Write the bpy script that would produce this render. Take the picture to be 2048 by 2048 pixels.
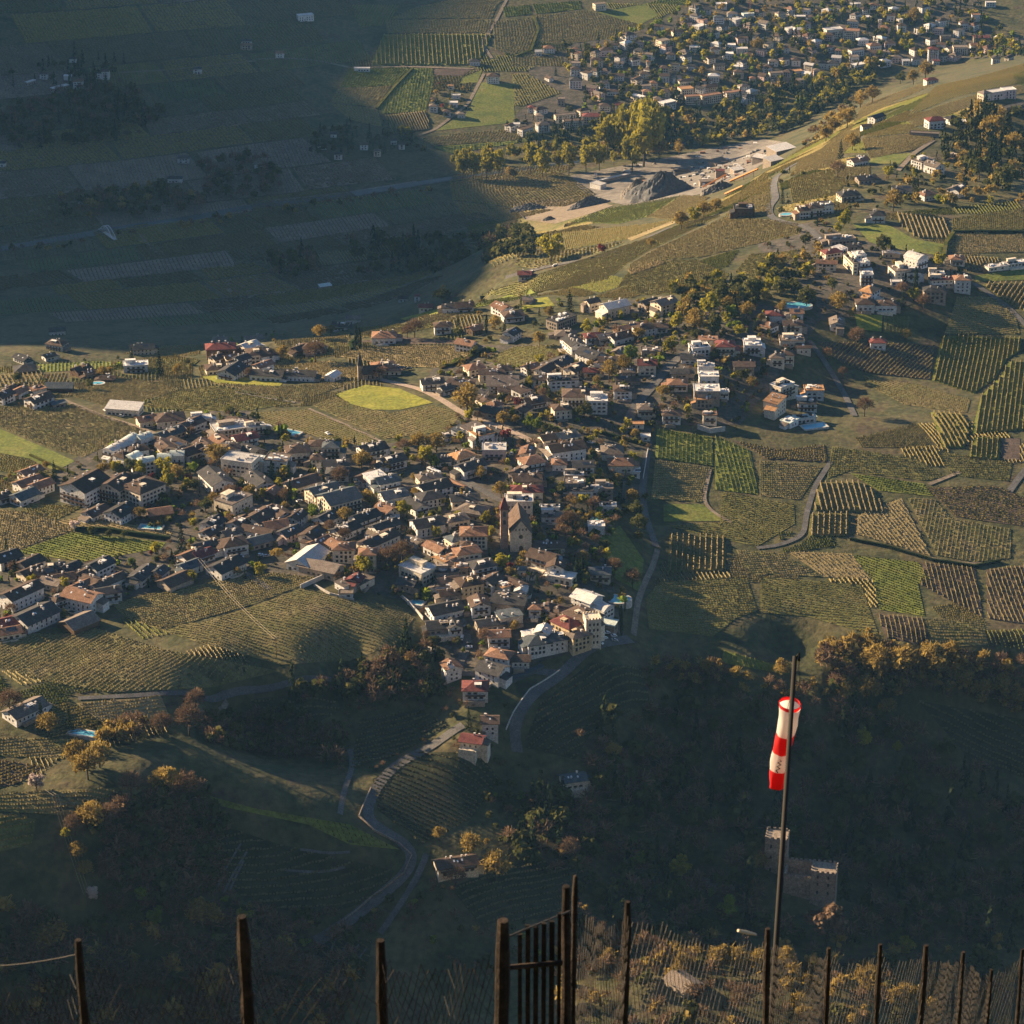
import bpy, math, random
import numpy as np
from mathutils import Vector, Matrix
from mathutils.geometry import delaunay_2d_cdt, tessellate_polygon

for _o in list(bpy.data.objects): bpy.data.objects.remove(_o)
scene = bpy.context.scene
COL = scene.collection
R_ = math.radians
random.seed(7); rng = np.random.default_rng(7)

# ================================================================ camera, sky, sun, exposure
HEAD_PITCH, HEAD_FOV = 24.5, 20.0
HEAD_SUN_EL, HEAD_SUN_AZ = 21.0, 25.0          # sun: low, from the left and a little ahead
cam_data = bpy.data.cameras.new("camera"); cam = bpy.data.objects.new("camera", cam_data); COL.objects.link(cam)
cam.location = (0, 0, 1360); cam.rotation_euler = (R_(90 - HEAD_PITCH), 0, 0)
cam_data.sensor_width = 36; cam_data.angle = R_(HEAD_FOV)
cam_data.clip_start = 0.5; cam_data.clip_end = 20000
cam_data.dof.use_dof = True; cam_data.dof.focus_distance = 1800; cam_data.dof.aperture_fstop = 9.0
scene.camera = cam

world = bpy.data.worlds.new("World"); scene.world = world; world.use_nodes = True
_nt = world.node_tree; _nt.nodes.clear()
_sky = _nt.nodes.new("ShaderNodeTexSky"); _sky.sky_type = 'NISHITA'; _sky.sun_disc = False
_sky.sun_elevation = R_(HEAD_SUN_EL); _sky.sun_rotation = R_(-(90 - HEAD_SUN_AZ)); _sky.altitude = 800
_sky.air_density = 0.75; _sky.dust_density = 0.3; _sky.ozone_density = 2.0
_bg = _nt.nodes.new("ShaderNodeBackground"); _bg.inputs[1].default_value = 0.05
_wo = _nt.nodes.new("ShaderNodeOutputWorld")
_nt.links.new(_sky.outputs[0], _bg.inputs[0]); _nt.links.new(_bg.outputs[0], _wo.inputs[0])

sun_data = bpy.data.lights.new("sun", 'SUN'); sun_data.energy = 5.0; sun_data.angle = R_(0.55); sun_data.color = (1.0, 0.74, 0.45)
sun_ob = bpy.data.objects.new("sun", sun_data); COL.objects.link(sun_ob)
_e, _a = R_(HEAD_SUN_EL), R_(HEAD_SUN_AZ)
_dir = Vector((-math.cos(_e) * math.cos(_a), math.cos(_e) * math.sin(_a), math.sin(_e)))
sun_ob.rotation_euler = _dir.to_track_quat('Z', 'Y').to_euler(); sun_ob.location = (-800, 500, 2000)

vs = scene.view_settings
scene.display_settings.display_device = 'sRGB'
vs.view_transform = 'Standard'; vs.look = 'None'; vs.gamma = 1.0; vs.use_curve_mapping = False
vs.exposure = 1.75
cy = scene.cycles
cy.use_denoising = True
try: cy.denoiser = 'OPENIMAGEDENOISE'
except Exception: pass
cy.max_bounces = 4; cy.diffuse_bounces = 2; cy.glossy_bounces = 2; cy.transmission_bounces = 3; cy.volume_bounces = 0; cy.transparent_max_bounces = 6
cy.caustics_reflective = False; cy.caustics_refractive = False
# ---------------------------------------------------------------- camera model + terrain (numpy only)
CAM = np.array([0.0, 0.0, 1360.0])
PITCH = 24.5            # degrees below the horizon
FOV = 20.0
FPX = 1024.0 / math.tan(math.radians(FOV / 2))   # focal length in photo pixels (photo 2048 wide)
SUN_EL, SUN_AZ = HEAD_SUN_EL, HEAD_SUN_AZ      # elevation; degrees ahead of the exact left
SUN = np.array([-math.cos(math.radians(SUN_EL)) * math.cos(math.radians(SUN_AZ)),
                math.cos(math.radians(SUN_EL)) * math.sin(math.radians(SUN_AZ)),
                math.sin(math.radians(SUN_EL))])
_p = math.radians(PITCH)
FWD = np.array([0, math.cos(_p), -math.sin(_p)])
UPV = np.array([0, math.sin(_p), math.cos(_p)])

def ray(px, py):
    d = FWD * FPX + np.array([1., 0, 0]) * (px - 1024.0) - UPV * (py - 1024.0)
    return d / np.linalg.norm(d)

def at_height(px, py, h):
    d = ray(px, py); t = (h - CAM[2]) / d[2]
    return CAM + d * t

def project(p):
    v = np.asarray(p, float) - CAM
    z = v @ FWD
    return 1024 + FPX * v[..., 0] / z, 1024 - FPX * (v @ UPV) / z, z

# control heights: photo pixel x, y, altitude (m)
CTRL = """
-150 0 440;0 0 430;250 0 418;500 0 408;800 0 396;1000 0 388;1300 0 376;1600 0 370;2048 0 368;2250 0 368
-150 100 412;0 100 402;250 100 392;500 100 382;800 100 374;1050 100 366;1350 100 358;1650 100 353;2048 90 360
-150 200 386;0 200 378;250 200 370;500 200 362;800 200 356;1000 200 352;1250 190 350;1450 150 346
0 300 360;250 300 352;500 300 348;800 290 343;1000 240 344;1250 230 343
-150 340 362;0 400 350;250 420 342;400 440 335;600 400 334;800 355 333;1000 320 333;1200 290 333;1400 265 333;1550 225 332;1660 170 334;1800 100 345
-100 500 340;200 490 338;500 490 338;700 460 338;850 420 338;1000 390 338;1130 370 340;1300 345 341;1420 305 341
0 580 352;250 570 350;500 560 348;700 540 347;900 500 345
-100 640 385;0 640 382;250 640 378;450 630 374;650 600 365;800 570 362;950 530 362
60 700 432;300 680 415;520 655 400;680 632 400;840 598 412
1180 580 590;1300 570 592;1420 560 596;1500 480 592;1560 440 592;1640 390 588
1600 530 603;1640 470 600;1700 420 598;1660 400 590;1750 340 588;1800 290 576;1880 250 566;1990 210 558;2048 200 556
1850 420 592;2000 420 590;2200 420 585;1950 330 570;2048 290 545;2250 280 500
1500 600 604;1600 620 602;1700 600 602;1800 560 602;1900 520 600;2048 520 596;2250 540 585
1400 650 606;1550 690 600;1650 690 594;1750 660 592;1850 640 590;1950 600 590;2048 620 587;2250 640 580
0 800 596;150 830 598;300 780 590;500 760 590;700 760 590;900 760 594;1000 700 594;850 680 588;1100 680 597;1200 650 598;1300 640 600
100 760 586;400 730 582;620 720 584;800 720 588
0 950 602;200 950 604;400 900 601;600 900 600;800 900 600;1000 900 602;1200 800 604;1300 780 605;1420 780 606
0 1100 606;200 1100 606;400 1050 605;600 1050 603;800 1030 602;1000 1050 603;1200 950 602;1280 900 600
1330 850 598;1450 850 596;1550 860 592;1600 820 588;1680 780 580;1720 740 582;1650 870 570;1600 900 574;1500 920 582;1400 930 588
1850 720 578;1950 700 576;2048 720 573;2250 740 565;1800 820 577;1900 830 578;2048 860 577;1750 900 578
1310 960 597;1400 1020 592;1500 1000 588;1600 960 583;1700 960 580;1850 950 576;2000 960 573;2200 980 568
0 1200 606;150 1220 604;350 1180 603;500 1150 602;700 1150 601;900 1150 600;1050 1130 600;1150 1120 599;1250 1080 594
0 1300 605;150 1320 602;300 1300 602;500 1280 600;650 1270 598;780 1250 595;840 1220 590;900 1230 592;1000 1250 592;1100 1270 590;1180 1250 590;1260 1200 590
1300 1100 591;1330 1180 588;1420 1120 587;1550 1100 584;1700 1080 577;1850 1080 572;2048 1070 564;2250 1060 554
1430 1210 585;1500 1200 583;1600 1210 580;1700 1200 577;1760 1250 566;1840 1200 567;2048 1200 550;2250 1200 500
1470 1250 562;1560 1270 552;1660 1290 545;1400 1290 572;1480 1330 563;1560 1355 557;1650 1375 550;1720 1390 548
1750 1330 552;1850 1330 545;2048 1330 528;1900 1450 470;2048 1500 452;2250 1400 440
60 1380 603;0 1400 602;-150 1350 606;150 1390 600;300 1370 601;380 1380 597;200 1335 604;450 1340 598;600 1330 596;750 1310 592
60 1450 599;0 1480 597;-200 1450 603;140 1480 595;200 1440 597;330 1440 592;450 1450 567;550 1430 571
700 1370 574;850 1340 578;950 1370 580;1050 1350 580;1000 1420 574;940 1480 570;850 1470 564;700 1500 560;600 1520 556;500 1500 558
0 1560 591;-200 1560 594;100 1530 593;200 1530 593;300 1520 592;360 1510 589;300 1475 588;150 1500 593;420 1560 580;520 1590 572;620 1620 563;700 1650 554;780 1680 547
300 1595 586;200 1625 585;100 1640 583;0 1670 580;420 1640 559;540 1680 549;650 1720 541;300 1640 573;200 1680 570;100 1700 571;0 1730 568;-150 1720 574;520 1605 570;520 1570 573;520 1550 574;620 1638 561;620 1580 565.5;700 1668 552.5;700 1610 557;780 1650 549.5;420 1535 582
250 1720 558;400 1750 547;550 1790 532;680 1790 526;150 1750 560;0 1780 558
740 1600 556;850 1600 549;900 1560 553;1000 1600 541;830 1690 543;900 1740 536;760 1800 522;640 1880 514;850 1820 524;1000 1750 530
300 1820 538;450 1850 526;100 1850 540;0 1900 530;200 1920 520;350 1960 508;550 1930 510;750 1950 504;900 1920 506
1100 1450 566;1200 1400 572;1300 1400 560;1250 1330 580;1350 1450 546;1150 1560 545;1050 1550 546;1250 1560 536;1400 1560 516;1550 1480 520;1650 1450 516
1550 1600 496;1700 1560 488;1850 1600 458;2048 1620 440;2250 1600 420;1150 1680 530;1280 1680 512;1400 1700 494;1100 1800 516
1560 1780 498;1620 1790 500;1680 1780 484;1500 1800 494;1600 1740 480;1750 1700 462;1900 1750 446;2048 1780 436;1600 1860 478;1450 1880 494;1300 1850 502
1250 1950 500;1380 1990 500;1550 1960 484;1750 1880 462;1900 1900 446;2048 1950 436;1100 1950 500;1000 2020 494;1380 2090 480;1700 2060 460;2048 2090 432
0 2060 490;300 2090 482;600 2080 482;800 2060 484
"""
# the hill's left flank: photo x, (y, altitude) of its crest, (y, altitude) of its foot; even slope between
FLANK = ((1000, 604, 589, 420, 338), (1100, 590, 590, 405, 340), (1200, 560, 590, 385, 341), (1300, 520, 590, 362, 342), (1400, 470, 587, 335, 342), (1480, 420, 583, 312, 342),
         (1550, 380, 580, 280, 341), (1620, 330, 574, 240, 338), (1700, 280, 564, 205, 336), (1800, 225, 552, 165, 338), (1920, 185, 545, 128, 342), (2048, 160, 540, 98, 345), (2230, 140, 535, 80, 348))
CREST = ((-150, 738), (0, 732), (110, 725), (250, 721), (330, 713), (430, 694), (530, 682), (620, 676), (700, 670), (760, 657), (810, 642), (860, 626), (910, 612), (960, 602))
def _controls():
    pts = []
    for px, py in CREST:      # the hill's far edge, with the ground falling away behind it
        P = at_height(px, py, 576 + 13 * max(0, px) / 1000)
        for d, z in ((-12, 0.5), (0, 0), (16, -8), (60, -32), (140, -76), (260, -136)): pts.append(P + np.array([0, d, z]))
    for px, ya, ha, yb, hb in FLANK:
        A, B = at_height(px, ya, ha), at_height(px, yb, hb)
        for f in (0, .2, .4, .6, .8, 1.0):
            pts.append(A + (B - A) * f)
    for tok in CTRL.replace("\n", ";").split(";"):
        tok = tok.strip()
        if tok:
            a, b, c = map(float, tok.split())
            if (a >= 1295 and b >= 880) or (a >= 1500 and b > 840) or (a > 1180 and b > 1380) or (a > 1700 and b > 700): continue      # shaped below
            pts.append(at_height(a, b, c))
    P = np.array(pts)
    extra = []
    # the vineyard slope right of the village: a gentle plane, then a steep wooded ravine side
    x0, y0 = 82.0, 1779.0
    plane = lambda x, y: 595 - 0.05 * (x - x0) + (0.085 if y < y0 else 0.05) * (y - y0)
    for x in (85, 120, 160, 200, 240, 280, 325, 380, 450):
        for y in (1545, 1585, 1630, 1680, 1730, 1775, 1830):
            if (x < 200 and y > 1800) or (x < 240 and y == 1830): continue
            if x in (120, 160, 200) and y in (1545, 1585): continue
            extra.append((x, y, plane(x, y)))
        for y, dz in ((1522, -7), (1495, -24), (1465, -40), (1430, -55), (1390, -68), (1340, -80), (1290, -92), (1220, -110)):
            if not (y < 1300 and x < 220): extra.append((x, y, plane(x, 1545) + dz - 0.16 * (x - 85)))
    for x, y, dz in ((122, 1548, -1), (148, 1560, -1), (165, 1575, -1), (190, 1566, -2), (208, 1552, -3), (140, 1530, -4), (165, 1538, -9), (185, 1530, -9), (160, 1556, -13), (178, 1553, -13), (165, 1596, 0), (205, 1590, 0), (125, 1590, 0), (150, 1508, -9), (185, 1510, -12)):
        extra.append((x, y, plane(x, y) + dz))          # the hollow above the ravine with its rim
    for x, y, z in ((-10, 1280, 503), (40, 1275, 507), (90, 1275, 508), (140, 1275, 504), (190, 1275, 492), (-10, 1245, 498), (40, 1240, 502), (90, 1240, 503), (140, 1240, 498), (190, 1240, 482), (60, 1190, 492), (140, 1190, 484)): extra.append((x, y, z))      # knoll added at the foot of the viewer's slope so its bushes catch sun
    for x, y in ((138, 1392), (152, 1396), (164, 1386), (120, 1400)): extra.append((x, y, plane(x, 1545) - 62 - 0.16 * (x - 85) + 4))
    # hillside below the camera: it stays under the picture's lower edge
    for x in (-420, -200, 0, 200, 420):
        for y, z in ((-150, 1372), (-40, 1368), (0, 1357.5), (20, 1343.9), (40, 1328.5), (60, 1312.5), (200, 1210), (450, 1022), (700, 838), (900, 690), (1000, 612), (1080, 540)):
            extra.append((x, y, z - abs(x) * 0.02))
    # valley and slopes outside the frame
    for x, y, z in ((-900, 1500, 560), (-900, 1900, 560), (-700, 1300, 560), (-900, 2300, 480), (-900, 2700, 370), (-1000, 3200, 400), (-1100, 3800, 470),
                    (900, 1400, 380), (900, 1800, 430), (900, 2300, 470), (950, 2800, 480), (1000, 3400, 400), (1100, 4200, 420), (0, 4500, 450), (-600, 4500, 500), (600, 4500, 420),
                    (600, 1100, 400), (-500, 1100, 560), (1600, 1500, 340), (1600, 3000, 380), (1700, 4300, 420)):
        extra.append((x, y, z))
    return np.vstack([P, np.array(extra, float)])

XS = np.concatenate([np.arange(-3600, -900, 90.), np.arange(-900, -480, 14.), np.arange(-480, 480, 6.), np.arange(480, 960, 14.), np.arange(960, 2300, 90.)])
YS = np.concatenate([np.arange(-300, 80, 5.), np.arange(80, 1040, 20.), np.arange(1040, 2320, 6.), np.arange(2320, 4200, 10.), np.arange(4200, 7000, 110.)])

# skyline of the mountain to the left (outside the frame): it shades the valley. photo pixels on the edge of its shadow
SHADE_EDGE = [(905, 5), (870, 45), (800, 100), (690, 165), (665, 190), (735, 235), (800, 268), (860, 300), (905, 345), (955, 400), (1010, 445), (1005, 500), (985, 545)]
RIDGE_X = -1900.0

def build_terrain():
    C = _controls()
    # one height per spot: drop near-duplicates
    n = len(C)
    d = np.hypot(C[:, None, 0] - C[None, :, 0], C[:, None, 1] - C[None, :, 1])
    keep = [i for i in range(n) if not any(d[i, j] < 4 for j in range(i))]
    C = C[keep]; n = len(C)
    d = np.hypot(C[:, None, 0] - C[None, :, 0], C[:, None, 1] - C[None, :, 1])
    A = np.zeros((n + 3, n + 3)); A[:n, :n] = np.sqrt(d * d + 8.0 ** 2) + np.eye(n) * 0.0
    A[:n, :n] -= np.eye(n) * 2.5      # slight smoothing
    Pm = np.c_[np.ones(n), C[:, :2] / 1000]; A[:n, n:] = Pm; A[n:, :n] = Pm.T
    w = np.linalg.solve(A, np.r_[C[:, 2], 0, 0, 0])
    X, Y = np.meshgrid(XS, YS)
    Z = np.zeros_like(X)
    xf, yf = X.ravel(), Y.ravel(); zf = np.zeros(xf.size)
    for s in range(0, xf.size, 20000):
        e = s + 20000
        r = np.sqrt((xf[s:e, None] - C[None, :, 0]) ** 2 + (yf[s:e, None] - C[None, :, 1]) ** 2 + 64.0)
        zf[s:e] = r @ w[:n] + w[n] + w[n + 1] * xf[s:e] / 1000 + w[n + 2] * yf[s:e] / 1000
    Z = zf.reshape(X.shape)
    # keep the far outside tame
    Z = np.clip(Z, 320, 1376)
    Z = np.where(Y > 4000, np.minimum(Z, 640), Z)
    Z = np.where((X < -700) & (Y > 1200), np.minimum(Z, 620), Z)
    for k in range(2):      # soften creases
        Zs = Z.copy()
        Zs[1:-1, 1:-1] = (Z[1:-1, 1:-1] * 4 + Z[:-2, 1:-1] + Z[2:, 1:-1] + Z[1:-1, :-2] + Z[1:-1, 2:]) / 8
        Z = Zs
    return X, Y, Z

def ridge_profile(hf):
    pr = []
    for px, py in SHADE_EDGE:
        p = hf.cast(px, py)
        t = (p[0] - RIDGE_X) / -SUN[0]
        q = p + SUN * t
        pr.append((q[1], q[2]))
    return pr

class HF:
    def __init__(s, X, Y, Z): s.Z = Z
    def h(s, x, y):
        x = np.atleast_1d(np.asarray(x, float)); y = np.atleast_1d(np.asarray(y, float))
        i = np.clip(np.searchsorted(XS, x) - 1, 0, len(XS) - 2); j = np.clip(np.searchsorted(YS, y) - 1, 0, len(YS) - 2)
        u = np.clip((x - XS[i]) / (XS[i + 1] - XS[i]), 0, 1); v = np.clip((y - YS[j]) / (YS[j + 1] - YS[j]), 0, 1)
        a, b, c, d = s.Z[j, i], s.Z[j, i + 1], s.Z[j + 1, i + 1], s.Z[j + 1, i]
        # the same diagonal as the mesh: (i,j)-(i+1,j+1)
        return np.where(u >= v, a + (b - a) * u + (c - b) * v, a + (c - d) * u + (d - a) * v)
    def cast_many(s, P, off=0.0, t0=900.0, t1=5200.0, n=900):
        """first hit of the sight lines through photo pixels P (N,2) with the ground raised by off; NaN when none"""
        P = np.asarray(P, float); off = np.broadcast_to(np.asarray(off, float), (len(P),))
        D = FWD[None] * FPX + np.array([[1., 0, 0]]) * (P[:, :1] - 1024) - UPV[None] * (P[:, 1:] - 1024)
        D /= np.linalg.norm(D, axis=1)[:, None]
        ts = np.linspace(t0, t1, n)
        out = np.full((len(P), 3), np.nan)
        alive = np.ones(len(P), bool); tp = np.full(len(P), t0)
        hit = np.full(len(P), np.nan); lo = np.full(len(P), t0)
        for t in ts:
            q = CAM + D * t
            below = q[:, 2] < s.h(q[:, 0], q[:, 1]) + off
            new = alive & below
            hit[new] = t; alive &= ~below; lo[alive] = t
            if not alive.any(): break
        ok = ~np.isnan(hit); hi = hit.copy()
        for _ in range(14):
            m = (lo + hi) / 2
            q = CAM + D * m[:, None]
            below = q[:, 2] < s.h(q[:, 0], q[:, 1]) + off
            hi = np.where(below, m, hi); lo = np.where(below, lo, m)
        q = CAM + D * hi[:, None]
        out[ok] = q[ok]
        out[ok, 2] = s.h(out[ok, 0], out[ok, 1])
        return out
    def cast(s, px, py, off=0.0):
        return s.cast_many([(px, py)], off)[0]

def make_hf():
    X, Y, Z = build_terrain()
    hf = HF(X, Y, Z)
    pr = sorted(ridge_profile(hf))
    ys = [a for a, b in pr]; zs = [b for a, b in pr]
    ys = [1200, 2600, 3000] + ys + [ys[-1] + 500, 7000]; zs = [760, 900, 960] + zs + [zs[-1] + 120, zs[-1] + 300]
    o = np.argsort(ys); ys = np.array(ys)[o]; zs = np.array(zs)[o]
    crest = np.interp(Y, ys, zs)
    # a mountain flank rising from the valley's left side to that skyline, and falling again behind it
    f = np.clip((-1250 - X) / (-1250 - RIDGE_X), 0, None)
    f = np.where(f <= 1, f, np.clip(2 - f, -0.4, 1))
    k = f * f * (3 - 2 * f) * (f > 0) + np.minimum(f, 0) * 0
    M = np.minimum(Z, 620) * (1 - k) + crest * k
    M = np.where(X < -1250, np.where(X < RIDGE_X, crest - (RIDGE_X - X) * 0.35, M), Z)
    hf.Z = np.clip(M, 300, 1600)
    return X, Y, hf
# ================================================================ terrain object
X_, Y_, hf = make_hf()

def link(o, parent=None):
    COL.objects.link(o)
    if parent is not None: o.parent = parent
    return o

def mesh_np(name, verts, faces, mats=(), smooth=False, mat_idx=None):
    """mesh from arrays; faces all of one size or a list"""
    me = bpy.data.meshes.new(name)
    V = np.asarray(verts, np.float32)
    if isinstance(faces, np.ndarray):
        n, k = faces.shape
        me.vertices.add(len(V)); me.vertices.foreach_set("co", V.ravel())
        me.loops.add(n * k); me.loops.foreach_set("vertex_index", faces.astype(np.int32).ravel())
        me.polygons.add(n); me.polygons.foreach_set("loop_start", np.arange(0, n * k, k, dtype=np.int32))
        me.polygons.foreach_set("loop_total", np.full(n, k, np.int32))
        me.update(calc_edges=True)
    else:
        me.from_pydata(V.tolist(), [], faces); me.update()
    for m in mats: me.materials.append(m)
    if mat_idx is not None: me.polygons.foreach_set("material_index", np.asarray(mat_idx, np.int32))
    if smooth: me.polygons.foreach_set("use_smooth", np.ones(len(me.polygons), bool))
    return me

def tag(o, label=None, cat=None, group=None, kind=None):
    if label: o["label"] = label
    if cat: o["category"] = cat
    if group: o["group"] = group
    if kind: o["kind"] = kind
    return o

# ---------------------------------------------------------------- materials
MATS = {}
def nodes(name):
    m = bpy.data.materials.new(name); m.use_nodes = True
    nt = m.node_tree; nt.nodes.clear()
    out = nt.nodes.new("ShaderNodeOutputMaterial"); b = nt.nodes.new("ShaderNodeBsdfPrincipled")
    nt.links.new(b.outputs[0], out.inputs[0])
    MATS[name] = m
    return m, nt, b
def ramp(nt, stops):
    r = nt.nodes.new("ShaderNodeValToRGB"); cr = r.color_ramp
    while len(cr.elements) < len(stops): cr.elements.new(0.5)
    for e, (p, c) in zip(cr.elements, stops): e.position = p; e.color = (*c, 1)
    return r
def noise_mat(name, cols, scale=0.05, detail=4, rough=0.9, bump=0.0, scale2=None, var=0.0, spec=0.2, bscale=None, coord='world', dist=0.3):
    """colour from 1-2 noises between the given colours; var: random lightness per object"""
    m, nt, b = nodes(name)
    if coord == 'world':
        g = nt.nodes.new("ShaderNodeNewGeometry"); co = g.outputs["Position"]
    else:
        g = nt.nodes.new("ShaderNodeTexCoord"); co = g.outputs["Object"]
    n = nt.nodes.new("ShaderNodeTexNoise"); n.inputs["Scale"].default_value = scale; n.inputs["Detail"].default_value = detail; n.inputs["Roughness"].default_value = 0.62
    n.inputs["Distortion"].default_value = dist
    nt.links.new(co, n.inputs["Vector"])
    k = len(cols); r = ramp(nt, [(0.32 + 0.36 * i / max(1, k - 1), c) for i, c in enumerate(cols)])
    nt.links.new(n.outputs["Fac"], r.inputs["Fac"])
    col = r.outputs["Color"]
    if scale2:
        n2 = nt.nodes.new("ShaderNodeTexNoise"); n2.inputs["Scale"].default_value = scale2; n2.inputs["Detail"].default_value = 3; nt.links.new(co, n2.inputs["Vector"])
        mr = nt.nodes.new("ShaderNodeMapRange"); mr.inputs[1].default_value = 0.3; mr.inputs[2].default_value = 0.7; mr.inputs[3].default_value = 0.62; mr.inputs[4].default_value = 1.3
        nt.links.new(n2.outputs["Fac"], mr.inputs[0])
        mx = nt.nodes.new("ShaderNodeMix"); mx.data_type = 'RGBA'; mx.blend_type = 'MULTIPLY'; mx.inputs[0].default_value = 1
        nt.links.new(col, mx.inputs[6]); nt.links.new(mr.outputs[0], mx.inputs[7]); col = mx.outputs[2]
    if var:
        oi = nt.nodes.new("ShaderNodeObjectInfo"); mr = nt.nodes.new("ShaderNodeMapRange"); mr.inputs[3].default_value = 1 - var; mr.inputs[4].default_value = 1 + var
        nt.links.new(oi.outputs["Random"], mr.inputs[0])
        mx = nt.nodes.new("ShaderNodeMix"); mx.data_type = 'RGBA'; mx.blend_type = 'MULTIPLY'; mx.inputs[0].default_value = 1
        nt.links.new(col, mx.inputs[6]); nt.links.new(mr.outputs[0], mx.inputs[7]); col = mx.outputs[2]
    nt.links.new(col, b.inputs["Base Color"])
    b.inputs["Roughness"].default_value = rough; b.inputs["Specular IOR Level"].default_value = spec
    if bump:
        nb = nt.nodes.new("ShaderNodeTexNoise"); nb.inputs["Scale"].default_value = bscale or scale * 6; nb.inputs["Detail"].default_value = 4; nt.links.new(co, nb.inputs["Vector"])
        bp = nt.nodes.new("ShaderNodeBump"); bp.inputs["Strength"].default_value = 1.0; bp.inputs["Distance"].default_value = bump
        nt.links.new(nb.outputs["Fac"], bp.inputs["Height"]); nt.links.new(bp.outputs[0], b.inputs["Normal"])
    return m

noise_mat("terrain", [(0.034, 0.040, 0.016), (0.060, 0.062, 0.024), (0.090, 0.080, 0.036), (0.070, 0.052, 0.030)], scale=0.035, scale2=0.25, bump=0.8, bscale=0.22)

_nx, _ny = len(XS), len(YS)
_V = np.c_[X_.ravel(), Y_.ravel(), hf.Z.ravel()]
_i, _j = np.meshgrid(np.arange(_nx - 1), np.arange(_ny - 1)); _k = (_j * _nx + _i).ravel()
_F = np.vstack([np.c_[_k, _k + 1, _k + _nx + 1], np.c_[_k, _k + _nx + 1, _k + _nx]])
terrain = link(bpy.data.objects.new("terrain", mesh_np("terrain", _V, _F, [MATS["terrain"]], smooth=True)))
tag(terrain, "hilly ground with ravines, village hill and valley floor", kind="structure")
# ================================================================ fields, vineyards, roads
def gmat(name, a, b, c, s=0.05): return noise_mat(name, [a, b, c], scale=s, scale2=0.45, bump=0.25, bscale=0.6)
gmat("g_tan", (0.105, 0.110, 0.032), (0.150, 0.134, 0.050), (0.200, 0.158, 0.080))
gmat("g_olv", (0.090, 0.095, 0.026), (0.130, 0.128, 0.038), (0.175, 0.155, 0.056))
gmat("g_grn", (0.095, 0.122, 0.020), (0.140, 0.165, 0.029), (0.185, 0.185, 0.045))
gmat("g_dry", (0.165, 0.130, 0.058), (0.225, 0.175, 0.082), (0.275, 0.215, 0.11))
gmat("g_soil", (0.060, 0.044, 0.034), (0.085, 0.062, 0.048), (0.11, 0.08, 0.06))
gmat("g_mead", (0.145, 0.16, 0.024), (0.20, 0.205, 0.028), (0.255, 0.235, 0.040), 0.06)
gmat("g_mown", (0.080, 0.105, 0.020), (0.12, 0.14, 0.026), (0.155, 0.15, 0.040))
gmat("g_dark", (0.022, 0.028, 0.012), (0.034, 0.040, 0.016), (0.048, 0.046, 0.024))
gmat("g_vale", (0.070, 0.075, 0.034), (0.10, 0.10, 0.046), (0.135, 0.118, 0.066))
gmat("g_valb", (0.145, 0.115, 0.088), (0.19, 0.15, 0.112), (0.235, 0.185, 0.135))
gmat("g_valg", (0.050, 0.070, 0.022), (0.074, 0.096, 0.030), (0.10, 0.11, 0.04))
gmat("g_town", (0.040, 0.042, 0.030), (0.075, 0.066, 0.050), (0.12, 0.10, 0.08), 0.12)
noise_mat("v_tan", [(0.22, 0.185, 0.085), (0.33, 0.275, 0.125), (0.42, 0.345, 0.18)], scale=0.6, rough=0.95, scale2=2.0)
noise_mat("v_olv", [(0.19, 0.17, 0.055), (0.29, 0.24, 0.09), (0.38, 0.30, 0.13)], scale=0.6, rough=0.95, scale2=2.0)
noise_mat("v_grn", [(0.10, 0.125, 0.025), (0.17, 0.18, 0.04), (0.22, 0.20, 0.06)], scale=0.6, rough=0.95, scale2=2.0)
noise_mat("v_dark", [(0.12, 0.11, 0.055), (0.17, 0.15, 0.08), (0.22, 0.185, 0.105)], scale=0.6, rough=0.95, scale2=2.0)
noise_mat("v_pale", [(0.26, 0.215, 0.105), (0.35, 0.28, 0.145), (0.42, 0.34, 0.19)], scale=0.6, rough=0.95, scale2=2.0)

for _q in ("v_tan", "v_olv", "v_grn", "v_dark", "v_pale"):      # thin canes and young leaves glow when the low sun stands behind them
    _t = MATS[_q].node_tree; _b = [n for n in _t.nodes if n.type == 'BSDF_PRINCIPLED'][0]; _o = [n for n in _t.nodes if n.type == 'OUTPUT_MATERIAL'][0]
    _tr = _t.nodes.new("ShaderNodeBsdfTranslucent"); _mx = _t.nodes.new("ShaderNodeMixShader"); _mx.inputs[0].default_value = .42
    _t.links.new(_b.inputs["Base Color"].links[0].from_socket, _tr.inputs[0]); _t.links.new(_b.outputs[0], _mx.inputs[1]); _t.links.new(_tr.outputs[0], _mx.inputs[2]); _t.links.new(_mx.outputs[0], _o.inputs[0])
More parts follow.
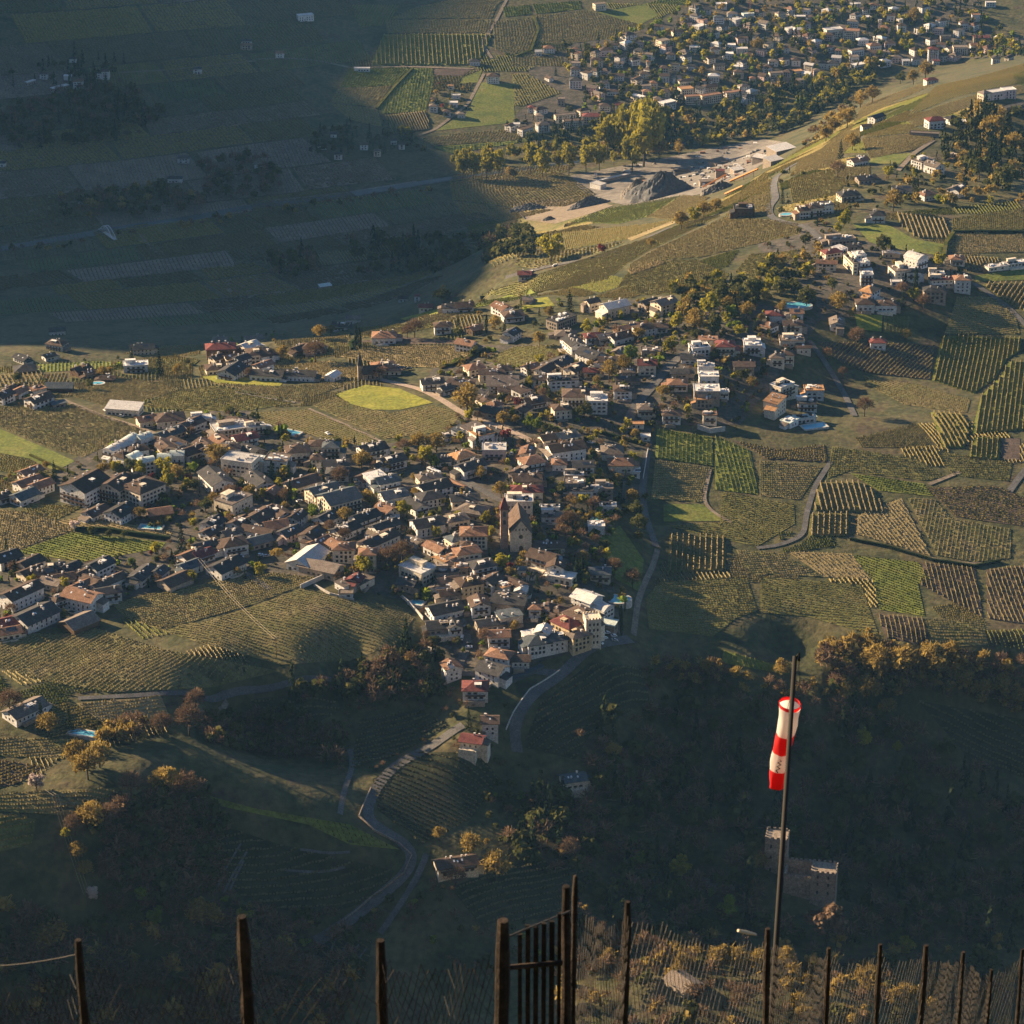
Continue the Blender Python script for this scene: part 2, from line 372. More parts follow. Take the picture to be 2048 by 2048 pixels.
# kind: ground, vine material, row spacing, vine length, height, width
VINE = {
    "tan": ("g_tan", "v_tan", 2.6, 1.5, 1.05, .36), "olv": ("g_olv", "v_olv", 2.6, 1.6, 1.05, .36), "grn": ("g_grn", "v_grn", 2.7, 1.7, 1.15, .38),
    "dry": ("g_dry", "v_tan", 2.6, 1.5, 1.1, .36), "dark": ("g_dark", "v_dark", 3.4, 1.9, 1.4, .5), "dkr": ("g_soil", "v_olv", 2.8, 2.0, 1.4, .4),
    "str": ("g_olv", "v_pale", 3.6, 1.5, 2.2, .9), "stg": ("g_grn", "v_olv", 3.4, 1.6, 2.2, .8), "stt": ("g_tan", "v_pale", 3.2, 1.6, 1.9, .7),
    "ftan": ("g_tan", "v_tan", 3.4, 3.6, 1.3, .5), "fgrn": ("g_grn", "v_grn", 3.4, 3.6, 1.3, .5), "folv": ("g_olv", "v_olv", 3.4, 3.6, 1.3, .5), "fstr": ("g_grn", "v_olv", 5.4, 3.0, 2.2, 1.1),
    "soil": ("g_soil", None), "mead": ("g_mead", None), "mown": ("g_mown", None), "dirt": ("g_dry", None), "gdark": ("g_dark", None), "gtan": ("g_tan", None), "golv": ("g_olv", None),
}
# kind | row angle in the picture (deg) | outline in photo pixels ; names starting with * have rows told apart one by one
PARCELS = """
*fstr|95|767,69 984,69 963,117 934,130 743,130|broad striped vineyard across the valley
ftan|3|770,40 985,40 980,66 775,66
ftan|3|905,0 1010,0 995,10 985,36 780,38 830,15
folv|60|700,10 800,10 775,50 720,55
fgrn|5|700,135 820,135 790,172 680,175
ftan|5|675,178 785,172 755,215 660,205
ftan|0|660,207 755,218 765,255 700,240
fgrn|80|822,137 865,137 868,165 852,222 765,228 758,205 790,175
*stt|-65|770,232 850,222 862,258 785,268|striped plot below the green valley field
soil|0|868,138 945,138 925,152 868,152
mown|0|925,155 965,140 955,165 920,168
mown|0|960,165 1026,168 1030,245 870,262 940,220 950,175
folv|-60|1024,148 1055,148 1122,186 1048,212 1029,212
ftan|0|1024,114 1125,114 1130,132 1024,135
ftan|0|985,44 1066,37 1073,66 1060,100 1024,110 990,100
ftan|5|1072,32 1172,22 1284,50 1225,77 1114,90 1075,84
fgrn|5|1005,15 1061,11 1064,28 1010,34
fgrn|5|1065,10 1160,2 1165,18 1072,28
mown|0|1195,25 1290,8 1318,30 1280,50
fgrn|0|1320,0 1385,0 1375,10 1290,8
ftan|5|838,276 1024,258 1080,265 1024,282 868,292
fgrn|95|868,294 1030,282 1086,268 1050,284 900,308
ftan|8|900,366 1010,352 1120,346 1146,358 1194,390 1130,414 1024,414 905,400
ftan|8|905,402 1024,416 1060,430 1000,445 930,432
fgrn|30|1140,445 1210,419 1363,392 1290,435 1236,448
ftan|30|1292,435 1365,392 1420,395 1350,440
folv|6|1125,466 1290,450 1353,439 1250,480 1130,500
dirt|0|1250,475 1345,440 1352,446 1262,482
ftan|6|1040,500 1130,502 1250,484 1200,505 1070,540 1030,530
olv|12|960,592 1070,552 1340,462 1400,436 1440,432 1300,500 1250,530 1215,560 1150,575 1040,590
tan|10|1260,530 1310,500 1450,435 1540,440 1595,448 1600,468 1480,496 1400,515 1330,520 1256,545
olv|8|1236,574 1256,545 1330,522 1395,520 1458,549 1430,586 1278,590
stt|20|1256,542 1320,523 1330,528 1262,550
olv|10|1575,360 1660,339 1692,366 1670,392 1586,408
tan|35|1722,212 1846,167 1868,170 1800,199 1706,247
grn|35|1770,231 1868,186 1828,217 1722,260
olv|35|1872,172 1950,156 2048,128 2048,165 1970,180 1905,196 1814,233
grn|30|2025,150 2060,140 2060,172 2030,168
tan|10|1722,278 1865,265 1868,281 1828,300 1740,318
mown|0|1743,310 1822,307 1800,328 1738,328
*str|-70|1790,427 1885,438 1904,480 1832,476 1804,455|striped vineyard beside the grey hilltop house
mown|0|1704,447 1772,447 1827,478 1890,489 1888,513 1785,497 1740,485
olv|0|1904,438 2060,415 2060,460 1906,464
dry|0|1913,470 2045,470 2060,506 1911,506
mown|0|1948,552 2060,536 2060,560 1952,564
*str|55|1962,568 2060,566 2060,630 2017,607|slanting vineyard at the hilltop road
tan|5|1913,596 1994,594 2031,629 2040,668 1888,668 1899,642
*stg|78|1885,672 2043,677 2040,703 2015,719 1990,758 1948,788 1864,761 1878,698|large striped vineyard below the tan field
*stg|82|2017,724 2060,724 2060,860 1943,868 1962,793 2003,751|tall striped vineyard along the edge road
tan|-15|1727,752 1846,772 1941,800 1934,826 1809,810 1739,772
dkr|45|1635,684 1870,690 1860,760 1730,746 1670,719
*stg|-60|1861,825 1927,829 1940,862 1927,897 1886,895|slanting vineyard under the tan strip
*stg|85|1948,875 2000,875 1998,920 1937,918|short vineyard beside the ploughed plot
soil|0|2004,877 2040,877 2040,920 2002,920
grn|88|1314,858 1426,875 1426,933 1310,916
tan|3|1310,920 1422,937 1405,1005 1302,999
grn|-75|1430,872 1501,903 1517,990 1430,980
tan|0|1519,922 1645,934 1600,1000 1519,992
mown|0|1327,1009 1403,1009 1463,1042 1327,1044
olv|-8|1443,984 1588,1009 1590,1048 1513,1094 1330,1052 1440,1046
*str|88|1339,1071 1451,1075 1451,1142 1335,1146|striped vineyard below the yellow trees
*str|-75|1637,966 1712,964 1749,982 1770,1026 1627,1022|larger striped vineyard beside the bending lane
*str|88|1621,1028 1699,1028 1695,1073 1616,1073|smaller striped vineyard beside the bending lane
dry|-50|1716,1032 1803,997 1862,1113 1712,1069
tan|80|1815,997 1869,999 1902,1038 2022,1059 2022,1117 1948,1125 1873,1111
dkr|-10|1852,976 1993,972 2060,1002 2060,1055 1910,1034
olv|0|1664,893 1828,918 1890,953 1852,962 1697,943 1654,958
grn|-10|1700,947 1848,968 1867,993 1757,982
tan|5|1472,1100 1563,1108 1643,1154 1496,1148
dry|-40|1575,1104 1703,1108 1743,1162 1648,1154
grn|-20|1707,1112 1836,1125 1867,1166 1836,1168 1850,1233 1759,1220 1747,1166
dkr|-75|1846,1125 1950,1137 1966,1237 1840,1170
olv|5|1318,1166 1494,1154 1515,1222 1472,1237 1426,1274 1298,1258 1291,1197
olv|-8|1521,1154 1722,1170 1759,1274 1612,1233 1521,1226
dkr|-80|1753,1228 1846,1237 1863,1295 1772,1276
grn|-70|1447,1301 1563,1334 1579,1351 1443,1326
olv|0|1872,902 2025,927 2018,963 1905,951
dkr|10|1460,880 1560,900 1650,890 1655,925 1530,918 1505,900
dry|5|0,1020 87,1028 147,1060 31,1101 -20,1105
olv|10|60,1007 165,1014 112,1041 42,1026
dry|-15|112,1043 170,1033 344,1065 340,1076 207,1060 153,1057
grn|-15|31,1105 145,1065 331,1086 323,1097 166,1124
tan|15|224,1210 300,1190 400,1170 541,1146 638,1156 603,1172 516,1206 400,1240 330,1260 250,1235
tan|-17|516,1210 603,1177 706,1202 800,1214 828,1237 790,1290 700,1322 560,1330 400,1287 260,1240 400,1247
tan|28|-20,1280 60,1267 120,1270 190,1257 330,1300 560,1343 420,1376 220,1386 100,1366 -20,1330
dry|5|152,1407 322,1393 340,1436 268,1461 203,1445
tan|5|-20,1474 141,1479 127,1519 -20,1512
dkr|20|-20,1517 87,1534 36,1568 -20,1579
tan|5|-20,1590 109,1581 297,1574 254,1601 127,1631 -20,1622
olv|10|-20,1628 72,1639 65,1689 -20,1709
grn|-65|417,1592 507,1617 700,1650 800,1700 700,1690 616,1650 435,1612
tan|5|135,790 238,753 364,778 280,805 207,811
olv|-5|280,811 364,781 430,772 591,805 500,821 400,823 320,817
tan|5|420,766 566,774 718,762 640,788 595,803
tan|-20|500,827 617,820 756,877 723,892 628,873 524,845
tan|-15|624,811 671,794 700,808 780,828 870,811 923,831 892,864 850,868 770,878
mead|0|671,789 731,770 800,778 866,806 800,820 740,820 700,808
tan|0|-20,817 70,810 145,809 304,867 209,894 166,915 104,898 -20,847
mown|0|-20,850 104,902 150,923 110,943 60,918 -20,903
olv|10|-20,905 60,920 100,945 60,952 -20,940
stt|-60|-20,752 87,745 75,772 -20,775
grn|50|70,730 200,722 248,728 180,740 75,745
tan|0|532,683 702,677 698,693 566,697
dry|0|700,702 800,692 900,692 953,705 925,720 870,736 800,732 680,714
soil|0|702,684 800,674 915,682 905,689 800,689
dry|20|572,730 665,722 728,737 715,755 640,760 600,740
olv|-12|966,721 1028,694 1121,690 1140,705 1080,723 1028,736
tan|5|812,640 905,622 955,624 916,640 830,650
mead|0|800,638 860,622 905,613 905,622 812,641
mead|0|1040,602 1095,594 1110,612 1045,618
mead|0|400,754 450,750 566,766 560,773 440,769
mead|0|1709,628 1765,631 1763,664 1716,659
olv|85|1768,632 1820,634 1815,668 1767,666
mown|0|1195,1075 1240,1052 1288,1120 1280,1185 1230,1158
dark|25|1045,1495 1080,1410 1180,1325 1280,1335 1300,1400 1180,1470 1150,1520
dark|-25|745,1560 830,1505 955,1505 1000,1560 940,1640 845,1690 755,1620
ftan|8|1150,330 1130,345 1010,350 900,364 905,352 1000,335
gtan|0|1030,440 1110,420 1180,430 1130,448 1125,462 1040,470
folv|8|1130,500 1040,498 1035,475 1120,468
tan|20|1450,432 1500,395 1538,385 1545,432
olv|25|1400,432 1380,440 1480,385 1530,345 1545,360 1540,385 1500,392
tan|30|1600,320 1640,300 1690,262 1720,262 1720,276 1660,335 1580,352
olv|30|1640,296 1700,250 1712,250 1700,262
tan|30|1870,215 1980,182 2050,170 2050,186 1960,205 1880,238 1830,255 1815,245
olv|25|1740,272 1815,248 1830,257 1862,262 1724,276
tan|10|1690,372 1740,362 1740,330 1700,335 1664,338
olv|5|1600,500 1500,510 1470,545 1500,560 1560,540
olv|0|720,655 800,650 860,640 880,652 800,668 720,672
tan|-5|610,690 530,700 560,712 600,705
olv|5|260,720 340,712 400,720 370,745 300,745
tan|0|1850,1240 1968,1242 1975,1290 1868,1296
dkr|-70|1972,1140 2060,1130 2060,1250 1975,1238
tan|8|250,707 330,693 420,690 400,710 300,716
tan|6|712,668 790,656 862,634 935,617 905,632 800,664 722,677
grn|10|940,612 1000,596 1060,578 1075,590 1000,606 950,616
olv|5|-20,738 60,730 75,742 -20,748
tan|5|560,688 620,672 700,664 700,674 560,696
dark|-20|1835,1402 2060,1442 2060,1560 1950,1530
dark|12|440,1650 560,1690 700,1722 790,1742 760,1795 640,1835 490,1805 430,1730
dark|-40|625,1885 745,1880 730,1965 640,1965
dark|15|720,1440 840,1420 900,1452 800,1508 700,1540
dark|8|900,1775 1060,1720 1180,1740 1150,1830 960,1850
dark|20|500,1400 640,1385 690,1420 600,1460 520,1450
"""
def densify(poly, step):
    out = []
    for i in range(len(poly)):
        a = np.array(poly[i], float); b = np.array(poly[(i + 1) % len(poly)], float)
        n = max(1, int(np.hypot(*(b - a)) / step))
        for k in range(n): out.append(tuple(a + (b - a) * k / n))
    return out
def inside(P, poly):
    x, y = P[:, 0], P[:, 1]; px, py = poly[:, 0], poly[:, 1]; r = np.zeros(len(P), bool)
    j = len(poly) - 1
    for i in range(len(poly)):
        c = ((py[i] > y) != (py[j] > y)) & (x < (px[j] - px[i]) * (y - py[i]) / (py[j] - py[i] + 1e-12) + px[i]); r ^= c; j = i
    return r
def sheet(name, poly, mat, off, cell=6.0, parent=None):
    """ground-hugging sheet for a world outline (N,2)"""
    lo, hi = poly.min(0), poly.max(0)
    cell = max(cell, math.sqrt(max(1, (hi[0] - lo[0]) * (hi[1] - lo[1])) / 2500))
    gx, gy = np.meshgrid(np.arange(lo[0], hi[0], cell), np.arange(lo[1], hi[1], cell)); G = np.c_[gx.ravel(), gy.ravel()]
    G = G[inside(G, poly)] if len(G) else G
    V = np.vstack([poly, G]); n = len(poly)
    r = delaunay_2d_cdt([Vector(v) for v in V], [(i, (i + 1) % n) for i in range(n)], [], 1, 1e-4)
    P = np.array([(v.x, v.y) for v in r[0]])
    Z = hf.h(P[:, 0], P[:, 1]) + off
    me = mesh_np(name, np.c_[P, Z], [tuple(f) for f in r[2]], [mat], smooth=True)
    o = link(bpy.data.objects.new(name, me), parent)
    return o
def row_lines(poly, d, sp):
    """parallel segments at spacing sp in direction d across the outline"""
    d = d / np.hypot(*d); nrm = np.array([-d[1], d[0]])
    s = poly @ nrm; t = poly @ d; out = []
    for c in np.arange(s.min() + sp * .5, s.max(), sp):
        xs = []
        for i in range(len(poly)):
            a, b = s[i], s[(i + 1) % len(poly)]
            if (a > c) != (b > c): xs.append(t[i] + (t[(i + 1) % len(poly)] - t[i]) * (c - a) / (b - a))
        xs.sort()
        for a, b in zip(xs[::2], xs[1::2]):
            if b - a > sp: out.append((nrm * c + d * a, nrm * c + d * b))
    return out
def ordinal(i):
    w = "first second third fourth fifth sixth seventh eighth ninth tenth eleventh twelfth".split()
    if i < len(w): return w[i]
    n = i + 1
    return "%d%s" % (n, "th" if 10 < n % 100 < 14 else {1: "st", 2: "nd", 3: "rd"}.get(n % 10, "th"))
def vine_mesh(name, lines, seg, h, w, mat, closed=False, keep=None):
    """rows of single vines: each an uneven open-bottomed block"""
    C, D = [], []
    for a, b in lines:
        L = np.hypot(*(b - a)); n = max(1, int(L / seg)); u = (np.arange(n) + .5) / n
        C.append(a + (b - a) * u[:, None]); D.append(np.repeat(((b - a) / L)[None], n, 0))
    C = np.vstack(C); D = np.vstack(D)
    if keep is not None:
        k_ = keep(C); C, D = C[k_], D[k_]
        if len(C) < 4: return None
    n = len(C)
    C = C + rng.normal(0, .10, C.shape)
    hl = seg * .5 * rng.uniform(.55, 1.02, n); hw = w * .5 * rng.uniform(.6, 1.3, n); hh = h * rng.uniform(.70, 1.2, n)
    miss = rng.random(n) < .05; hh[miss] *= .35
    if closed: hl = seg * .5 * rng.uniform(1.0, 1.15, n)
    N = np.c_[-D[:, 1], D[:, 0]]; Z = hf.h(C[:, 0], C[:, 1]); V = np.zeros((n, 8, 3))
    q = 0
    for up in (0, 1):
        for sl, sw in ((-1, -1), (1, -1), (1, 1), (-1, 1)):
            k = 1.0 if not up else .72
            V[:, q, :2] = C + D * (hl * sl)[:, None] + N * (hw * sw * (k if up else .8))[:, None]
            V[:, q, 2] = Z + (hh * rng.uniform(.85, 1.12, n) if up else .1); q += 1
    base = (np.arange(n) * 8)[:, None, None]
    F = base + np.array([[0, 1, 5, 4], [1, 2, 6, 5], [2, 3, 7, 6], [4, 5, 6, 7]])[None]
    return mesh_np(name, V.reshape(-1, 3), F.reshape(-1, 4), [mat])

_par = []
for ln in PARCELS.strip().splitlines():
    f = ln.split("|"); _par.append((f[0].lstrip("*"), float(f[1]), [tuple(map(float, p.split(","))) for p in f[2].split()], f[3] if len(f) > 3 else None))
_dens = [densify(p[2], 14) for p in _par]
_flat = hf.cast_many([q for d in _dens for q in d])
_cen = []
for kind, ang, pts, nm in _par:
    c = np.mean(pts, 0); a = R_(ang); _cen += [tuple(c), (c[0] + 12 * math.cos(a), c[1] - 12 * math.sin(a))]
_cenw = hf.cast_many(_cen)
_s = 0
PARCEL_POLYS = []
_vlab = {}
for (kind, ang, pts, nm), d, qi in zip(_par, _dens, range(len(_par))):
    W = _flat[_s:_s + len(d)]; _s += len(d)
    W = W[~np.isnan(W[:, 0])][:, :2]
    if len(W) < 4: continue
    PARCEL_POLYS.append((np.array(pts), W))
    spec = VINE[kind]
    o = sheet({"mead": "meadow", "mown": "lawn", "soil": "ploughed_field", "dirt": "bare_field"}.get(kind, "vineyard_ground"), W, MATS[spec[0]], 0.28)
    tag(o, kind="structure")
    if spec[1]:
        dv = (_cenw[2 * qi + 1] - _cenw[2 * qi])[:2]
        lines = row_lines(W, dv, spec[2])
        if not lines: continue
        if nm:
            lines.sort(key=lambda l: project(np.r_[(l[0] + l[1]) / 2, 580])[0])
            for li, l in enumerate(lines):
                v = link(bpy.data.objects.new("vine_row", vine_mesh("vine_row", [l], spec[3], spec[4], spec[5], MATS[spec[1]], True)))
                tag(v, ordinal(li) + " trellised vine row from the left in the " + nm, "vine row", "rows of the " + nm)
        else:
            v = link(bpy.data.objects.new("vines", vine_mesh("vines", lines, spec[3], spec[4], spec[5], MATS[spec[1]])))
            tag(v, kind="stuff")

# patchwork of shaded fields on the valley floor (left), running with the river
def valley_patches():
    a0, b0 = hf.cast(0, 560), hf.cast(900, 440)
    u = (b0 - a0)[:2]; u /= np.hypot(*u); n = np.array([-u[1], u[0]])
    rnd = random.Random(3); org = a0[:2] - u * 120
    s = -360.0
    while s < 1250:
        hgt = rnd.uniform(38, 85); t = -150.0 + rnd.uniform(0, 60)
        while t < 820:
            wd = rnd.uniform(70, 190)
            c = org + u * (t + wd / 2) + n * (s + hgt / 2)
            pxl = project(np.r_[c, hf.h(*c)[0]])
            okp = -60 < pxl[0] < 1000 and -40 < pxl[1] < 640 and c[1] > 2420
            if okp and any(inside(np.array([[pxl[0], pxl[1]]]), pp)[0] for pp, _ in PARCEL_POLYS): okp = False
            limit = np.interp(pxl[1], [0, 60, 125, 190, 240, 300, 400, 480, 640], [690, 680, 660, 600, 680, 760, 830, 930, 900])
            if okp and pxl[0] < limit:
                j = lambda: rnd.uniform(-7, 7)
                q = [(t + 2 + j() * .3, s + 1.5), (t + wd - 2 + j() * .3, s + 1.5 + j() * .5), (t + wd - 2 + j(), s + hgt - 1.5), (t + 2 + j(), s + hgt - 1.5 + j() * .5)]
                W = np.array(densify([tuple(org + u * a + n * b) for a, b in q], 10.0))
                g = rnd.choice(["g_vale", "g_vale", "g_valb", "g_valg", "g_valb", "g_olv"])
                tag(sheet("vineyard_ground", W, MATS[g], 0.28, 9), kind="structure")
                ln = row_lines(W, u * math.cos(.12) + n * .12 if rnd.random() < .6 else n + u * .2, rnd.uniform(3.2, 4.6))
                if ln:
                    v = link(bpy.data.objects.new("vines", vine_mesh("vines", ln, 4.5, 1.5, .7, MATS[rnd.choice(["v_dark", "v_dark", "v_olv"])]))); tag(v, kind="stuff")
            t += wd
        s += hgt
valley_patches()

# ---------------------------------------------------------------- roads
noise_mat("asphalt", [(0.075, 0.072, 0.070), (0.10, 0.096, 0.092), (0.13, 0.122, 0.115)], scale=0.15, scale2=1.2, rough=0.85)
noise_mat("paving", [(0.24, 0.19, 0.15), (0.30, 0.235, 0.185), (0.36, 0.28, 0.22)], scale=0.2, scale2=1.5, rough=0.85)
noise_mat("dirt", [(0.14, 0.112, 0.082), (0.20, 0.16, 0.118), (0.26, 0.21, 0.155)], scale=0.2, scale2=1.2, rough=0.95)
noise_mat("gravel", [(0.10, 0.09, 0.078), (0.165, 0.148, 0.128), (0.235, 0.21, 0.18)], scale=0.12, scale2=1.5, rough=0.95, bump=0.3)
noise_mat("gravel_dark", [(0.085, 0.085, 0.086), (0.115, 0.114, 0.113), (0.15, 0.147, 0.143)], scale=0.25, scale2=1.5, rough=0.95, bump=0.3)
noise_mat("river_water", [(0.020, 0.030, 0.030), (0.03, 0.045, 0.045)], scale=0.1, rough=0.45, spec=0.3)
ROADS = """
road|paving|5.5|760,760 841,779 879,798 924,827 957,842 1007,856 1080,891 1100,915
road|dirt|4|125,800 165,817 210,835 262,850 310,868 345,885
road|asphalt|6.5|1400,690 1345,725 1300,780 1270,812 1253,850
road|asphalt|6|1642,482 1623,461 1602,451 1570,446 1544,437 1537,424 1540,412 1552,398 1549,385 1547,371 1552,355 1589,329 1623,313
road|dirt|4.5|1796,342 1828,307 1867,281
road|asphalt|6|1010,557 1040,548 1100,532 1210,512 1252,496 1340,456
road|asphalt|6.5|1262,1280 1190,1292 1160,1312 1125,1350 1067,1386 1035,1430 1022,1459 1035,1506
road|asphalt|6|926,1451 872,1488 788,1531 752,1575 727,1636 756,1658 814,1687 835,1712 817,1752 752,1799 690,1850 633,1886
path|asphalt|3.5|853,1709 846,1741 803,1806 760,1868
path|dirt|3.5|1315,1100 1307,1131 1284,1178 1275,1209 1267,1271
road|asphalt|4.5|1295,905 1290,940 1284,985 1290,1030 1312,1095
path|asphalt|3.5|1662,924 1629,974 1612,1032 1608,1073 1554,1094 1513,1097
road|asphalt|4.5|2060,930 2038,956 2018,985
path|dirt|3|1858,970 1905,951 1920,945
path|dirt|2.6|1700,1076 1765,1092 1861,1119 1948,1131 1993,1125
road|asphalt|4.5|1618,682 1646,719 1686,782 1709,833
path|asphalt|3.2|156,1398 240,1394 326,1389 417,1396 507,1380 600,1367 700,1356
path|gravel|4|512,405 600,396 684,387 760,375 833,363
path|dirt|4|512,119 584,117 637,122 697,135
path|dirt|4|238,146 345,140 435,130 512,122
path|dirt|4|697,137 825,134 947,138
path|dirt|4|968,148 936,209 870,260 838,271
path|dirt|4|1013,0 989,48 963,87 984,117
path|dirt|3.5|0,440 100,412 190,398
path|dirt|3.5|280,470 300,495 325,515
road|gravel|6|1149,363 1172,382 1210,396 1247,408
road|asphalt|4.5|1948,568 1985,592 2022,620 2060,660
path|dirt|2.5|617,818 690,850 765,885
path|gravel|2.2|470,785 520,795 590,806
road|asphalt|5|1100,915 1130,935 1010,1010 930,960
road|asphalt|5|600,960 660,985 720,960 780,985 930,955 945,1010 940,1060
road|asphalt|4.5|540,1180 480,1140 420,1130 400,1090
road|asphalt|5|920,1240 940,1280 925,1320 905,1350 960,1352 1010,1335 1125,1350
path|dirt|2.5|360,1420 370,1440 440,1420 455,1405
path|asphalt|3|700,1500 708,1530 690,1575 680,1630
path|dirt|2.5|1420,940 1405,1005 1430,1030 1463,1046
"""
ROAD_PTS = []
def ribbon(name, W, width, mat, off, thick=0.0, parent=None):
    W = np.asarray(W)[:, :2]
    seg = np.hypot(*np.diff(W, axis=0).T); L = np.r_[0, np.cumsum(seg)]; n = max(3, int(L[-1] / 4)); t = np.linspace(0, L[-1], n)
    P = np.c_[np.interp(t, L, W[:, 0]), np.interp(t, L, W[:, 1])]
    for _ in range(6): P[1:-1] = (P[:-2] + P[1:-1] * 2 + P[2:]) / 4
    T = np.gradient(P, axis=0); T /= np.hypot(T[:, 0], T[:, 1])[:, None] + 1e-9; N = np.c_[-T[:, 1], T[:, 0]]
    V, F = [], []
    cs = (-.5, -.17, .17, .5)
    for k in cs:
        Q = P + N * width * k; V.append(np.c_[Q, np.maximum(hf.h(Q[:, 0], Q[:, 1]), hf.h(P[:, 0], P[:, 1]) - 1.0) + off])
    V = np.stack(V, 1).reshape(-1, 3); m = len(cs)
    i = np.arange(n - 1)[:, None] * m + np.arange(m - 1)[None]
    F = np.stack([i, i + m, i + m + 1, i + 1], -1).reshape(-1, 4)
    o = link(bpy.data.objects.new(name, mesh_np(name, V, F, [mat], smooth=True)), parent); tag(o, kind="structure")
    return P
_rd = []
for ln in ROADS.strip().splitlines():
    f = ln.split("|"); _rd.append((f[0], f[1], float(f[2]), [tuple(map(float, p.split(","))) for p in f[3].split()]))
_all = []
for r in _rd:
    P = r[3]; Q = []
    for a, b in zip(P[:-1], P[1:]):
        for k in range(4): Q.append((a[0] + (b[0] - a[0]) * k / 4, a[1] + (b[1] - a[1]) * k / 4))
    _all.append(Q + [P[-1]])
_w = hf.cast_many([q for Q in _all for q in Q]); _s = 0
for r, Q in zip(_rd, _all):
    W = _w[_s:_s + len(Q)]; _s += len(Q); W = W[~np.isnan(W[:, 0])]
    ROAD_PTS.append((ribbon(r[0], W, r[2], MATS[r[1]], 0.55), r[2]))
# river with its gravel bed
_rv = hf.cast_many([(-40, 505), (70, 487), (140, 475), (330, 445), (512, 412), (690, 392), (840, 367), (1000, 345), (1150, 325), (1280, 304), (1400, 283), (1500, 262), (1560, 245), (1610, 215), (1660, 170)])
_rv = _rv[~np.isnan(_rv[:, 0])]
ribbon("riverbank", _rv, 15, MATS["gravel_dark"], 0.45); ribbon("river", _rv, 8, MATS["river_water"], 0.75)
# paved and garden ground between the houses
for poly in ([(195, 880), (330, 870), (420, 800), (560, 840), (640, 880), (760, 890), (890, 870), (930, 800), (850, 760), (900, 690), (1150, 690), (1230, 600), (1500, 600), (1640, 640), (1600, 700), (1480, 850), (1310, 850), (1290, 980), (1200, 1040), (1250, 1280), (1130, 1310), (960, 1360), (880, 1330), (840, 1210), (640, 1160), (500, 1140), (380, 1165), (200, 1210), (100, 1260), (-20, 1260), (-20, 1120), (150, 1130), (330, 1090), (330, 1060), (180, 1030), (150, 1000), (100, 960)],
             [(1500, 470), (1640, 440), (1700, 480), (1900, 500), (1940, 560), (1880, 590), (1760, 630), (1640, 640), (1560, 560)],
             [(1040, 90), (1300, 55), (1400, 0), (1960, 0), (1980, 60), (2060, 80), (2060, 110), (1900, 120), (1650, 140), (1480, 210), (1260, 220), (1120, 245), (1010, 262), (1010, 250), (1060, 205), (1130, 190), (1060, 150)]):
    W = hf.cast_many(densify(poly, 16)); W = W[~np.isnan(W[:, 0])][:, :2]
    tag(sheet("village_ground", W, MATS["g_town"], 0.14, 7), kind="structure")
# ================================================================ buildings
def roofmat(name, a, b, c, rough=0.8, spec=0.25):
    noise_mat(name, [a, b, c], scale=0.35, scale2=1.6, rough=max(rough, .92) if rough > .7 else rough, var=0.22, spec=spec * .4, bump=0.05, bscale=3.0)
roofmat("r_b", (0.060, 0.042, 0.034), (0.085, 0.060, 0.047), (0.115, 0.082, 0.063))
roofmat("r_r", (0.15, 0.085, 0.055), (0.20, 0.115, 0.075), (0.25, 0.15, 0.10))
roofmat("r_o", (0.27, 0.15, 0.075), (0.34, 0.19, 0.095), (0.40, 0.24, 0.13))
roofmat("r_m", (0.11, 0.040, 0.038), (0.15, 0.052, 0.048), (0.19, 0.07, 0.06))
roofmat("r_d", (0.038, 0.037, 0.038), (0.053, 0.051, 0.051), (0.074, 0.070, 0.068))
roofmat("r_s", (0.060, 0.072, 0.082), (0.082, 0.096, 0.105), (0.11, 0.12, 0.13))
roofmat("r_l", (0.46, 0.44, 0.42), (0.55, 0.53, 0.50), (0.62, 0.60, 0.57), 0.6)
roofmat("r_k", (0.12, 0.098, 0.080), (0.16, 0.13, 0.108), (0.20, 0.165, 0.135))
roofmat("r_n", (0.36, 0.42, 0.40), (0.44, 0.50, 0.47), (0.52, 0.57, 0.53), 0.5)
for nme, c in {"w": (0.60, 0.58, 0.55), "c": (0.62, 0.54, 0.42), "y": (0.55, 0.42, 0.25), "t": (0.10, 0.065, 0.042), "p": (0.60, 0.44, 0.39), "k": (0.30, 0.25, 0.20)}.items():
    noise_mat("w_" + nme, [tuple(v * .86 for v in c), c, tuple(min(.85, v * 1.08) for v in c)], scale=0.25, scale2=1.2, rough=0.9, var=0.10, spec=0.15)
noise_mat("timber", [(0.055, 0.034, 0.022), (0.085, 0.053, 0.033), (0.12, 0.075, 0.048)], scale=1.5, rough=0.85, var=0.2)
noise_mat("chimney", [(0.40, 0.36, 0.33), (0.55, 0.52, 0.50)], scale=1.0, rough=0.9)
noise_mat("glass", [(0.020, 0.024, 0.030), (0.035, 0.040, 0.048)], scale=0.4, rough=0.12, spec=0.6)
noise_mat("solar", [(0.020, 0.026, 0.040), (0.032, 0.040, 0.060)], scale=0.8, rough=0.15, spec=0.6)
noise_mat("skylight", [(0.55, 0.58, 0.60), (0.68, 0.70, 0.72)], scale=0.8, rough=0.2, spec=0.5)
noise_mat("frame_white", [(0.66, 0.65, 0.63), (0.74, 0.73, 0.71)], scale=1, rough=0.6)

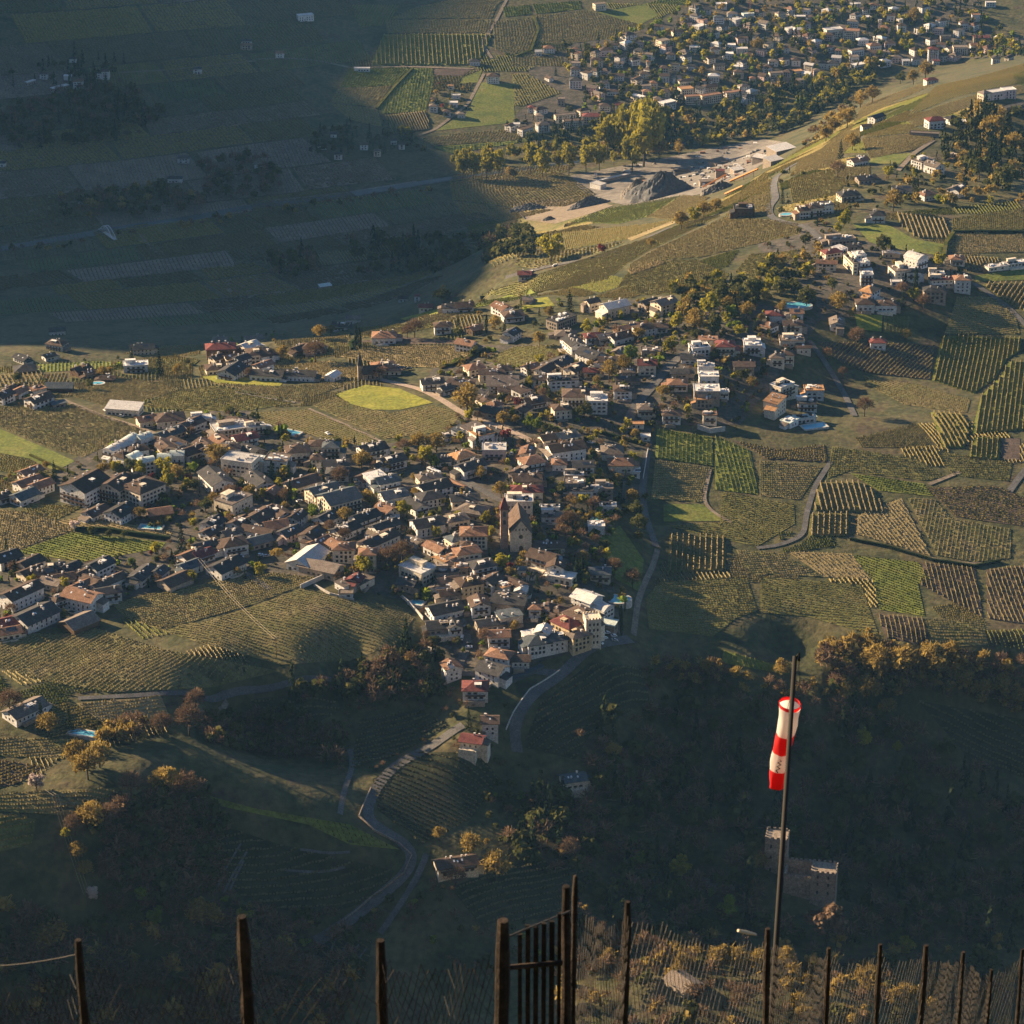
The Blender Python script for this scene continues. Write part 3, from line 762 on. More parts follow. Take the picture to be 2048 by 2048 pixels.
class MB:
    def __init__(s): s.v, s.f, s.m = [], [], []
    def quad(s, *p, m=0):
        n = len(s.v); s.v += [tuple(q) for q in p]; s.f.append(tuple(range(n, n + len(p)))); s.m.append(m); return s
    def box(s, x0, x1, y0, y1, z0, z1, m=0, bottom=True):
        n = len(s.v); s.v += [(x, y, z) for z in (z0, z1) for y in (y0, y1) for x in (x0, x1)]
        fs = [(4, 5, 7, 6), (0, 1, 5, 4), (2, 6, 7, 3), (0, 4, 6, 2), (1, 3, 7, 5)] + ([(0, 2, 3, 1)] if bottom else [])
        for f in fs: s.f.append(tuple(n + i for i in f)); s.m.append(m)
        return s
    def tube(s, pts, r, n=6, m=0, cap=True):
        """tube along points; r one radius or one per point"""
        P = [Vector(p) for p in pts]; rr = r if hasattr(r, "__len__") else [r] * len(P); base = len(s.v)
        for i, p in enumerate(P):
            d = (P[min(i + 1, len(P) - 1)] - P[max(i - 1, 0)]).normalized()
            a = d.orthogonal().normalized() if abs(d.z) > .9 else d.cross(Vector((0, 0, 1))).normalized(); b = d.cross(a)
            for k in range(n):
                t = 2 * math.pi * k / n; s.v.append(tuple(p + (a * math.cos(t) + b * math.sin(t)) * rr[i]))
        for i in range(len(P) - 1):
            for k in range(n):
                s.f.append((base + i * n + k, base + i * n + (k + 1) % n, base + (i + 1) * n + (k + 1) % n, base + (i + 1) * n + k)); s.m.append(m)
        if cap:
            s.f.append(tuple(base + k for k in range(n))[::-1]); s.m.append(m)
            s.f.append(tuple(base + (len(P) - 1) * n + k for k in range(n))); s.m.append(m)
        return s
    def build(s, name, mats, parent=None, smooth=False):
        mats = mats if isinstance(mats, (list, tuple)) else [mats]
        me = mesh_np(name, s.v, s.f, mats, smooth, s.m if len(mats) > 1 else None)
        return link(bpy.data.objects.new(name, me), parent)
def empty(name, loc, rz=0.0):
    o = link(bpy.data.objects.new(name, None)); o.location = loc; o.rotation_euler = (0, 0, rz); o.empty_display_size = 1
    return o

def img_dir(ang, py):
    """world heading of a line seen at angle ang (deg, up-right positive) near photo row py"""
    dep = R_(PITCH) + math.atan((py - 1024) / FPX); a = R_(ang)
    return math.atan2(math.sin(a) / math.sin(dep), math.cos(a))

def roof_mesh(t, L, W, e, ov, rise, th=0.28):
    b = MB(); hl, hw = L / 2 + ov, W / 2 + ov
    zl = e - rise * ov / (W / 2) if t in "gh" else e
    if t == "g":
        zr = e + rise
        for sgn in (-1, 1):
            A = [(-hl, sgn * hw, zl), (hl, sgn * hw, zl), (hl, 0, zr), (-hl, 0, zr)]
            B = [(x, y, z + th) for x, y, z in A]
            if sgn > 0: A, B = A[::-1], B[::-1]
            b.quad(*B); b.quad(*A[::-1])
            for i in range(4):
                j = (i + 1) % 4
                if {i, j} != ({2, 3} if sgn < 0 else {0, 1}): b.quad(A[i], A[j], B[j], B[i])
    elif t in "hp":
        rl = max(0.3, hl - hw) if t == "h" else 0.2
        zl = e - 0.15; zr = e + rise
        E = [(-hl, -hw, zl), (hl, -hw, zl), (hl, hw, zl), (-hl, hw, zl)]; U = [(x, y, z + th) for x, y, z in E]
        r0, r1 = (-rl, 0, zr + th), (rl, 0, zr + th)
        b.quad(U[0], U[1], r1, r0); b.quad(U[2], U[3], r0, r1); b.quad(U[1], U[2], r1); b.quad(U[3], U[0], r0)
        for i in range(4): j = (i + 1) % 4; b.quad(E[i], E[j], U[j], U[i])
        b.quad(*E[::-1])
    elif t == "v":
        n = 8; pr = [(-hw + 2 * hw * i / n, e + rise * math.sin(math.pi * i / n)) for i in range(n + 1)]
        for (y0, z0), (y1, z1) in zip(pr[:-1], pr[1:]):
            b.quad((-hl, y0, z0), (hl, y0, z0), (hl, y1, z1), (-hl, y1, z1))
            b.quad((-hl, y0, e - .2), (-hl, y0, z0), (-hl, y1, z1), (-hl, y1, e - .2)); b.quad((hl, y0, z0), (hl, y0, e - .2), (hl, y1, e - .2), (hl, y1, z1))
        b.quad((-hl, -hw, e - .2), (hl, -hw, e - .2), (hl, -hw, e), (-hl, -hw, e)); b.quad((hl, hw, e - .2), (-hl, hw, e - .2), (-hl, hw, e), (hl, hw, e)); b.quad((-hl, -hw, e - .2), (-hl, hw, e - .2), (hl, hw, e - .2), (hl, -hw, e - .2))
    elif t == "s":
        b.quad((-hl, -hw, e + th), (hl, -hw, e + th), (hl, hw, e + rise + th), (-hl, hw, e + rise + th)); b.quad((-hl, -hw, e), (-hl, hw, e + rise), (hl, hw, e + rise), (hl, -hw, e))
        b.quad((-hl, -hw, e), (hl, -hw, e), (hl, -hw, e + th), (-hl, -hw, e + th)); b.quad((hl, hw, e + rise), (-hl, hw, e + rise), (-hl, hw, e + rise + th), (hl, hw, e + rise + th))
        b.quad((-hl, hw, e + rise), (-hl, -hw, e), (-hl, -hw, e + th), (-hl, hw, e + rise + th)); b.quad((hl, -hw, e), (hl, hw, e + rise), (hl, hw, e + rise + th), (hl, -hw, e + th))
    else:   # flat, with a raised rim
        b.box(-hl, hl, -hw, hw, e, e + .22)
        r = .32
        for x0, x1, y0, y1 in ((-hl, hl, -hw, -hw + r), (-hl, hl, hw - r, hw), (-hl, -hl + r, -hw + r, hw - r), (hl - r, hl, -hw + r, hw - r)): b.box(x0, x1, y0, y1, e + .22, e + .55)
    return b

def wall_mesh(t, L, W, e, rise, zb):
    b = MB(); l, w = L / 2, W / 2; C = [(-l, -w), (l, -w), (l, w), (-l, w)]
    for i in range(4):
        j = (i + 1) % 4; b.quad((*C[i], zb), (*C[j], zb), (*C[j], e), (*C[i], e))
    if t == "g":
        b.quad((l, -w, e), (l, w, e), (l, 0, e + rise)); b.quad((-l, w, e), (-l, -w, e), (-l, 0, e + rise))
    if t == "s":
        b.quad((-l, w, e), (l, w, e), (l, w, e + rise), (-l, w, e + rise)); b.quad((l, -w, e), (l, w, e), (l, w, e + rise)); b.quad((-l, w, e), (-l, -w, e), (-l, w, e + rise))
    b.quad((-l, -w, zb), (-l, w, zb), (l, w, zb), (l, -w, zb))
    return b

def window_mesh(L, W, e, t, rise, rnd, dense=False):
    b = MB(); l, w = L / 2, W / 2
    floors = max(1, int((e - .3) / 2.75)); step = rnd.uniform(2.3, 2.7) if dense else rnd.uniform(2.8, 3.7)
    ww, wh = (1.5, 1.7) if dense else (rnd.uniform(.95, 1.2), rnd.uniform(1.25, 1.5))
    sh = (not dense) and rnd.random() < .6
    for side in range(4):
        D = L if side in (0, 2) else W
        n = max(1, int((D - 1.2) / step))
        fl = floors + (1 if (t == "g" and side in (1, 3) and rise > 1.6) else 0)
        for f in range(fl):
            nn = n if f < floors else max(1, n // 3)
            for k in range(nn):
                if rnd.random() < .10: continue
                u = (k - (nn - 1) / 2) * step; z0 = .9 + f * 2.75
                big = rnd.random() < .12 and f < floors
                zz0 = z0 - (.75 if big else 0); a = ww / 2
                def pt(x, z, o):
                    return {0: (x, -w - o, z), 1: (l + o, x, z), 2: (-x, w + o, z), 3: (-l - o, -x, z)}[side]
                b.quad(pt(u - a, zz0, .05), pt(u + a, zz0, .05), pt(u + a, z0 + wh, .05), pt(u - a, z0 + wh, .05), m=0)
                if sh:
                    for s_ in (-1, 1):
                        c = u + s_ * (a + .24); b.quad(pt(c - .22, zz0, .09), pt(c + .22, zz0, .09), pt(c + .22, z0 + wh, .09), pt(c - .22, z0 + wh, .09), m=1)
    return b

ROOFW = {"b": "dark brown", "r": "reddish brown", "o": "orange", "m": "maroon", "d": "dark grey", "s": "slate blue", "l": "pale grey", "k": "taupe", "n": "pale green"}
WALLW = {"w": "white", "c": "cream", "y": "ochre", "t": "timber", "p": "pink", "k": "brown"}
TYPEW = {"g": "gable", "h": "hip", "p": "pyramid", "f": "flat", "v": "vaulted", "s": "sloping"}
KINDN = {"H": ("hotel", "hotel"), "B": ("barn", "barn"), "A": ("apartment_block", "apartment block"), "S": ("shed", "shed"), "": ("house", "house")}
PLACES = [(1010, 1040, "around the church tower"), (900, 1130, "below and left of the church"), (1060, 1150, "beside the graveyard"), (1150, 1215, "beside the crenellated tower"), (930, 1230, "over the lower road bend"), (930, 1400, "at the lower road bend"),
          (650, 1100, "around the school hall"), (520, 1060, "left of the school hall"), (100, 1170, "above the curved lower vineyard"), (300, 1130, "above the sloping vineyard"), (60, 985, "at the left edge lawn"), (240, 1000, "below the white terraced hotel"),
          (260, 890, "around the white terraced hotel"), (420, 870, "around the large flat pale roof"), (500, 970, "left of the big slate hotel"), (660, 930, "behind the big slate hotel"), (720, 990, "beside the big slate hotel"), (830, 950, "along the middle street"),
          (960, 870, "below the paved lane"), (970, 770, "around the big orange tree"), (1090, 720, "above the big orange tree"), (1100, 800, "right of the big orange tree"), (1110, 910, "above the church square"), (1180, 970, "on the dark garden slope"), (1240, 890, "at the walled edge street"),
          (1290, 640, "along the upper street"), (1300, 750, "along the steep side street"), (1430, 700, "around the long pale flat roofs"), (1420, 830, "at the vineyard's upper edge"), (1580, 640, "below the wooded knoll"), (1570, 820, "at the blue pool terrace"), (1720, 540, "on the hilltop square"), (1830, 600, "at the hilltop's far edge"), (1740, 600, "below the hilltop square"),
          (1640, 420, "at the road hairpin"), (1820, 380, "on the wooded ridge"), (1900, 230, "on the far ridge"), (1730, 240, "on the far sunny flank"), (480, 700, "along the valley-side crest"), (60, 690, "in shade behind the crest"), (640, 650, "in shade past the crest"), (230, 740, "along the crest vineyards"), (60, 780, "at the left lane"), (760, 700, "by the spired chapel"), (950, 630, "on the upper lawns"), (850, 600, "in shade at the flank"),
          (1420, 340, "at the gravel works"), (300, 340, "in the shaded valley fields"), (150, 150, "on the far shaded slope"), (560, 60, "at the far shaded road"), (700, 280, "in the shadow-edge hamlet"), (890, 190, "in the sunlit valley hamlet"), (980, 140, "at the sunlit valley crossing"),
          (1070, 230, "at the town's river corner"), (1150, 140, "at the town's field edge"), (1220, 200, "above the tall poplars"), (1290, 110, "in the town's left half"), (1400, 190, "along the town's river row"), (1400, 100, "in the town's middle"), (1440, 30, "under the tower crane"), (1580, 130, "above the river gorge"), (1680, 60, "among the town's dark trees"), (1720, 110, "right of the gorge"), (1880, 90, "at the town's right end"),
          (920, 1720, "beside the winding road"), (1150, 1550, "alone in the dark ravine"), (1370, 1960, "behind the net fence"), (60, 1420, "on the lower left terrace")]
HOUSES = """
T 0 600 4.83
550 400 16 12 6 -8 h b w;215 545 14 9 4 -18 g d w;470 525 10 8 4 15 g d w;1370 440 20 12 6 4 g d c;550 275 14 9 5 5 g d w;240 645 15 13 3 5 h d t B;780 650 12 10 5 20 g b t;1310 612 17 9 6 3 f l w
1040 740 10 7 3 0 g b t;870 690 8 7 4 10 g b k;100 840 9 7 4 30 g b w;185 862 10 8 5 30 g r w;30 895 12 10 6 30 g b w;575 810 18 10 4 0 g s t B;375 930 17 11 6 22 g b w;360 850 10 8 5 15 f r c;565 990 10 5 3 12 s s k S
1200 1020 23 12 5 -4 s l c S;1420 1130 13 9 5 10 g r c;1640 1110 19 14 6 5 h b c;1845 1170 16 10 5 25 g b w;1640 1262 19 10 4 22 g s k
1080 1420 9 8 9 35 v l w H;1180 1372 11 9 9 35 v l w H;1262 1318 9 8 8 35 v n w H;1385 1302 10 8 8 20 v n w H;1190 1480 9 9 9 30 h b w H;1290 1490 9 8 9 30 v n w H;1410 1530 10 8 9 10 v n w H;1330 1420 12 9 8 10 h b w H
1580 1385 16 10 5 -35 g b c;1590 1495 9 7 7 0 v n w;1712 1470 9 8 8 0 v n w;1850 1435 15 11 7 20 g b w;1690 1362 15 7 5 -20 s b w
290 1635 14 9 5 22 g r c;270 1735 17 10 5 22 g r w;400 1762 13 9 6 22 g r w;235 1862 15 11 5 25 g s w;20 1875 9 7 5 20 g b w
820 1735 25 20 11 33 g b w H;1120 1745 18 16 10 40 g b c H;1380 1760 21 18 10 25 h b c H
T 400 600 4.83
190 365 12 10 5 0 h k c;515 352 15 10 4 8 g k c;200 432 21 12 7 3 h m t H;470 420 13 10 6 20 g l c;160 540 9 8 5 20 g b c;300 535 9 8 5 10 g b c;560 480 16 13 7 5 h b c;640 505 10 9 6 10 g b w;400 545 10 9 6 20 g d w;330 585 9 7 4 20 g b c
150 632 14 11 4 5 h b c;310 652 18 14 6 38 g d w;610 610 13 8 5 20 g r w;650 690 23 10 5 -4 g d w;950 690 25 10 5 -3 g d w H;1280 712 10 7 4 35 g l w;960 452 10 8 4 20 g b t;1080 432 15 11 4 0 h b c
1360 225 14 10 5 -5 g d w;1480 160 13 10 5 0 g k w;1780 322 17 12 5 0 h r w;1770 612 16 12 6 5 h r c;1880 652 9 7 4 0 g r c
20 1130 12 8 4 5 f l w;280 1215 22 14 6 8 f l k H;350 1165 16 7 6 -10 s b k;530 1210 13 6 6 10 f l c;430 1305 15 10 6 12 g m w;40 1372 11 10 6 -30 g b c;195 1335 12 10 6 -30 g r c;300 1405 11 8 7 5 h b w;60 1432 9 9 7 30 g b w
490 1432 15 12 4 -20 g d k;390 1520 21 14 11 -8 f l c H;560 1530 10 9 8 -8 f n c H;750 1520 15 12 9 -5 f k w;940 1420 15 12 8 5 p b c H;1160 1370 14 9 8 0 h b c H;1270 1385 11 10 9 0 p s c H;1140 1500 9 9 6 0 p b c H;1310 1560 17 10 5 4 g d w
1660 1405 17 12 6 12 g d w;1850 1520 16 11 6 15 g d w;150 1690 24 14 8 -38 g d w H;560 1715 20 12 6 -35 g d w;690 1830 9 8 5 40 g r t;970 1740 23 12 5 18 g b c;1330 1640 14 12 5 0 h d w;1600 1690 15 9 5 25 g b w;1690 1690 12 9 8 15 s l w;1800 1715 14 11 7 12 g s w
1190 1810 19 14 9 15 g s c H;1340 1870 22 18 10 15 g s c H;1860 1855 15 12 5 10 g s w;320 1905 19 15 8 30 f k c
T 800 560 4.83
620 225 13 10 5 3 g b w;985 242 14 10 6 -25 g r w;1090 312 15 11 5 5 h b w;410 420 12 9 6 2 h b w;720 452 9 8 4 15 g r t;1080 490 11 9 6 30 g d w;640 590 13 10 6 -10 g r w;250 240 12 8 4 0 g m w;165 142 5 5 6 0 p m w;30 160 9 7 4 0 g d w;1230 172 7 6 4 0 g k p
1560 360 21 11 7 20 f d k A;1600 500 15 11 3 0 h k k;1680 580 17 11 7 -42 g d w;1870 522 13 9 6 5 h m w;720 822 13 10 6 10 h r c;880 872 17 9 6 2 g b c;1000 840 11 9 6 5 h b c;310 962 15 10 6 5 g d w;440 1022 9 8 5 15 g d w;600 972 18 10 6 -3 g b w
990 950 21 18 6 0 g k w;1055 1040 15 9 5 3 g b c;1170 1060 10 9 6 20 s b w;790 1062 8 6 4 -10 g d w;800 1140 9 7 4 -30 g b c;1260 822 11 8 6 15 g r w;1400 842 13 10 6 30 g b c;1550 772 15 12 6 25 g d c;1690 832 14 10 6 25 g b c;1840 860 9 7 5 0 g m c;1570 950 21 9 6 3 f d w;1350 932 11 9 6 5 g b w
1840 692 17 13 6 -20 g d w;920 1182 9 8 4 20 h r c;900 1242 14 11 4 -10 g d k;1300 1142 15 10 5 10 g b w;1180 1232 11 9 5 30 g b c;1730 1072 22 14 8 0 h b c H;1560 1212 12 10 7 5 h b c;1900 1140 14 12 9 0 f l w H
590 1440 10 9 6 30 s s w;790 1470 13 11 8 12 f o w;470 1502 9 7 3 10 f d w;700 1412 14 9 7 20 s k w;900 1440 13 8 6 -20 g d w;910 1610 15 12 8 0 f l p;600 1672 14 10 5 15 h o c;420 1722 9 7 4 5 g d w;680 1772 18 11 7 17 g d w
1230 1642 12 9 6 70 g r c;1270 1722 14 12 6 10 h r w;1160 1832 12 10 5 30 g b k;1230 1885 18 10 6 3 g b k;1600 1482 13 10 6 10 g s c;1440 1502 12 9 6 10 g b c;1600 1590 23 13 8 8 g b w H;1540 1742 9 9 5 0 p r w;1770 1762 13 10 6 2 g d w;1680 1872 12 5 4 0 f l k;270 1882 14 9 5 8 h k c
T 1200 560 4.83
140 222 19 12 8 12 g l c H;-80 190 9 8 8 12 g d c;470 197 13 9 7 15 g d k;620 192 16 12 9 15 g k c H;290 440 16 8 4 10 g r k;430 440 15 10 6 10 h b w;190 520 17 11 5 14 g b w;40 530 11 9 5 10 g k c;595 430 8 7 5 0 g b w
490 670 13 9 4 0 f k k;455 782 12 10 8 0 g m c;190 672 10 8 4 30 g k k;80 752 13 10 5 0 g b w;240 942 13 7 4 0 g b k;220 1032 12 10 6 0 h b w;280 862 9 7 4 0 g k k;960 632 13 10 7 5 f l w;1045 562 13 6 6 0 s r c;1210 600 13 12 7 0 h m c H;1470 600 12 14 7 0 f l w;890 732 15 9 4 0 g d w
770 870 12 8 4 0 g d k;750 972 13 10 5 0 h r w;1390 800 14 9 5 0 g b k;1025 822 11 6 8 0 f l w H;1050 910 13 10 8 0 f l w H;1030 1042 17 13 9 0 f l k H;1010 1142 12 6 6 0 f o k H;1200 1072 6 5 5 0 f l w;1060 1290 9 7 7 0 f r c;450 1212 12 10 5 0 h k c;690 1272 12 9 6 0 h b w;350 1382 10 5 3 0 f o c S;440 1502 6 5 3 0 f l w S
1680 312 11 9 5 0 h m w;1640 422 9 9 4 20 h r w;1860 402 13 9 6 0 g b c;1710 722 10 9 7 0 h k c;1810 692 9 9 7 0 h b c;1850 562 17 11 5 0 f k c;1900 292 9 8 5 0 g r w;1760 1000 14 10 10 20 f l c H;1690 1145 17 10 10 38 s o c H;1830 1350 10 8 4 25 f n w;120 1622 14 14 5 0 p k c;200 1742 16 12 5 0 h r c;340 1832 6 6 4 0 s l w
T 1600 420 4.3125
60 1650 13 10 6 0 f d w H;120 1535 13 10 7 0 f o w H;40 1780 15 6 4 5 f n w H;670 20 11 10 7 0 p d w;350 240 22 9 4 5 f k k;340 325 9 8 6 15 s l w;270 345 14 9 6 8 h m c;230 440 15 7 6 -3 g r c;465 295 10 8 6 0 g d k
510 375 10 8 9 -55 f l w H;545 440 9 8 9 -55 f l w H;440 420 22 4 9 -55 f k c H;575 545 9 7 9 0 f l w H;1000 385 14 12 8 -20 v l w;765 365 9 4 4 0 f l k;860 500 14 13 7 -50 f k c H;975 505 11 10 7 0 h b w;830 612 8 5 3 0 f l w S;1355 400 11 9 5 0 p r c
1180 540 11 7 6 0 f l c;1220 590 18 7 6 3 f m c H;1400 575 12 10 10 0 h r w H;1160 665 16 12 9 0 h d k H;605 675 13 10 6 25 h o w;560 780 13 11 5 0 h b w;740 790 15 10 5 0 h b w;320 950 13 10 5 80 g k w;670 1120 11 8 5 0 h m w;30 1160 10 8 5 0 g b c;1700 480 18 6 3 8 f l c;1850 450 18 6 3 8 f l c
T 0 960 4.83
60 715 15 12 6 20 g d w;290 772 15 10 5 30 g b c;300 862 15 9 5 25 g b c;430 870 12 9 5 10 g b k;500 822 15 11 5 5 h d c;680 822 12 9 5 25 g d w;840 872 15 9 5 30 g b w;960 792 15 11 7 30 g d w;500 962 12 9 4 -10 g k c;610 920 12 9 5 10 g b c;880 952 12 9 5 -20 g b w;780 1000 12 8 5 28 g r w
1040 962 23 8 5 28 g b w;1370 882 18 10 5 45 g d w;1540 862 9 8 5 45 g d w;1690 942 18 12 4 25 g b k B;1830 802 13 9 5 22 g s w;1850 702 15 10 5 25 g r w;200 1052 24 12 8 28 g b w;570 1122 9 8 6 20 h b w;790 1090 20 13 8 -12 g r w;1040 1052 14 9 6 10 g d w;330 1272 24 16 6 28 g d w;760 1340 18 14 4 25 g k t B;60 1442 15 9 4 10 g r c;50 1352 14 10 5 15 g m w
920 285 15 10 4 28 g b w;1160 275 16 13 6 35 g d w;1540 285 14 10 4 8 g r t B
T 400 920 4.83
120 582 13 11 5 40 g d w;380 582 13 11 5 35 g b w;590 512 21 13 6 32 g b c;760 482 15 10 6 -30 g b w;930 522 12 9 6 40 g b w;730 602 14 11 5 10 g r w;860 672 14 10 6 25 g d p;1080 692 14 11 7 38 g b c;1220 532 15 11 5 30 g d w;1400 642 17 11 5 25 g d w;1590 522 17 11 6 20 g d w;1800 452 12 11 6 -25 g r c;1780 612 17 10 6 20 g d w;1860 552 8 6 4 0 f l w
100 672 12 9 4 30 g b w;60 802 16 9 5 15 g d c;320 772 15 12 7 10 h b w;560 662 20 8 5 -12 g b w;560 755 15 10 4 15 g s k;300 682 11 8 4 15 g d w;20 882 12 9 5 20 g m w;250 992 21 13 5 28 g d w;1150 772 14 9 5 25 g r c;1330 802 13 9 6 -30 g r c;1390 815 13 11 9 0 h r c H;1620 872 10 9 12 0 h r c H;1040 912 24 15 5 40 g l w S;1170 1002 24 12 5 -12 g k k S;1560 1155 13 9 4 30 f k c;1400 1180 9 8 4 25 s k w;1410 1275 8 5 3 0 f k w S;1720 742 26 11 7 25 g b c H;1500 1130 8 8 6 45 g m k
T 780 900 6.44
560 432 20 13 6 15 g d w;510 562 15 12 6 10 h d w;850 422 15 4 3 -25 g r c S;960 592 17 10 7 4 g d c;340 682 13 10 5 -30 g d w;1060 732 17 13 5 -10 h k c;850 852 14 10 7 10 h k c;480 902 18 13 7 10 g d w;310 1140 10 6 4 -20 g k c;1080 1022 16 13 9 0 h r c H;850 1112 11 9 5 15 h s c;1010 1192 9 6 6 0 h b w
590 1232 14 8 5 -25 g r w;780 1262 8 7 5 10 h b w;990 1272 15 10 7 8 h r c;690 1392 9 6 4 -25 s o k;840 1382 9 7 4 0 g k c;1180 1442 15 11 6 12 h d w;360 1492 18 14 8 -20 f l c;740 1542 14 7 5 0 f d k;920 1490 8 6 5 0 f o k;740 1652 13 8 5 8 g b w;1020 1662 14 12 7 10 h b y;1310 1642 12 10 6 30 g b w;690 1732 10 6 5 0 f k w;770 1812 12 8 5 5 g b k
1600 1692 14 9 4 -25 g b k;1690 1772 7 6 5 70 g l w;1460 1732 8 7 5 -30 f o c;1550 1872 17 11 5 -10 g d k;230 1682 10 9 4 -10 g d k;1760 480 20 10 8 0 h m c H;1660 620 17 11 11 0 f l c H;1790 350 15 9 6 2 g b k
T 1000 860 6.44
960 660 13 8 5 0 f k k;1040 760 15 7 4 0 f d w;1220 740 5 5 5 0 f n w;1330 722 12 9 6 0 f k k;640 982 12 4 4 0 f l w;680 1090 14 8 4 0 f k w;1240 1210 10 8 5 0 f l w;1390 962 10 6 4 0 f l w;640 1452 18 9 5 0 g b c;560 1592 17 12 6 -15 g b w;720 1702 11 10 7 75 g b w;800 1862 15 9 4 -10 f l c;1290 1792 12 10 6 0 g s c;1050 1565 5 4 3 60 g r k S;280 1770 5 5 4 0 p s c S
T 780 1130 6.44
700 522 19 13 5 12 g d w;640 742 15 11 4 5 g d k;820 742 10 8 5 -60 g d w;1150 452 12 11 6 -65 g b w;1540 420 19 12 5 -5 g d k;1530 622 14 9 5 10 s s c;1290 712 16 9 4 8 g d k;1400 862 12 9 7 2 g r w;1800 872 7 5 4 8 s l w;790 1272 9 9 8 -50 g r w;1410 1122 14 10 6 -10 h r w;1320 1302 15 13 6 -15 g d w;1100 1532 14 12 6 0 h m w;1680 1182 10 8 4 0 g b w
T 1020 1100 6.44
940 792 19 15 11 -25 h b c H;740 902 15 12 10 -25 h m y H;850 1022 15 12 9 -40 h k y H;990 572 14 12 6 -20 g l w;1170 702 12 10 6 -20 v l w;1240 922 12 7 4 -10 s n k S;350 1140 14 11 7 8 h s w H;570 1092 13 11 7 8 h s w H;430 1010 9 8 9 60 g l w;320 722 7 6 5 0 h r w;500 702 8 7 5 30 p b w;625 742 9 8 5 30 h b w;250 1062 8 5 4 10 s l w S
T 0 0 1
980 1436 9 9 8 0 g b w;945 1474 12 9 4 -8 g m c;1146 1552 13 9 5 8 g s c;912 1720 22 10 5 9 g b c;1366 1958 15 12 4 -35 g k k B;50 1412 22 12 4 28 g k w
T 1024 0 3.773
660 25 15 10 8 5 f k c A;280 350 14 11 6 0 h r w;200 380 8 7 5 0 g l w;480 360 9 8 6 0 h r w;600 350 9 7 5 0 h r c;880 250 17 12 6 10 h b w;480 470 12 10 9 0 f k c;480 508 12 10 9 0 h b w;480 592 15 11 10 0 h d w;640 440 15 10 9 0 h b c;280 580 9 7 4 -20 g b w;800 560 15 9 6 0 g b w;770 330 9 8 5 0 g b w;970 370 14 11 6 -10 h d c;1140 300 14 12 9 10 f k c A;1140 372 8 6 4 40 s l w;1200 400 11 9 6 0 h b w
1250 230 14 9 6 5 h b c;1100 190 14 8 5 -5 g b w;1415 190 15 11 9 15 f l w A;1380 350 13 10 6 0 f l w;1460 60 14 10 6 0 g d w;1580 25 14 9 7 0 f l w;1560 120 14 10 8 0 h s w;1690 140 14 11 8 15 f l w;1780 100 15 7 8 5 f n w;1590 190 14 8 6 15 g r w;1660 250 12 9 6 30 g r w;1860 270 14 10 7 25 g d w;1530 360 11 9 6 0 h b w;1650 335 12 9 7 0 f l w;1735 362 14 9 7 0 f l c;1630 400 13 10 7 0 f l w;1790 400 11 8 5 0 h b w
1350 490 9 8 5 0 g d w;1300 120 10 8 5 0 h d w;1030 460 5 5 12 0 p r c;1150 500 11 9 9 0 h b c;1150 560 12 10 8 0 g b w;1000 545 12 9 6 0 h b c;800 470 12 8 5 0 g k w;940 590 12 9 6 20 g r c;1070 615 9 9 7 0 h r c;1020 680 11 9 8 0 h r p;950 722 17 8 6 -15 f l c;760 680 14 8 5 0 h b w;840 672 10 8 5 0 h r w;1520 560 14 10 8 0 h l w;1310 600 18 9 8 5 h b c;1310 662 16 13 10 5 f o c A;1160 680 10 8 7 0 h b c;1500 642 20 11 9 5 h b c A
1360 722 18 9 10 3 f r c A;1500 712 25 9 10 8 f r c A;1665 690 22 9 10 8 f r c A;1100 735 10 9 8 0 h k p;1170 765 19 11 9 12 f l w A;1720 762 12 6 4 20 g l w;1040 812 12 7 6 0 f l w;860 845 9 8 10 0 f l w;740 872 14 8 6 0 h o w;700 785 13 10 7 0 h b c;810 782 9 8 6 0 g m c;370 740 9 9 8 0 f k k;210 812 16 10 6 10 h b w;150 802 9 8 6 0 h m w;210 862 9 9 8 0 h k c;400 862 25 8 9 5 f k c A;460 905 22 10 10 3 f b w A;610 862 24 12 9 0 h m c A;230 925 14 12 9 5 h k w A;100 965 17 9 8 15 f b w A;30 932 9 8 7 0 f l w;1710 532 12 9 8 0 h b c;1820 582 9 8 7 0 p r c
1750 1560 16 13 8 0 f d t;650 1382 15 10 6 -15 f l w S;770 1335 44 3 4 12 f l k S;1560 1212 20 14 5 12 s k k S;1570 1285 9 7 8 0 f m k S;1280 1282 17 7 4 3 g b k S;1700 1272 13 8 4 10 s l k S;1470 1362 15 6 4 3 s k k S;1880 1180 15 10 6 -10 s l k S
T 1536 0 3.773
660 25 12 7 6 5 f l w;800 30 11 8 6 0 h r w;240 120 14 8 7 0 f l k;490 215 23 13 11 5 f l c A;630 225 20 13 12 -3 f r c A;735 125 14 6 5 5 s l k;845 150 4 4 13 0 f l c;1010 180 11 10 14 0 h b w A;995 145 7 5 9 10 f l c;1250 360 13 10 17 0 h m w A;1340 270 13 10 14 0 f d k A;1450 350 18 12 10 0 f k c A;1610 272 20 9 7 0 g m k;800 330 16 11 8 5 h r w;920 312 14 10 8 0 h b p;665 372 19 9 8 8 f k w A;900 382 10 8 7 -5 h k c;970 422 13 9 7 0 h k p
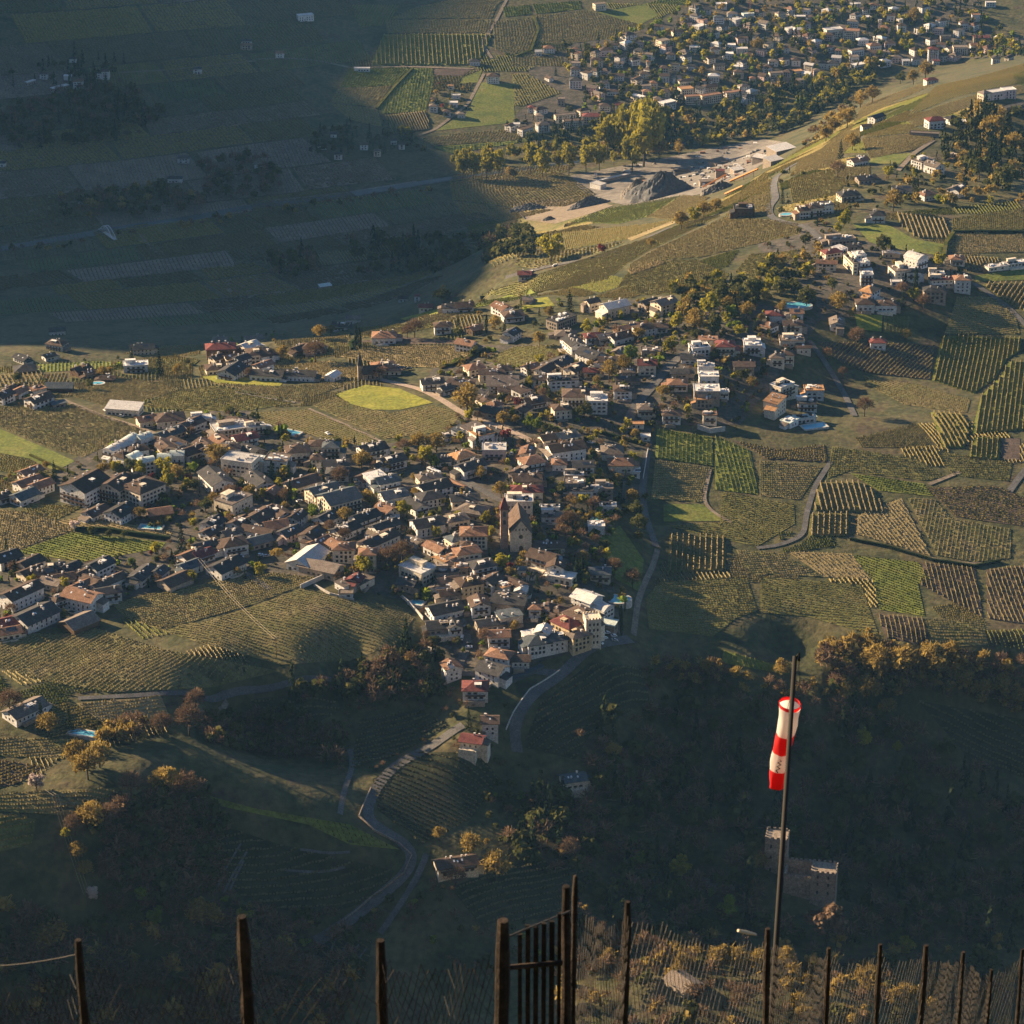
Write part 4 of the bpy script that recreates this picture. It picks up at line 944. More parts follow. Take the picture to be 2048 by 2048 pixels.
680 482 18 10 8 10 f l w A;1040 450 9 7 6 0 g l w;1120 432 11 9 8 0 h d w;530 372 9 7 6 0 h r c;210 442 11 10 7 0 h b w;490 462 14 11 8 0 h d w;210 532 15 9 8 5 f o c A;60 545 17 9 8 3 f k c A;60 605 12 9 7 0 h d w;220 602 14 10 9 10 f k c A;40 452 12 8 6 0 h k w;370 522 9 8 7 0 h k p;140 352 7 6 7 0 g r w;1270 452 8 6 5 0 g m w;1720 432 9 8 7 0 h d w;1820 422 13 6 5 20 g b c;1230 592 14 9 6 5 h m w;1680 15 13 6 6 0 f l w
1635 690 10 9 8 10 h k c H;1720 685 15 9 8 8 f l p H;1815 670 12 10 9 5 f l p H;1860 795 26 8 6 10 f d k H;1260 890 16 11 8 5 h m w;1390 880 12 10 6 10 h d w;1455 912 9 8 6 0 f l w;1180 1000 26 6 3 -3 f k k S;1560 890 12 8 4 0 g r c;820 870 15 9 6 15 g d w;740 942 9 6 4 5 g b w;1170 1200 17 12 9 15 f k w H;1255 1230 14 11 8 -20 g k w H;1400 1180 15 7 4 20 f o k;680 1195 16 10 5 10 g r w
740 1332 16 10 4 5 g d k;610 1450 17 12 6 5 h d c;1010 1412 15 11 6 0 g d w;1200 1450 12 10 5 10 h r w;1430 1412 14 12 6 20 g k w;260 1562 9 10 8 5 g r c H;350 1545 12 10 8 5 h b c H;420 1535 14 10 8 5 f d c H;100 1110 26 16 7 12 s l k S;40 1195 16 12 6 12 s l k S
T 512 0 3.773
1470 640 6 5 5 0 g o w;1510 715 10 6 4 0 f l w;1490 770 10 8 5 0 f l w;1345 740 8 6 4 0 h b w;1340 790 10 9 7 0 h k w;1440 830 9 8 6 0 h b w;1550 850 9 7 5 0 h k w;1790 560 15 12 9 0 h b w;1650 450 13 9 5 0 h d w;800 512 19 6 4 0 f l w;180 390 10 8 6 0 g r w;370 110 20 10 7 5 f l w H;1040 1050 7 6 5 0 g d w;815 1080 9 8 6 0 h b w;585 1002 7 6 4 0 g d w;620 1152 9 8 6 0 h d w;500 1090 10 7 4 0 h d w;915 1130 8 7 6 0 h k c;1100 1080 7 6 6 0 g d w;20 1235 9 7 6 0 f k w;1915 940 8 9 7 20 g r w
T 0 0 3.773
330 550 9 7 6 0 h b w;230 612 14 4 4 20 f l k;510 570 9 6 5 0 f l w;590 600 11 10 12 0 h r w H;450 652 23 6 4 15 f l k;550 435 8 6 5 0 h d w;795 528 9 8 10 0 g b w;745 545 7 6 7 0 h d w;1490 510 10 8 6 0 h d w;1860 300 12 8 6 0 h d w;1860 335 14 8 6 0 f r k;1385 1180 13 9 6 0 h d w;1320 1335 16 8 5 0 h d w;630 1492 11 8 6 0 h d w;15 1220 8 6 5 0 g d w
T 0 0 1
650 570 12 7 3 8 s n k S;1049 544 10 8 5 0 g m w;900 610 11 8 5 0 g d w
"""
HSPEC = []
ox = oy = 0.0; sc = 1.0
for tok in HOUSES.replace("\n", ";").split(";"):
    tok = tok.strip()
    if not tok: continue
    f = tok.split()
    if f[0] == "T": ox, oy, sc = map(float, f[1:]); continue
    X, Y, L, W, e, ang = map(float, f[:6])
    HSPEC.append(dict(px=ox + X / sc, py=oy + Y / sc, L=L * 1.02, W=W * 1.02, e=e, ang=ang, t=f[6], roof=f[7], wall=f[8], k=f[9] if len(f) > 9 else ""))
# more of the distant town between the buildings told apart above
_tr = random.Random(21); _tp = np.array([(1150, 100), (1300, 60), (1400, 5), (1950, 5), (1970, 60), (2040, 85), (1900, 118), (1760, 125), (1660, 132), (1480, 200), (1290, 210), (1140, 225), (1190, 180), (1130, 140)], float)
_n = 0
for _ in range(4000):
    q = np.array([_tr.uniform(1130, 2040), _tr.uniform(8, 225)])
    if _n >= 105: break
    if not inside(q[None], _tp)[0] or any(abs(h["px"] - q[0]) < 15 and abs(h["py"] - q[1]) < 9 for h in HSPEC): continue
    HSPEC.append(dict(px=q[0], py=q[1], L=_tr.uniform(10, 15), W=_tr.uniform(8, 11), e=_tr.uniform(6, 9), ang=_tr.uniform(-15, 20), t=_tr.choice("hhhgf"), roof=_tr.choice("bbrkkdl"), wall=_tr.choice("wwwcp"), k="")); _n += 1
def _rise(h): return {"g": h["W"] / 2 * .42, "h": h["W"] / 2 * .45, "p": h["W"] / 2 * .5, "f": 0.0, "v": h["W"] * .22, "s": h["W"] * .10}[h["t"]]
_pos = hf.cast_many([(h["px"], h["py"]) for h in HSPEC], [h["e"] + _rise(h) * .45 for h in HSPEC])
_keys = {}
HOUSE_XY = []
for h, p in zip(HSPEC, _pos):
    h["pos"] = p; h["place"] = min(PLACES, key=lambda q: (q[0] - h["px"]) ** 2 + (q[1] - h["py"]) ** 2)[2]
    h["key"] = (h["k"], h["wall"], h["roof"], h["t"], h["place"]); _keys.setdefault(h["key"], []).append(h)
for ks in _keys.values():
    ks.sort(key=lambda h: h["px"])
    for i, h in enumerate(ks): h["ord"] = (i, len(ks))

def chimney_mesh(rnd):
    b = MB(); w = rnd.uniform(.55, .8); b.box(-w / 2, w / 2, -w / 2, w / 2, -.8, 1.1); b.box(-w / 2 - .12, w / 2 + .12, -w / 2 - .12, w / 2 + .12, 1.1, 1.22); return b
_chim = [mesh_np("chimney", (b := chimney_mesh(random.Random(i))).v, b.f, [MATS["chimney"]]) for i in range(3)]

def build_house(h):
    p = h["pos"]
    if np.isnan(p[0]): return
    L, W, e, t = h["L"], h["W"], h["e"], h["t"]; rise = _rise(h); rz = img_dir(h["ang"], h["py"]); rnd = random.Random(int(h["px"] * 31 + h["py"] * 17))
    c, s = math.cos(rz), math.sin(rz)
    cor = [(p[0] + c * x - s * y, p[1] + s * x + c * y) for x in (-L / 2, L / 2) for y in (-W / 2, W / 2)]
    zc = hf.h([q[0] for q in cor], [q[1] for q in cor]); zb = float(zc.min() - p[2]) - .6
    rngd = float(np.linalg.norm(p - CAM)); near = rngd < 2650
    nm, cat = KINDN[h["k"]]
    if h["k"] == "" and rngd > 2900: nm, cat = "town_house", "town house"
    o = empty(nm, tuple(p), rz); HOUSE_XY.append((p[0], p[1], max(L, W) / 2, h["px"], h["py"]))
    h["obj"] = o
    wall_mesh(t, L, W, e, rise, zb).build("wall", MATS["w_" + h["wall"]], o)
    ov = {"g": .95, "h": .8, "p": .7, "f": .35, "v": .25, "s": .5}[t] * (1 if near else .8)
    rf = roof_mesh(t, L, W, e, ov, rise).build("roof", MATS["r_" + h["roof"]], o)
    if h["k"] not in ("S", "B") or near:
        wm = window_mesh(L, W, e, t, rise, rnd, dense=h["k"] in ("A",) or (h["k"] == "H" and rnd.random() < .4))
        if wm.v and h["k"] not in ("B",):
            w = wm.build("windows", [MATS["glass"], MATS["timber"]], o); w["kind"] = "stuff"
    def roof_z(x, y):
        if t == "g": return e + rise * (1 - abs(y) / (W / 2)) + .28
        if t in "hp": return e + rise * max(0, min((1 - abs(y) / (W / 2 + ov)), (L / 2 + ov - abs(x)) / (W / 2 + ov))) + .28
        if t == "v": return e + rise * math.cos(math.asin(min(1, abs(y) / (W / 2))))
        if t == "s": return e + rise * (y / W + .5) + .3
        return e + .22
    if near and h["k"] not in ("S", "B"):
        for i in range(rnd.choice((1, 2, 2, 3, 4)) + (2 if L > 17 else 0)):
            x, y = rnd.uniform(-L * .36, L * .36), rnd.uniform(-W * .3, W * .3)
            cm = link(bpy.data.objects.new("chimney", _chim[rnd.randrange(3)]), rf); cm.location = (x, y, roof_z(x, y)); cm.scale = (rnd.uniform(.8, 1.3),) * 3
        if t in "gs" and rnd.random() < .55:      # roof window or solar field lying on the slope
            b = MB(); big = rnd.random() < .35; n = 1 if big else rnd.randint(1, 3)
            for i in range(n):
                sg = -1; a = rnd.uniform(-L * .3, L * .2); ww, hh = (rnd.uniform(3.5, 6), rnd.uniform(2, 3)) if big else (.9, 1.3); y0 = sg * W * rnd.uniform(.16, .26)
                q = [(a, y0 - hh / 2), (a + ww, y0 - hh / 2), (a + ww, y0 + hh / 2), (a, y0 + hh / 2)]
                b.quad(*[(x, y, roof_z(x, y) + .10) for x, y in q])
            sk = b.build("solar_panel" if big else "skylight", MATS["solar" if big else "skylight"], rf)
        if t == "f":
            b = MB()
            for i in range(rnd.randint(2, 6)):
                x, y = rnd.uniform(-L * .38, L * .38), rnd.uniform(-W * .35, W * .35); a, d = rnd.uniform(.5, 1.6), rnd.uniform(.5, 1.4); b.box(x - a, x + a, y - d, y + d, e + .2, e + rnd.uniform(.7, 1.9))
            u = b.build("roof_vents", MATS[rnd.choice(["chimney", "r_d", "frame_white"])], rf); u["kind"] = "stuff"
            if L > 11 and h["k"] != "S" and rnd.random() < .6:
                b = MB(); x0, y0 = rnd.uniform(-L * .3, 0), rnd.uniform(-W * .1, W * .1); a, d = L * rnd.uniform(.2, .3), W * .3; b.box(x0 - a, x0 + a, y0, y0 + d, e + .22, e + 2.9); b.box(x0 - a - .3, x0 + a + .3, y0 - .3, y0 + d + .3, e + 2.9, e + 3.15); b.build("penthouse", MATS["w_" + h["wall"]], o)
        if t in "gh" and W > 9.5 and rnd.random() < .4:      # a dormer on the slope towards the viewer
            b = MB(); x0 = rnd.uniform(-L * .25, L * .25); y1 = -W * .30; z1 = roof_z(x0, y1) - .3; wd = rnd.uniform(1.1, 2.4)
            b.box(x0 - wd, x0 + wd, y1 - .2, y1 + 2.6, z1, z1 + 1.5); b.box(x0 - wd - .25, x0 + wd + .25, y1 - .5, y1 + 2.8, z1 + 1.5, z1 + 1.68)
            dm = b.build("dormer", MATS["w_" + h["wall"]], rf)
            MB().quad((x0 - wd * .7, y1 - .25, z1 + .35), (x0 + wd * .7, y1 - .25, z1 + .35), (x0 + wd * .7, y1 - .25, z1 + 1.25), (x0 - wd * .7, y1 - .25, z1 + 1.25)).build("dormer_window", MATS["glass"], o)
        if e >= 5 and h["wall"] in "wcp" and rnd.random() < .62:   # balconies on the side that faces the valley viewer
            nr = [(0, -1), (1, 0), (0, 1), (-1, 0)]; best = min(range(4), key=lambda i: (c * nr[i][1] + s * nr[i][0]) if False else (s * nr[i][0] + c * nr[i][1]))
            D = L if best in (0, 2) else W; off = W / 2 if best in (0, 2) else L / 2
            bw = D * rnd.uniform(.3, .46) if h["k"] != "H" else D * .46
            tim = rnd.random() < .65 or h["k"] == ""
            for f in range(1, max(2, int((e - .3) / 2.75))):
                b = MB(); z = .25 + f * 2.75; dpt = 1.25
                def bb(x0, x1, a, d, z0, z1):
                    if best == 0: b.box(x0, x1, -off - d, -off - a, z0, z1)
                    elif best == 2: b.box(x0, x1, off + a, off + d, z0, z1)
                    elif best == 1: b.box(off + a, off + d, x0, x1, z0, z1)
                    else: b.box(-off - d, -off - a, x0, x1, z0, z1)
                bb(-bw, bw, .02, dpt, z - .15, z); bb(-bw, bw, dpt - .08, dpt, z + .12, z + .95); bb(-bw, -bw + .08, .02, dpt - .08, z + .12, z + .95); bb(bw - .08, bw, .02, dpt - .08, z + .12, z + .95)
                b.build("balcony", MATS["timber" if tim else "frame_white"], o)
    if near and h["k"] in ("", "H") and rnd.random() < .6:      # a lower wing with its own lean-to roof
        sd = rnd.choice((-1, 1)); al = W * rnd.uniform(.45, .8); aw = rnd.uniform(2.6, 4.8); ae = e * rnd.uniform(.45, .72); yo = rnd.uniform(-.2, .2) * W
        x0, x1 = (L / 2 - .05, L / 2 + aw) if sd > 0 else (-L / 2 - aw, -L / 2 + .05); b = MB(); b.box(x0, x1, yo - al / 2, yo + al / 2, zb - 1, ae); b.build("wing", MATS["w_" + (h["wall"] if rnd.random() < .7 else "k")], o)
        b = MB(); xi, xo = (L / 2 + .02, x1 + .5) if sd > 0 else (-L / 2 - .02, x0 - .5); y0, y1 = yo - al / 2 - .4, yo + al / 2 + .4; zi, zo = ae + 1.1, ae - .05
        q = [(xi, y0, zi), (xo, y0, zo), (xo, y1, zo), (xi, y1, zi)]; q2 = [(x, y, z + .22) for x, y, z in q]
        if sd < 0: q, q2 = q[::-1], q2[::-1]
        b.quad(*q2); b.quad(*q[::-1])
        for i in range(4): j = (i + 1) % 4; b.quad(q[i], q[j], q2[j], q2[i])
        b.build("wing_roof", MATS["r_" + (h["roof"] if rnd.random() < .7 else "k")], o)
    if near and h["k"] == "" and rnd.random() < .45:      # paved terrace with a low parapet in front
        b = MB(); tw, td = L * rnd.uniform(.5, .9), rnd.uniform(2.5, 4.5); xo = rnd.uniform(-.1, .1) * L; b.box(xo - tw / 2, xo + tw / 2, -W / 2 - td, -W / 2 - .02, zb - 2, .12); b.box(xo - tw / 2, xo + tw / 2, -W / 2 - td - .2, -W / 2 - td, zb - 2, .95); b.build("terrace", MATS[rnd.choice(["w_k", "w_c", "paving"])], o)
    size = "long " if L >= 21 else "small " if L <= 8 else "tall " if e >= 9.5 else ""
    i, n = h["ord"]
    tail = (f", {ordinal(i)} from left" if n > 1 else "") + " " + h["place"]
    lab = f"{size}{WALLW[h['wall']]} {cat} with {ROOFW[h['roof']]} {TYPEW[t]} roof" + tail
    if len(lab.split()) > 16: lab = f"{WALLW[h['wall']]} {cat}, {ROOFW[h['roof']]} {TYPEW[t]} roof" + tail
    tag(o, lab, cat, {"": "houses of the village and valley", "H": "hotel buildings", "B": "farm barns", "A": "apartment blocks of the distant town", "S": "sheds and small outbuildings"}[h["k"]])
for h in HSPEC: build_house(h)

# ================================================================ vineyard plots filling the hillsides between the larger ones
def fill_plots(region, size, kinds, seed, turn=0.0):
    rnd = random.Random(seed); W = hf.cast_many(densify(region, 30)); W = W[~np.isnan(W[:, 0])][:, :2]; lo, hi = W.min(0), W.max(0); H = np.array([(a, b, r) for a, b, r, _, _ in HOUSE_XY])
    RP = np.vstack([r[0] for r in ROAD_PTS]); c, s = math.cos(turn), math.sin(turn); mid = (lo + hi) / 2; ext = np.hypot(*(hi - lo)) / 2; pp = [w for _, w in PARCEL_POLYS]
    vill = [np.array(v) for v in VILLAGE]
    def free(P):
        ok = inside(P, W)
        for w in pp:
            b0, b1 = w.min(0) - 2, w.max(0) + 2; near = ok & (P > b0).all(1) & (P < b1).all(1)
            if near.any(): idx = np.where(near)[0]; ok[idx[inside(P[idx], w)]] = False
        if ok.any():
            idx = np.where(ok)[0]; Q = P[idx]; bad = np.zeros(len(Q), bool)
            for i in range(0, len(Q), 4000):
                q = Q[i:i + 4000]; bad[i:i + 4000] = (np.hypot(q[:, None, 0] - H[None, :, 0], q[:, None, 1] - H[None, :, 1]) < H[None, :, 2] + 3.5).any(1) | (np.hypot(q[:, None, 0] - RP[None, :, 0], q[:, None, 1] - RP[None, :, 1]) < 5.5).any(1)
            px, py, _ = project(np.c_[Q, hf.h(Q[:, 0], Q[:, 1])])
            for v in vill: bad |= inside(np.c_[px, py], v)
            ok[idx[bad]] = False
        return ok
    y = -ext
    while y < ext:
        hgt = size * rnd.uniform(.7, 1.3); x = -ext + rnd.uniform(0, size)
        while x < ext:
            wd = size * rnd.uniform(.8, 1.9); j = lambda: rnd.uniform(-3, 3)
            q = [(x + 1 + j(), y + 1 + j()), (x + wd - 1 + j(), y + 1 + j()), (x + wd - 1 + j(), y + hgt - 1 + j()), (x + 1 + j(), y + hgt - 1 + j())]; x += wd
            poly = np.array([(mid[0] + c * a - s * b, mid[1] + s * a + c * b) for a, b in q])
            S = np.array([poly[0] * (1 - u) * (1 - v) + poly[1] * u * (1 - v) + poly[2] * u * v + poly[3] * (1 - u) * v for u in np.linspace(.05, .95, 6) for v in np.linspace(.05, .95, 6)])
            f = free(S)
            if f.mean() < .3: continue
            kd = rnd.choice(kinds); sp = VINE[kd]; D = np.array(densify([tuple(v) for v in poly], 7))
            if f.mean() > .8: tag(sheet("vineyard_ground", D, MATS[sp[0]], .2, 8), kind="structure")
            if not sp[1]: continue
            d = (poly[1] - poly[0]) if rnd.random() < .5 else (poly[3] - poly[0]); ln = row_lines(D, d, sp[2])
            if not ln: continue
            me = vine_mesh("vines", ln, sp[3], sp[4], sp[5], MATS[sp[1]], keep=free)
            if me: tag(link(bpy.data.objects.new("vines", me)), kind="stuff")
        y += hgt
VILLAGE = [[(195, 880), (330, 870), (420, 800), (560, 840), (640, 880), (760, 890), (890, 870), (930, 800), (850, 760), (900, 690), (1150, 690), (1230, 600), (1500, 600), (1640, 640), (1600, 700), (1480, 850), (1310, 850), (1290, 980), (1200, 1040), (1250, 1280), (1130, 1310), (960, 1360), (880, 1330), (840, 1210), (640, 1160), (500, 1140), (380, 1165), (200, 1210), (100, 1260), (-20, 1260), (-20, 1120), (150, 1130), (330, 1090), (330, 1060), (180, 1030), (150, 1000), (100, 960)],
           [(1500, 470), (1640, 440), (1700, 480), (1900, 500), (1940, 560), (1880, 590), (1760, 630), (1640, 640), (1560, 560)], [(1350, 570), (1480, 535), (1640, 510), (1640, 560), (1560, 600), (1430, 640), (1340, 640)]]
fill_plots([(1300, 870), (1480, 900), (1660, 890), (1860, 840), (2060, 690), (2060, 1300), (1760, 1288), (1600, 1225), (1450, 1268), (1295, 1275), (1292, 1000)], 34, ["olv", "tan", "grn", "dkr", "olv"], 1, .2)
fill_plots([(-20, 735), (250, 724), (420, 700), (700, 676), (900, 620), (1000, 604), (900, 700), (860, 760), (560, 830), (330, 870), (200, 880), (100, 960), (-20, 1000)], 36, ["tan", "olv", "dry", "grn"], 2, .1)
fill_plots([(-20, 1240), (220, 1210), (400, 1160), (640, 1160), (840, 1235), (780, 1300), (560, 1345), (340, 1465), (120, 1515), (-20, 1640)], 30, ["tan", "olv", "tan", "grn"], 3, .5)
fill_plots([(970, 604), (1060, 562), (1340, 460), (1500, 365), (1700, 235), (2060, 125), (2060, 195), (1860, 265), (1700, 335), (1700, 430), (1480, 500), (1440, 555), (1250, 598), (1100, 590)], 40, ["olv", "olv", "grn"], 4, .7)
fill_plots([(1700, 435), (2060, 400), (2060, 560), (1950, 600), (2060, 690), (1870, 690), (1890, 600), (1930, 540)], 34, ["olv", "tan", "grn"], 5, .1)
fill_plots([(690, 130), (800, 5), (1390, 5), (1290, 50), (1120, 105), (1040, 150), (1010, 255), (850, 295), (760, 255), (680, 195)], 60, ["fgrn", "folv", "fgrn", "mown"], 6, .15)
fill_plots([(890, 330), (1130, 330), (1140, 400), (1150, 445), (1330, 440), (1200, 510), (1000, 556), (945, 480)], 50, ["ftan", "folv", "fgrn"], 7, .3)

# ================================================================ trees
def leafmat(name, cols, trans=0.35):
    m = bpy.data.materials.new(name); m.use_nodes = True; nt = m.node_tree; nt.nodes.clear(); MATS[name] = m
    out = nt.nodes.new("ShaderNodeOutputMaterial"); d = nt.nodes.new("ShaderNodeBsdfDiffuse"); t = nt.nodes.new("ShaderNodeBsdfTranslucent"); mx = nt.nodes.new("ShaderNodeMixShader"); mx.inputs[0].default_value = trans
    g = nt.nodes.new("ShaderNodeNewGeometry"); r = ramp(nt, [(i / (len(cols) - 1), c) for i, c in enumerate(cols)])
    nt.links.new(g.outputs["Random Per Island"], r.inputs["Fac"])
    oi = nt.nodes.new("ShaderNodeObjectInfo"); mr = nt.nodes.new("ShaderNodeMapRange"); mr.inputs[3].default_value = .75; mr.inputs[4].default_value = 1.25
    nt.links.new(oi.outputs["Random"], mr.inputs[0])
    mm = nt.nodes.new("ShaderNodeMix"); mm.data_type = 'RGBA'; mm.blend_type = 'MULTIPLY'; mm.inputs[0].default_value = 1
    nt.links.new(r.outputs["Color"], mm.inputs[6]); nt.links.new(mr.outputs[0], mm.inputs[7])
    for n_ in (d, t): nt.links.new(mm.outputs[2], n_.inputs["Color"])
    nt.links.new(d.outputs[0], mx.inputs[1]); nt.links.new(t.outputs[0], mx.inputs[2]); nt.links.new(mx.outputs[0], out.inputs[0])
leafmat("l_yg", [(0.19, 0.18, 0.022), (0.29, 0.26, 0.032), (0.38, 0.32, 0.045)], .42)
leafmat("l_or", [(0.18, 0.128, 0.036), (0.28, 0.20, 0.054), (0.37, 0.27, 0.08)], .42)
leafmat("l_bn", [(0.10, 0.064, 0.040), (0.16, 0.104, 0.064), (0.22, 0.148, 0.092)], .25)
leafmat("l_gn", [(0.11, 0.15, 0.02), (0.17, 0.22, 0.028), (0.23, 0.27, 0.036)], .42)
leafmat("l_ol", [(0.062, 0.070, 0.022), (0.095, 0.10, 0.03), (0.135, 0.125, 0.045)])
leafmat("l_dk", [(0.016, 0.026, 0.013), (0.026, 0.038, 0.018), (0.040, 0.052, 0.024)], .15)
leafmat("l_wt", [(0.46, 0.36, 0.31), (0.58, 0.47, 0.41), (0.68, 0.58, 0.52)])
leafmat("l_rd", [(0.14, 0.035, 0.035), (0.20, 0.05, 0.045), (0.26, 0.075, 0.06)])
noise_mat("bark", [(0.055, 0.042, 0.032), (0.085, 0.066, 0.05)], scale=2, rough=0.95)

def quads_from(C, N, size, rnd, asp=1.0):
    """square leaf sprays at centres C facing about N"""
    n = len(C); N = N + rnd.normal(0, .55, (n, 3)); N /= np.linalg.norm(N, axis=1)[:, None]
    A = np.cross(N, rnd.normal(0, 1, (n, 3))); A /= np.linalg.norm(A, axis=1)[:, None]; B = np.cross(N, A)
    s = (size * rnd.uniform(.55, 1.35, n))[:, None]
    V = np.stack([C - A * s - B * s * asp, C + A * s * .8 - B * s * asp * .7, C + A * s + B * s * asp, C - A * s * .7 + B * s * asp * .9], 1)
    return V
def crown_round(seed, n=1100, size=.044, blobs=20, flat=1.0):
    r = np.random.default_rng(seed); V = []
    bc = r.normal(0, 1, (blobs, 3)); bc /= np.linalg.norm(bc, axis=1)[:, None]; bc *= (r.uniform(.12, .40, blobs))[:, None]; bc[:, 2] *= .95 * flat
    br = r.uniform(.12, .23, blobs)
    for c, b in zip(bc, br):
        k = int(n / blobs); d = r.normal(0, 1, (k, 3)); d /= np.linalg.norm(d, axis=1)[:, None]; d[:, 2] = np.where(d[:, 2] < -.5, -d[:, 2], d[:, 2])
        P = c + d * (b * r.uniform(.55, 1.08, k))[:, None]
        V.append(quads_from(P, d, size, r))
    return np.concatenate(V)
def crown_bare(seed, n=900):
    r = np.random.default_rng(seed); d = r.normal(0, 1, (n, 3)); d /= np.linalg.norm(d, axis=1)[:, None]; d[:, 2] = np.abs(d[:, 2]) * 1.15 - .28
    rad = .5 * r.uniform(.30, 1.0, n) ** .6 * (1 + .22 * np.sin(d[:, 0] * 9 + seed) * np.cos(d[:, 1] * 8))
    P = d * rad[:, None]
    A = d + r.normal(0, .55, (n, 3)) + np.array([0, 0, .3]); A /= np.linalg.norm(A, axis=1)[:, None]
    B = np.cross(A, r.normal(0, 1, (n, 3))); B /= np.linalg.norm(B, axis=1)[:, None]
    l = r.uniform(.035, .085, n)[:, None]; w = r.uniform(.007, .017, n)[:, None]
    return np.stack([P - A * l - B * w, P - A * l + B * w, P + A * l + B * w * .5, P + A * l - B * w * .5], 1)
def crown_conifer(seed, n=800, slim=1.0):
    r = np.random.default_rng(seed); z = r.uniform(0, 1, n) ** 1.25; tiers = np.round(z * 11) / 11 * .75 + z * .25
    a = r.uniform(0, 2 * math.pi, n); env = (1 - tiers) ** .85 * (.72 + .28 * np.cos(a * 5 + tiers * 40)); rad = .5 * env * r.uniform(.35, 1.0, n) ** .5 + .015
    P = np.c_[np.cos(a) * rad * slim, np.sin(a) * rad * slim, tiers - .5 - rad * .28]
    N = np.c_[np.cos(a), np.sin(a), np.full(n, .9)]
    return quads_from(P, N, .030, r, .8)
def crown_cypress(seed, n=420):
    r = np.random.default_rng(seed); z = r.uniform(-.5, .5, n); env = np.sqrt(np.clip(1 - (z * 2) ** 2, .02, 1)) * np.interp(z, [-.5, -.1, .5], [.8, 1, .55]); a = r.uniform(0, 2 * math.pi, n)
    P = np.c_[np.cos(a) * env * .46, np.sin(a) * env * .46, z]; N = np.c_[np.cos(a), np.sin(a), np.full(n, .2)]
    return quads_from(P, N, .05, r)
def qmesh(name, V, mat):
    n = len(V); return mesh_np(name, V.reshape(-1, 3), np.arange(n * 4).reshape(n, 4), [mat])
def trunk_mesh(seed, limbs=5):
    rnd = random.Random(seed); b = MB(); b.tube([(0, 0, -.62), (.01, .0, -.35), (.015, .01, -.1), (.0, .0, .12)], [.030, .025, .020, .008], 6)
    for i in range(limbs):
        a = i * 2.4 + rnd.random(); z = rnd.uniform(-.32, -.08); b.tube([(0, 0, z), (math.cos(a) * .14, math.sin(a) * .14, z + .16), (math.cos(a) * .27, math.sin(a) * .27, z + .30)], [.014, .010, .004], 4)
    return b
TR_SHAPE = {"yg": "round", "or": "round", "gn": "round", "ol": "round", "wt": "round", "rd": "round", "bn": "bare", "dk": "conifer", "cy": "cypress", "pp": "poplar", "cd": "cedar", "br": "round"}
TR_LEAF = {"pp": "l_yg", "cy": "l_dk", "cd": "l_dk", "br": "l_bn"}
_crown = {}
def crown_for(t, v):
    k = (t, v)
    if k not in _crown:
        sh = TR_SHAPE[t]; s = hash(t) % 1000 if False else sum(map(ord, t)) * 13 + v
        V = {"round": lambda: crown_round(s), "bare": lambda: crown_bare(s), "conifer": lambda: crown_conifer(s), "cypress": lambda: crown_cypress(s), "poplar": lambda: crown_round(s, 1300, .040, 26), "cedar": lambda: crown_conifer(s, 1000, 1.0)}[sh]()
        if t == "or": V = np.concatenate([V[::2], crown_bare(s + 5, 380) * 1.02])      # half-open spring crowns with twigs
        if sh == "poplar": V[..., 2] *= 1.0
        _crown[k] = qmesh("crown", V, MATS[TR_LEAF.get(t, "l_" + t)])
    return _crown[k]
_trunks = [mesh_np("trunk", (b := trunk_mesh(i)).v, b.f, [MATS["bark"]], True) for i in range(4)]
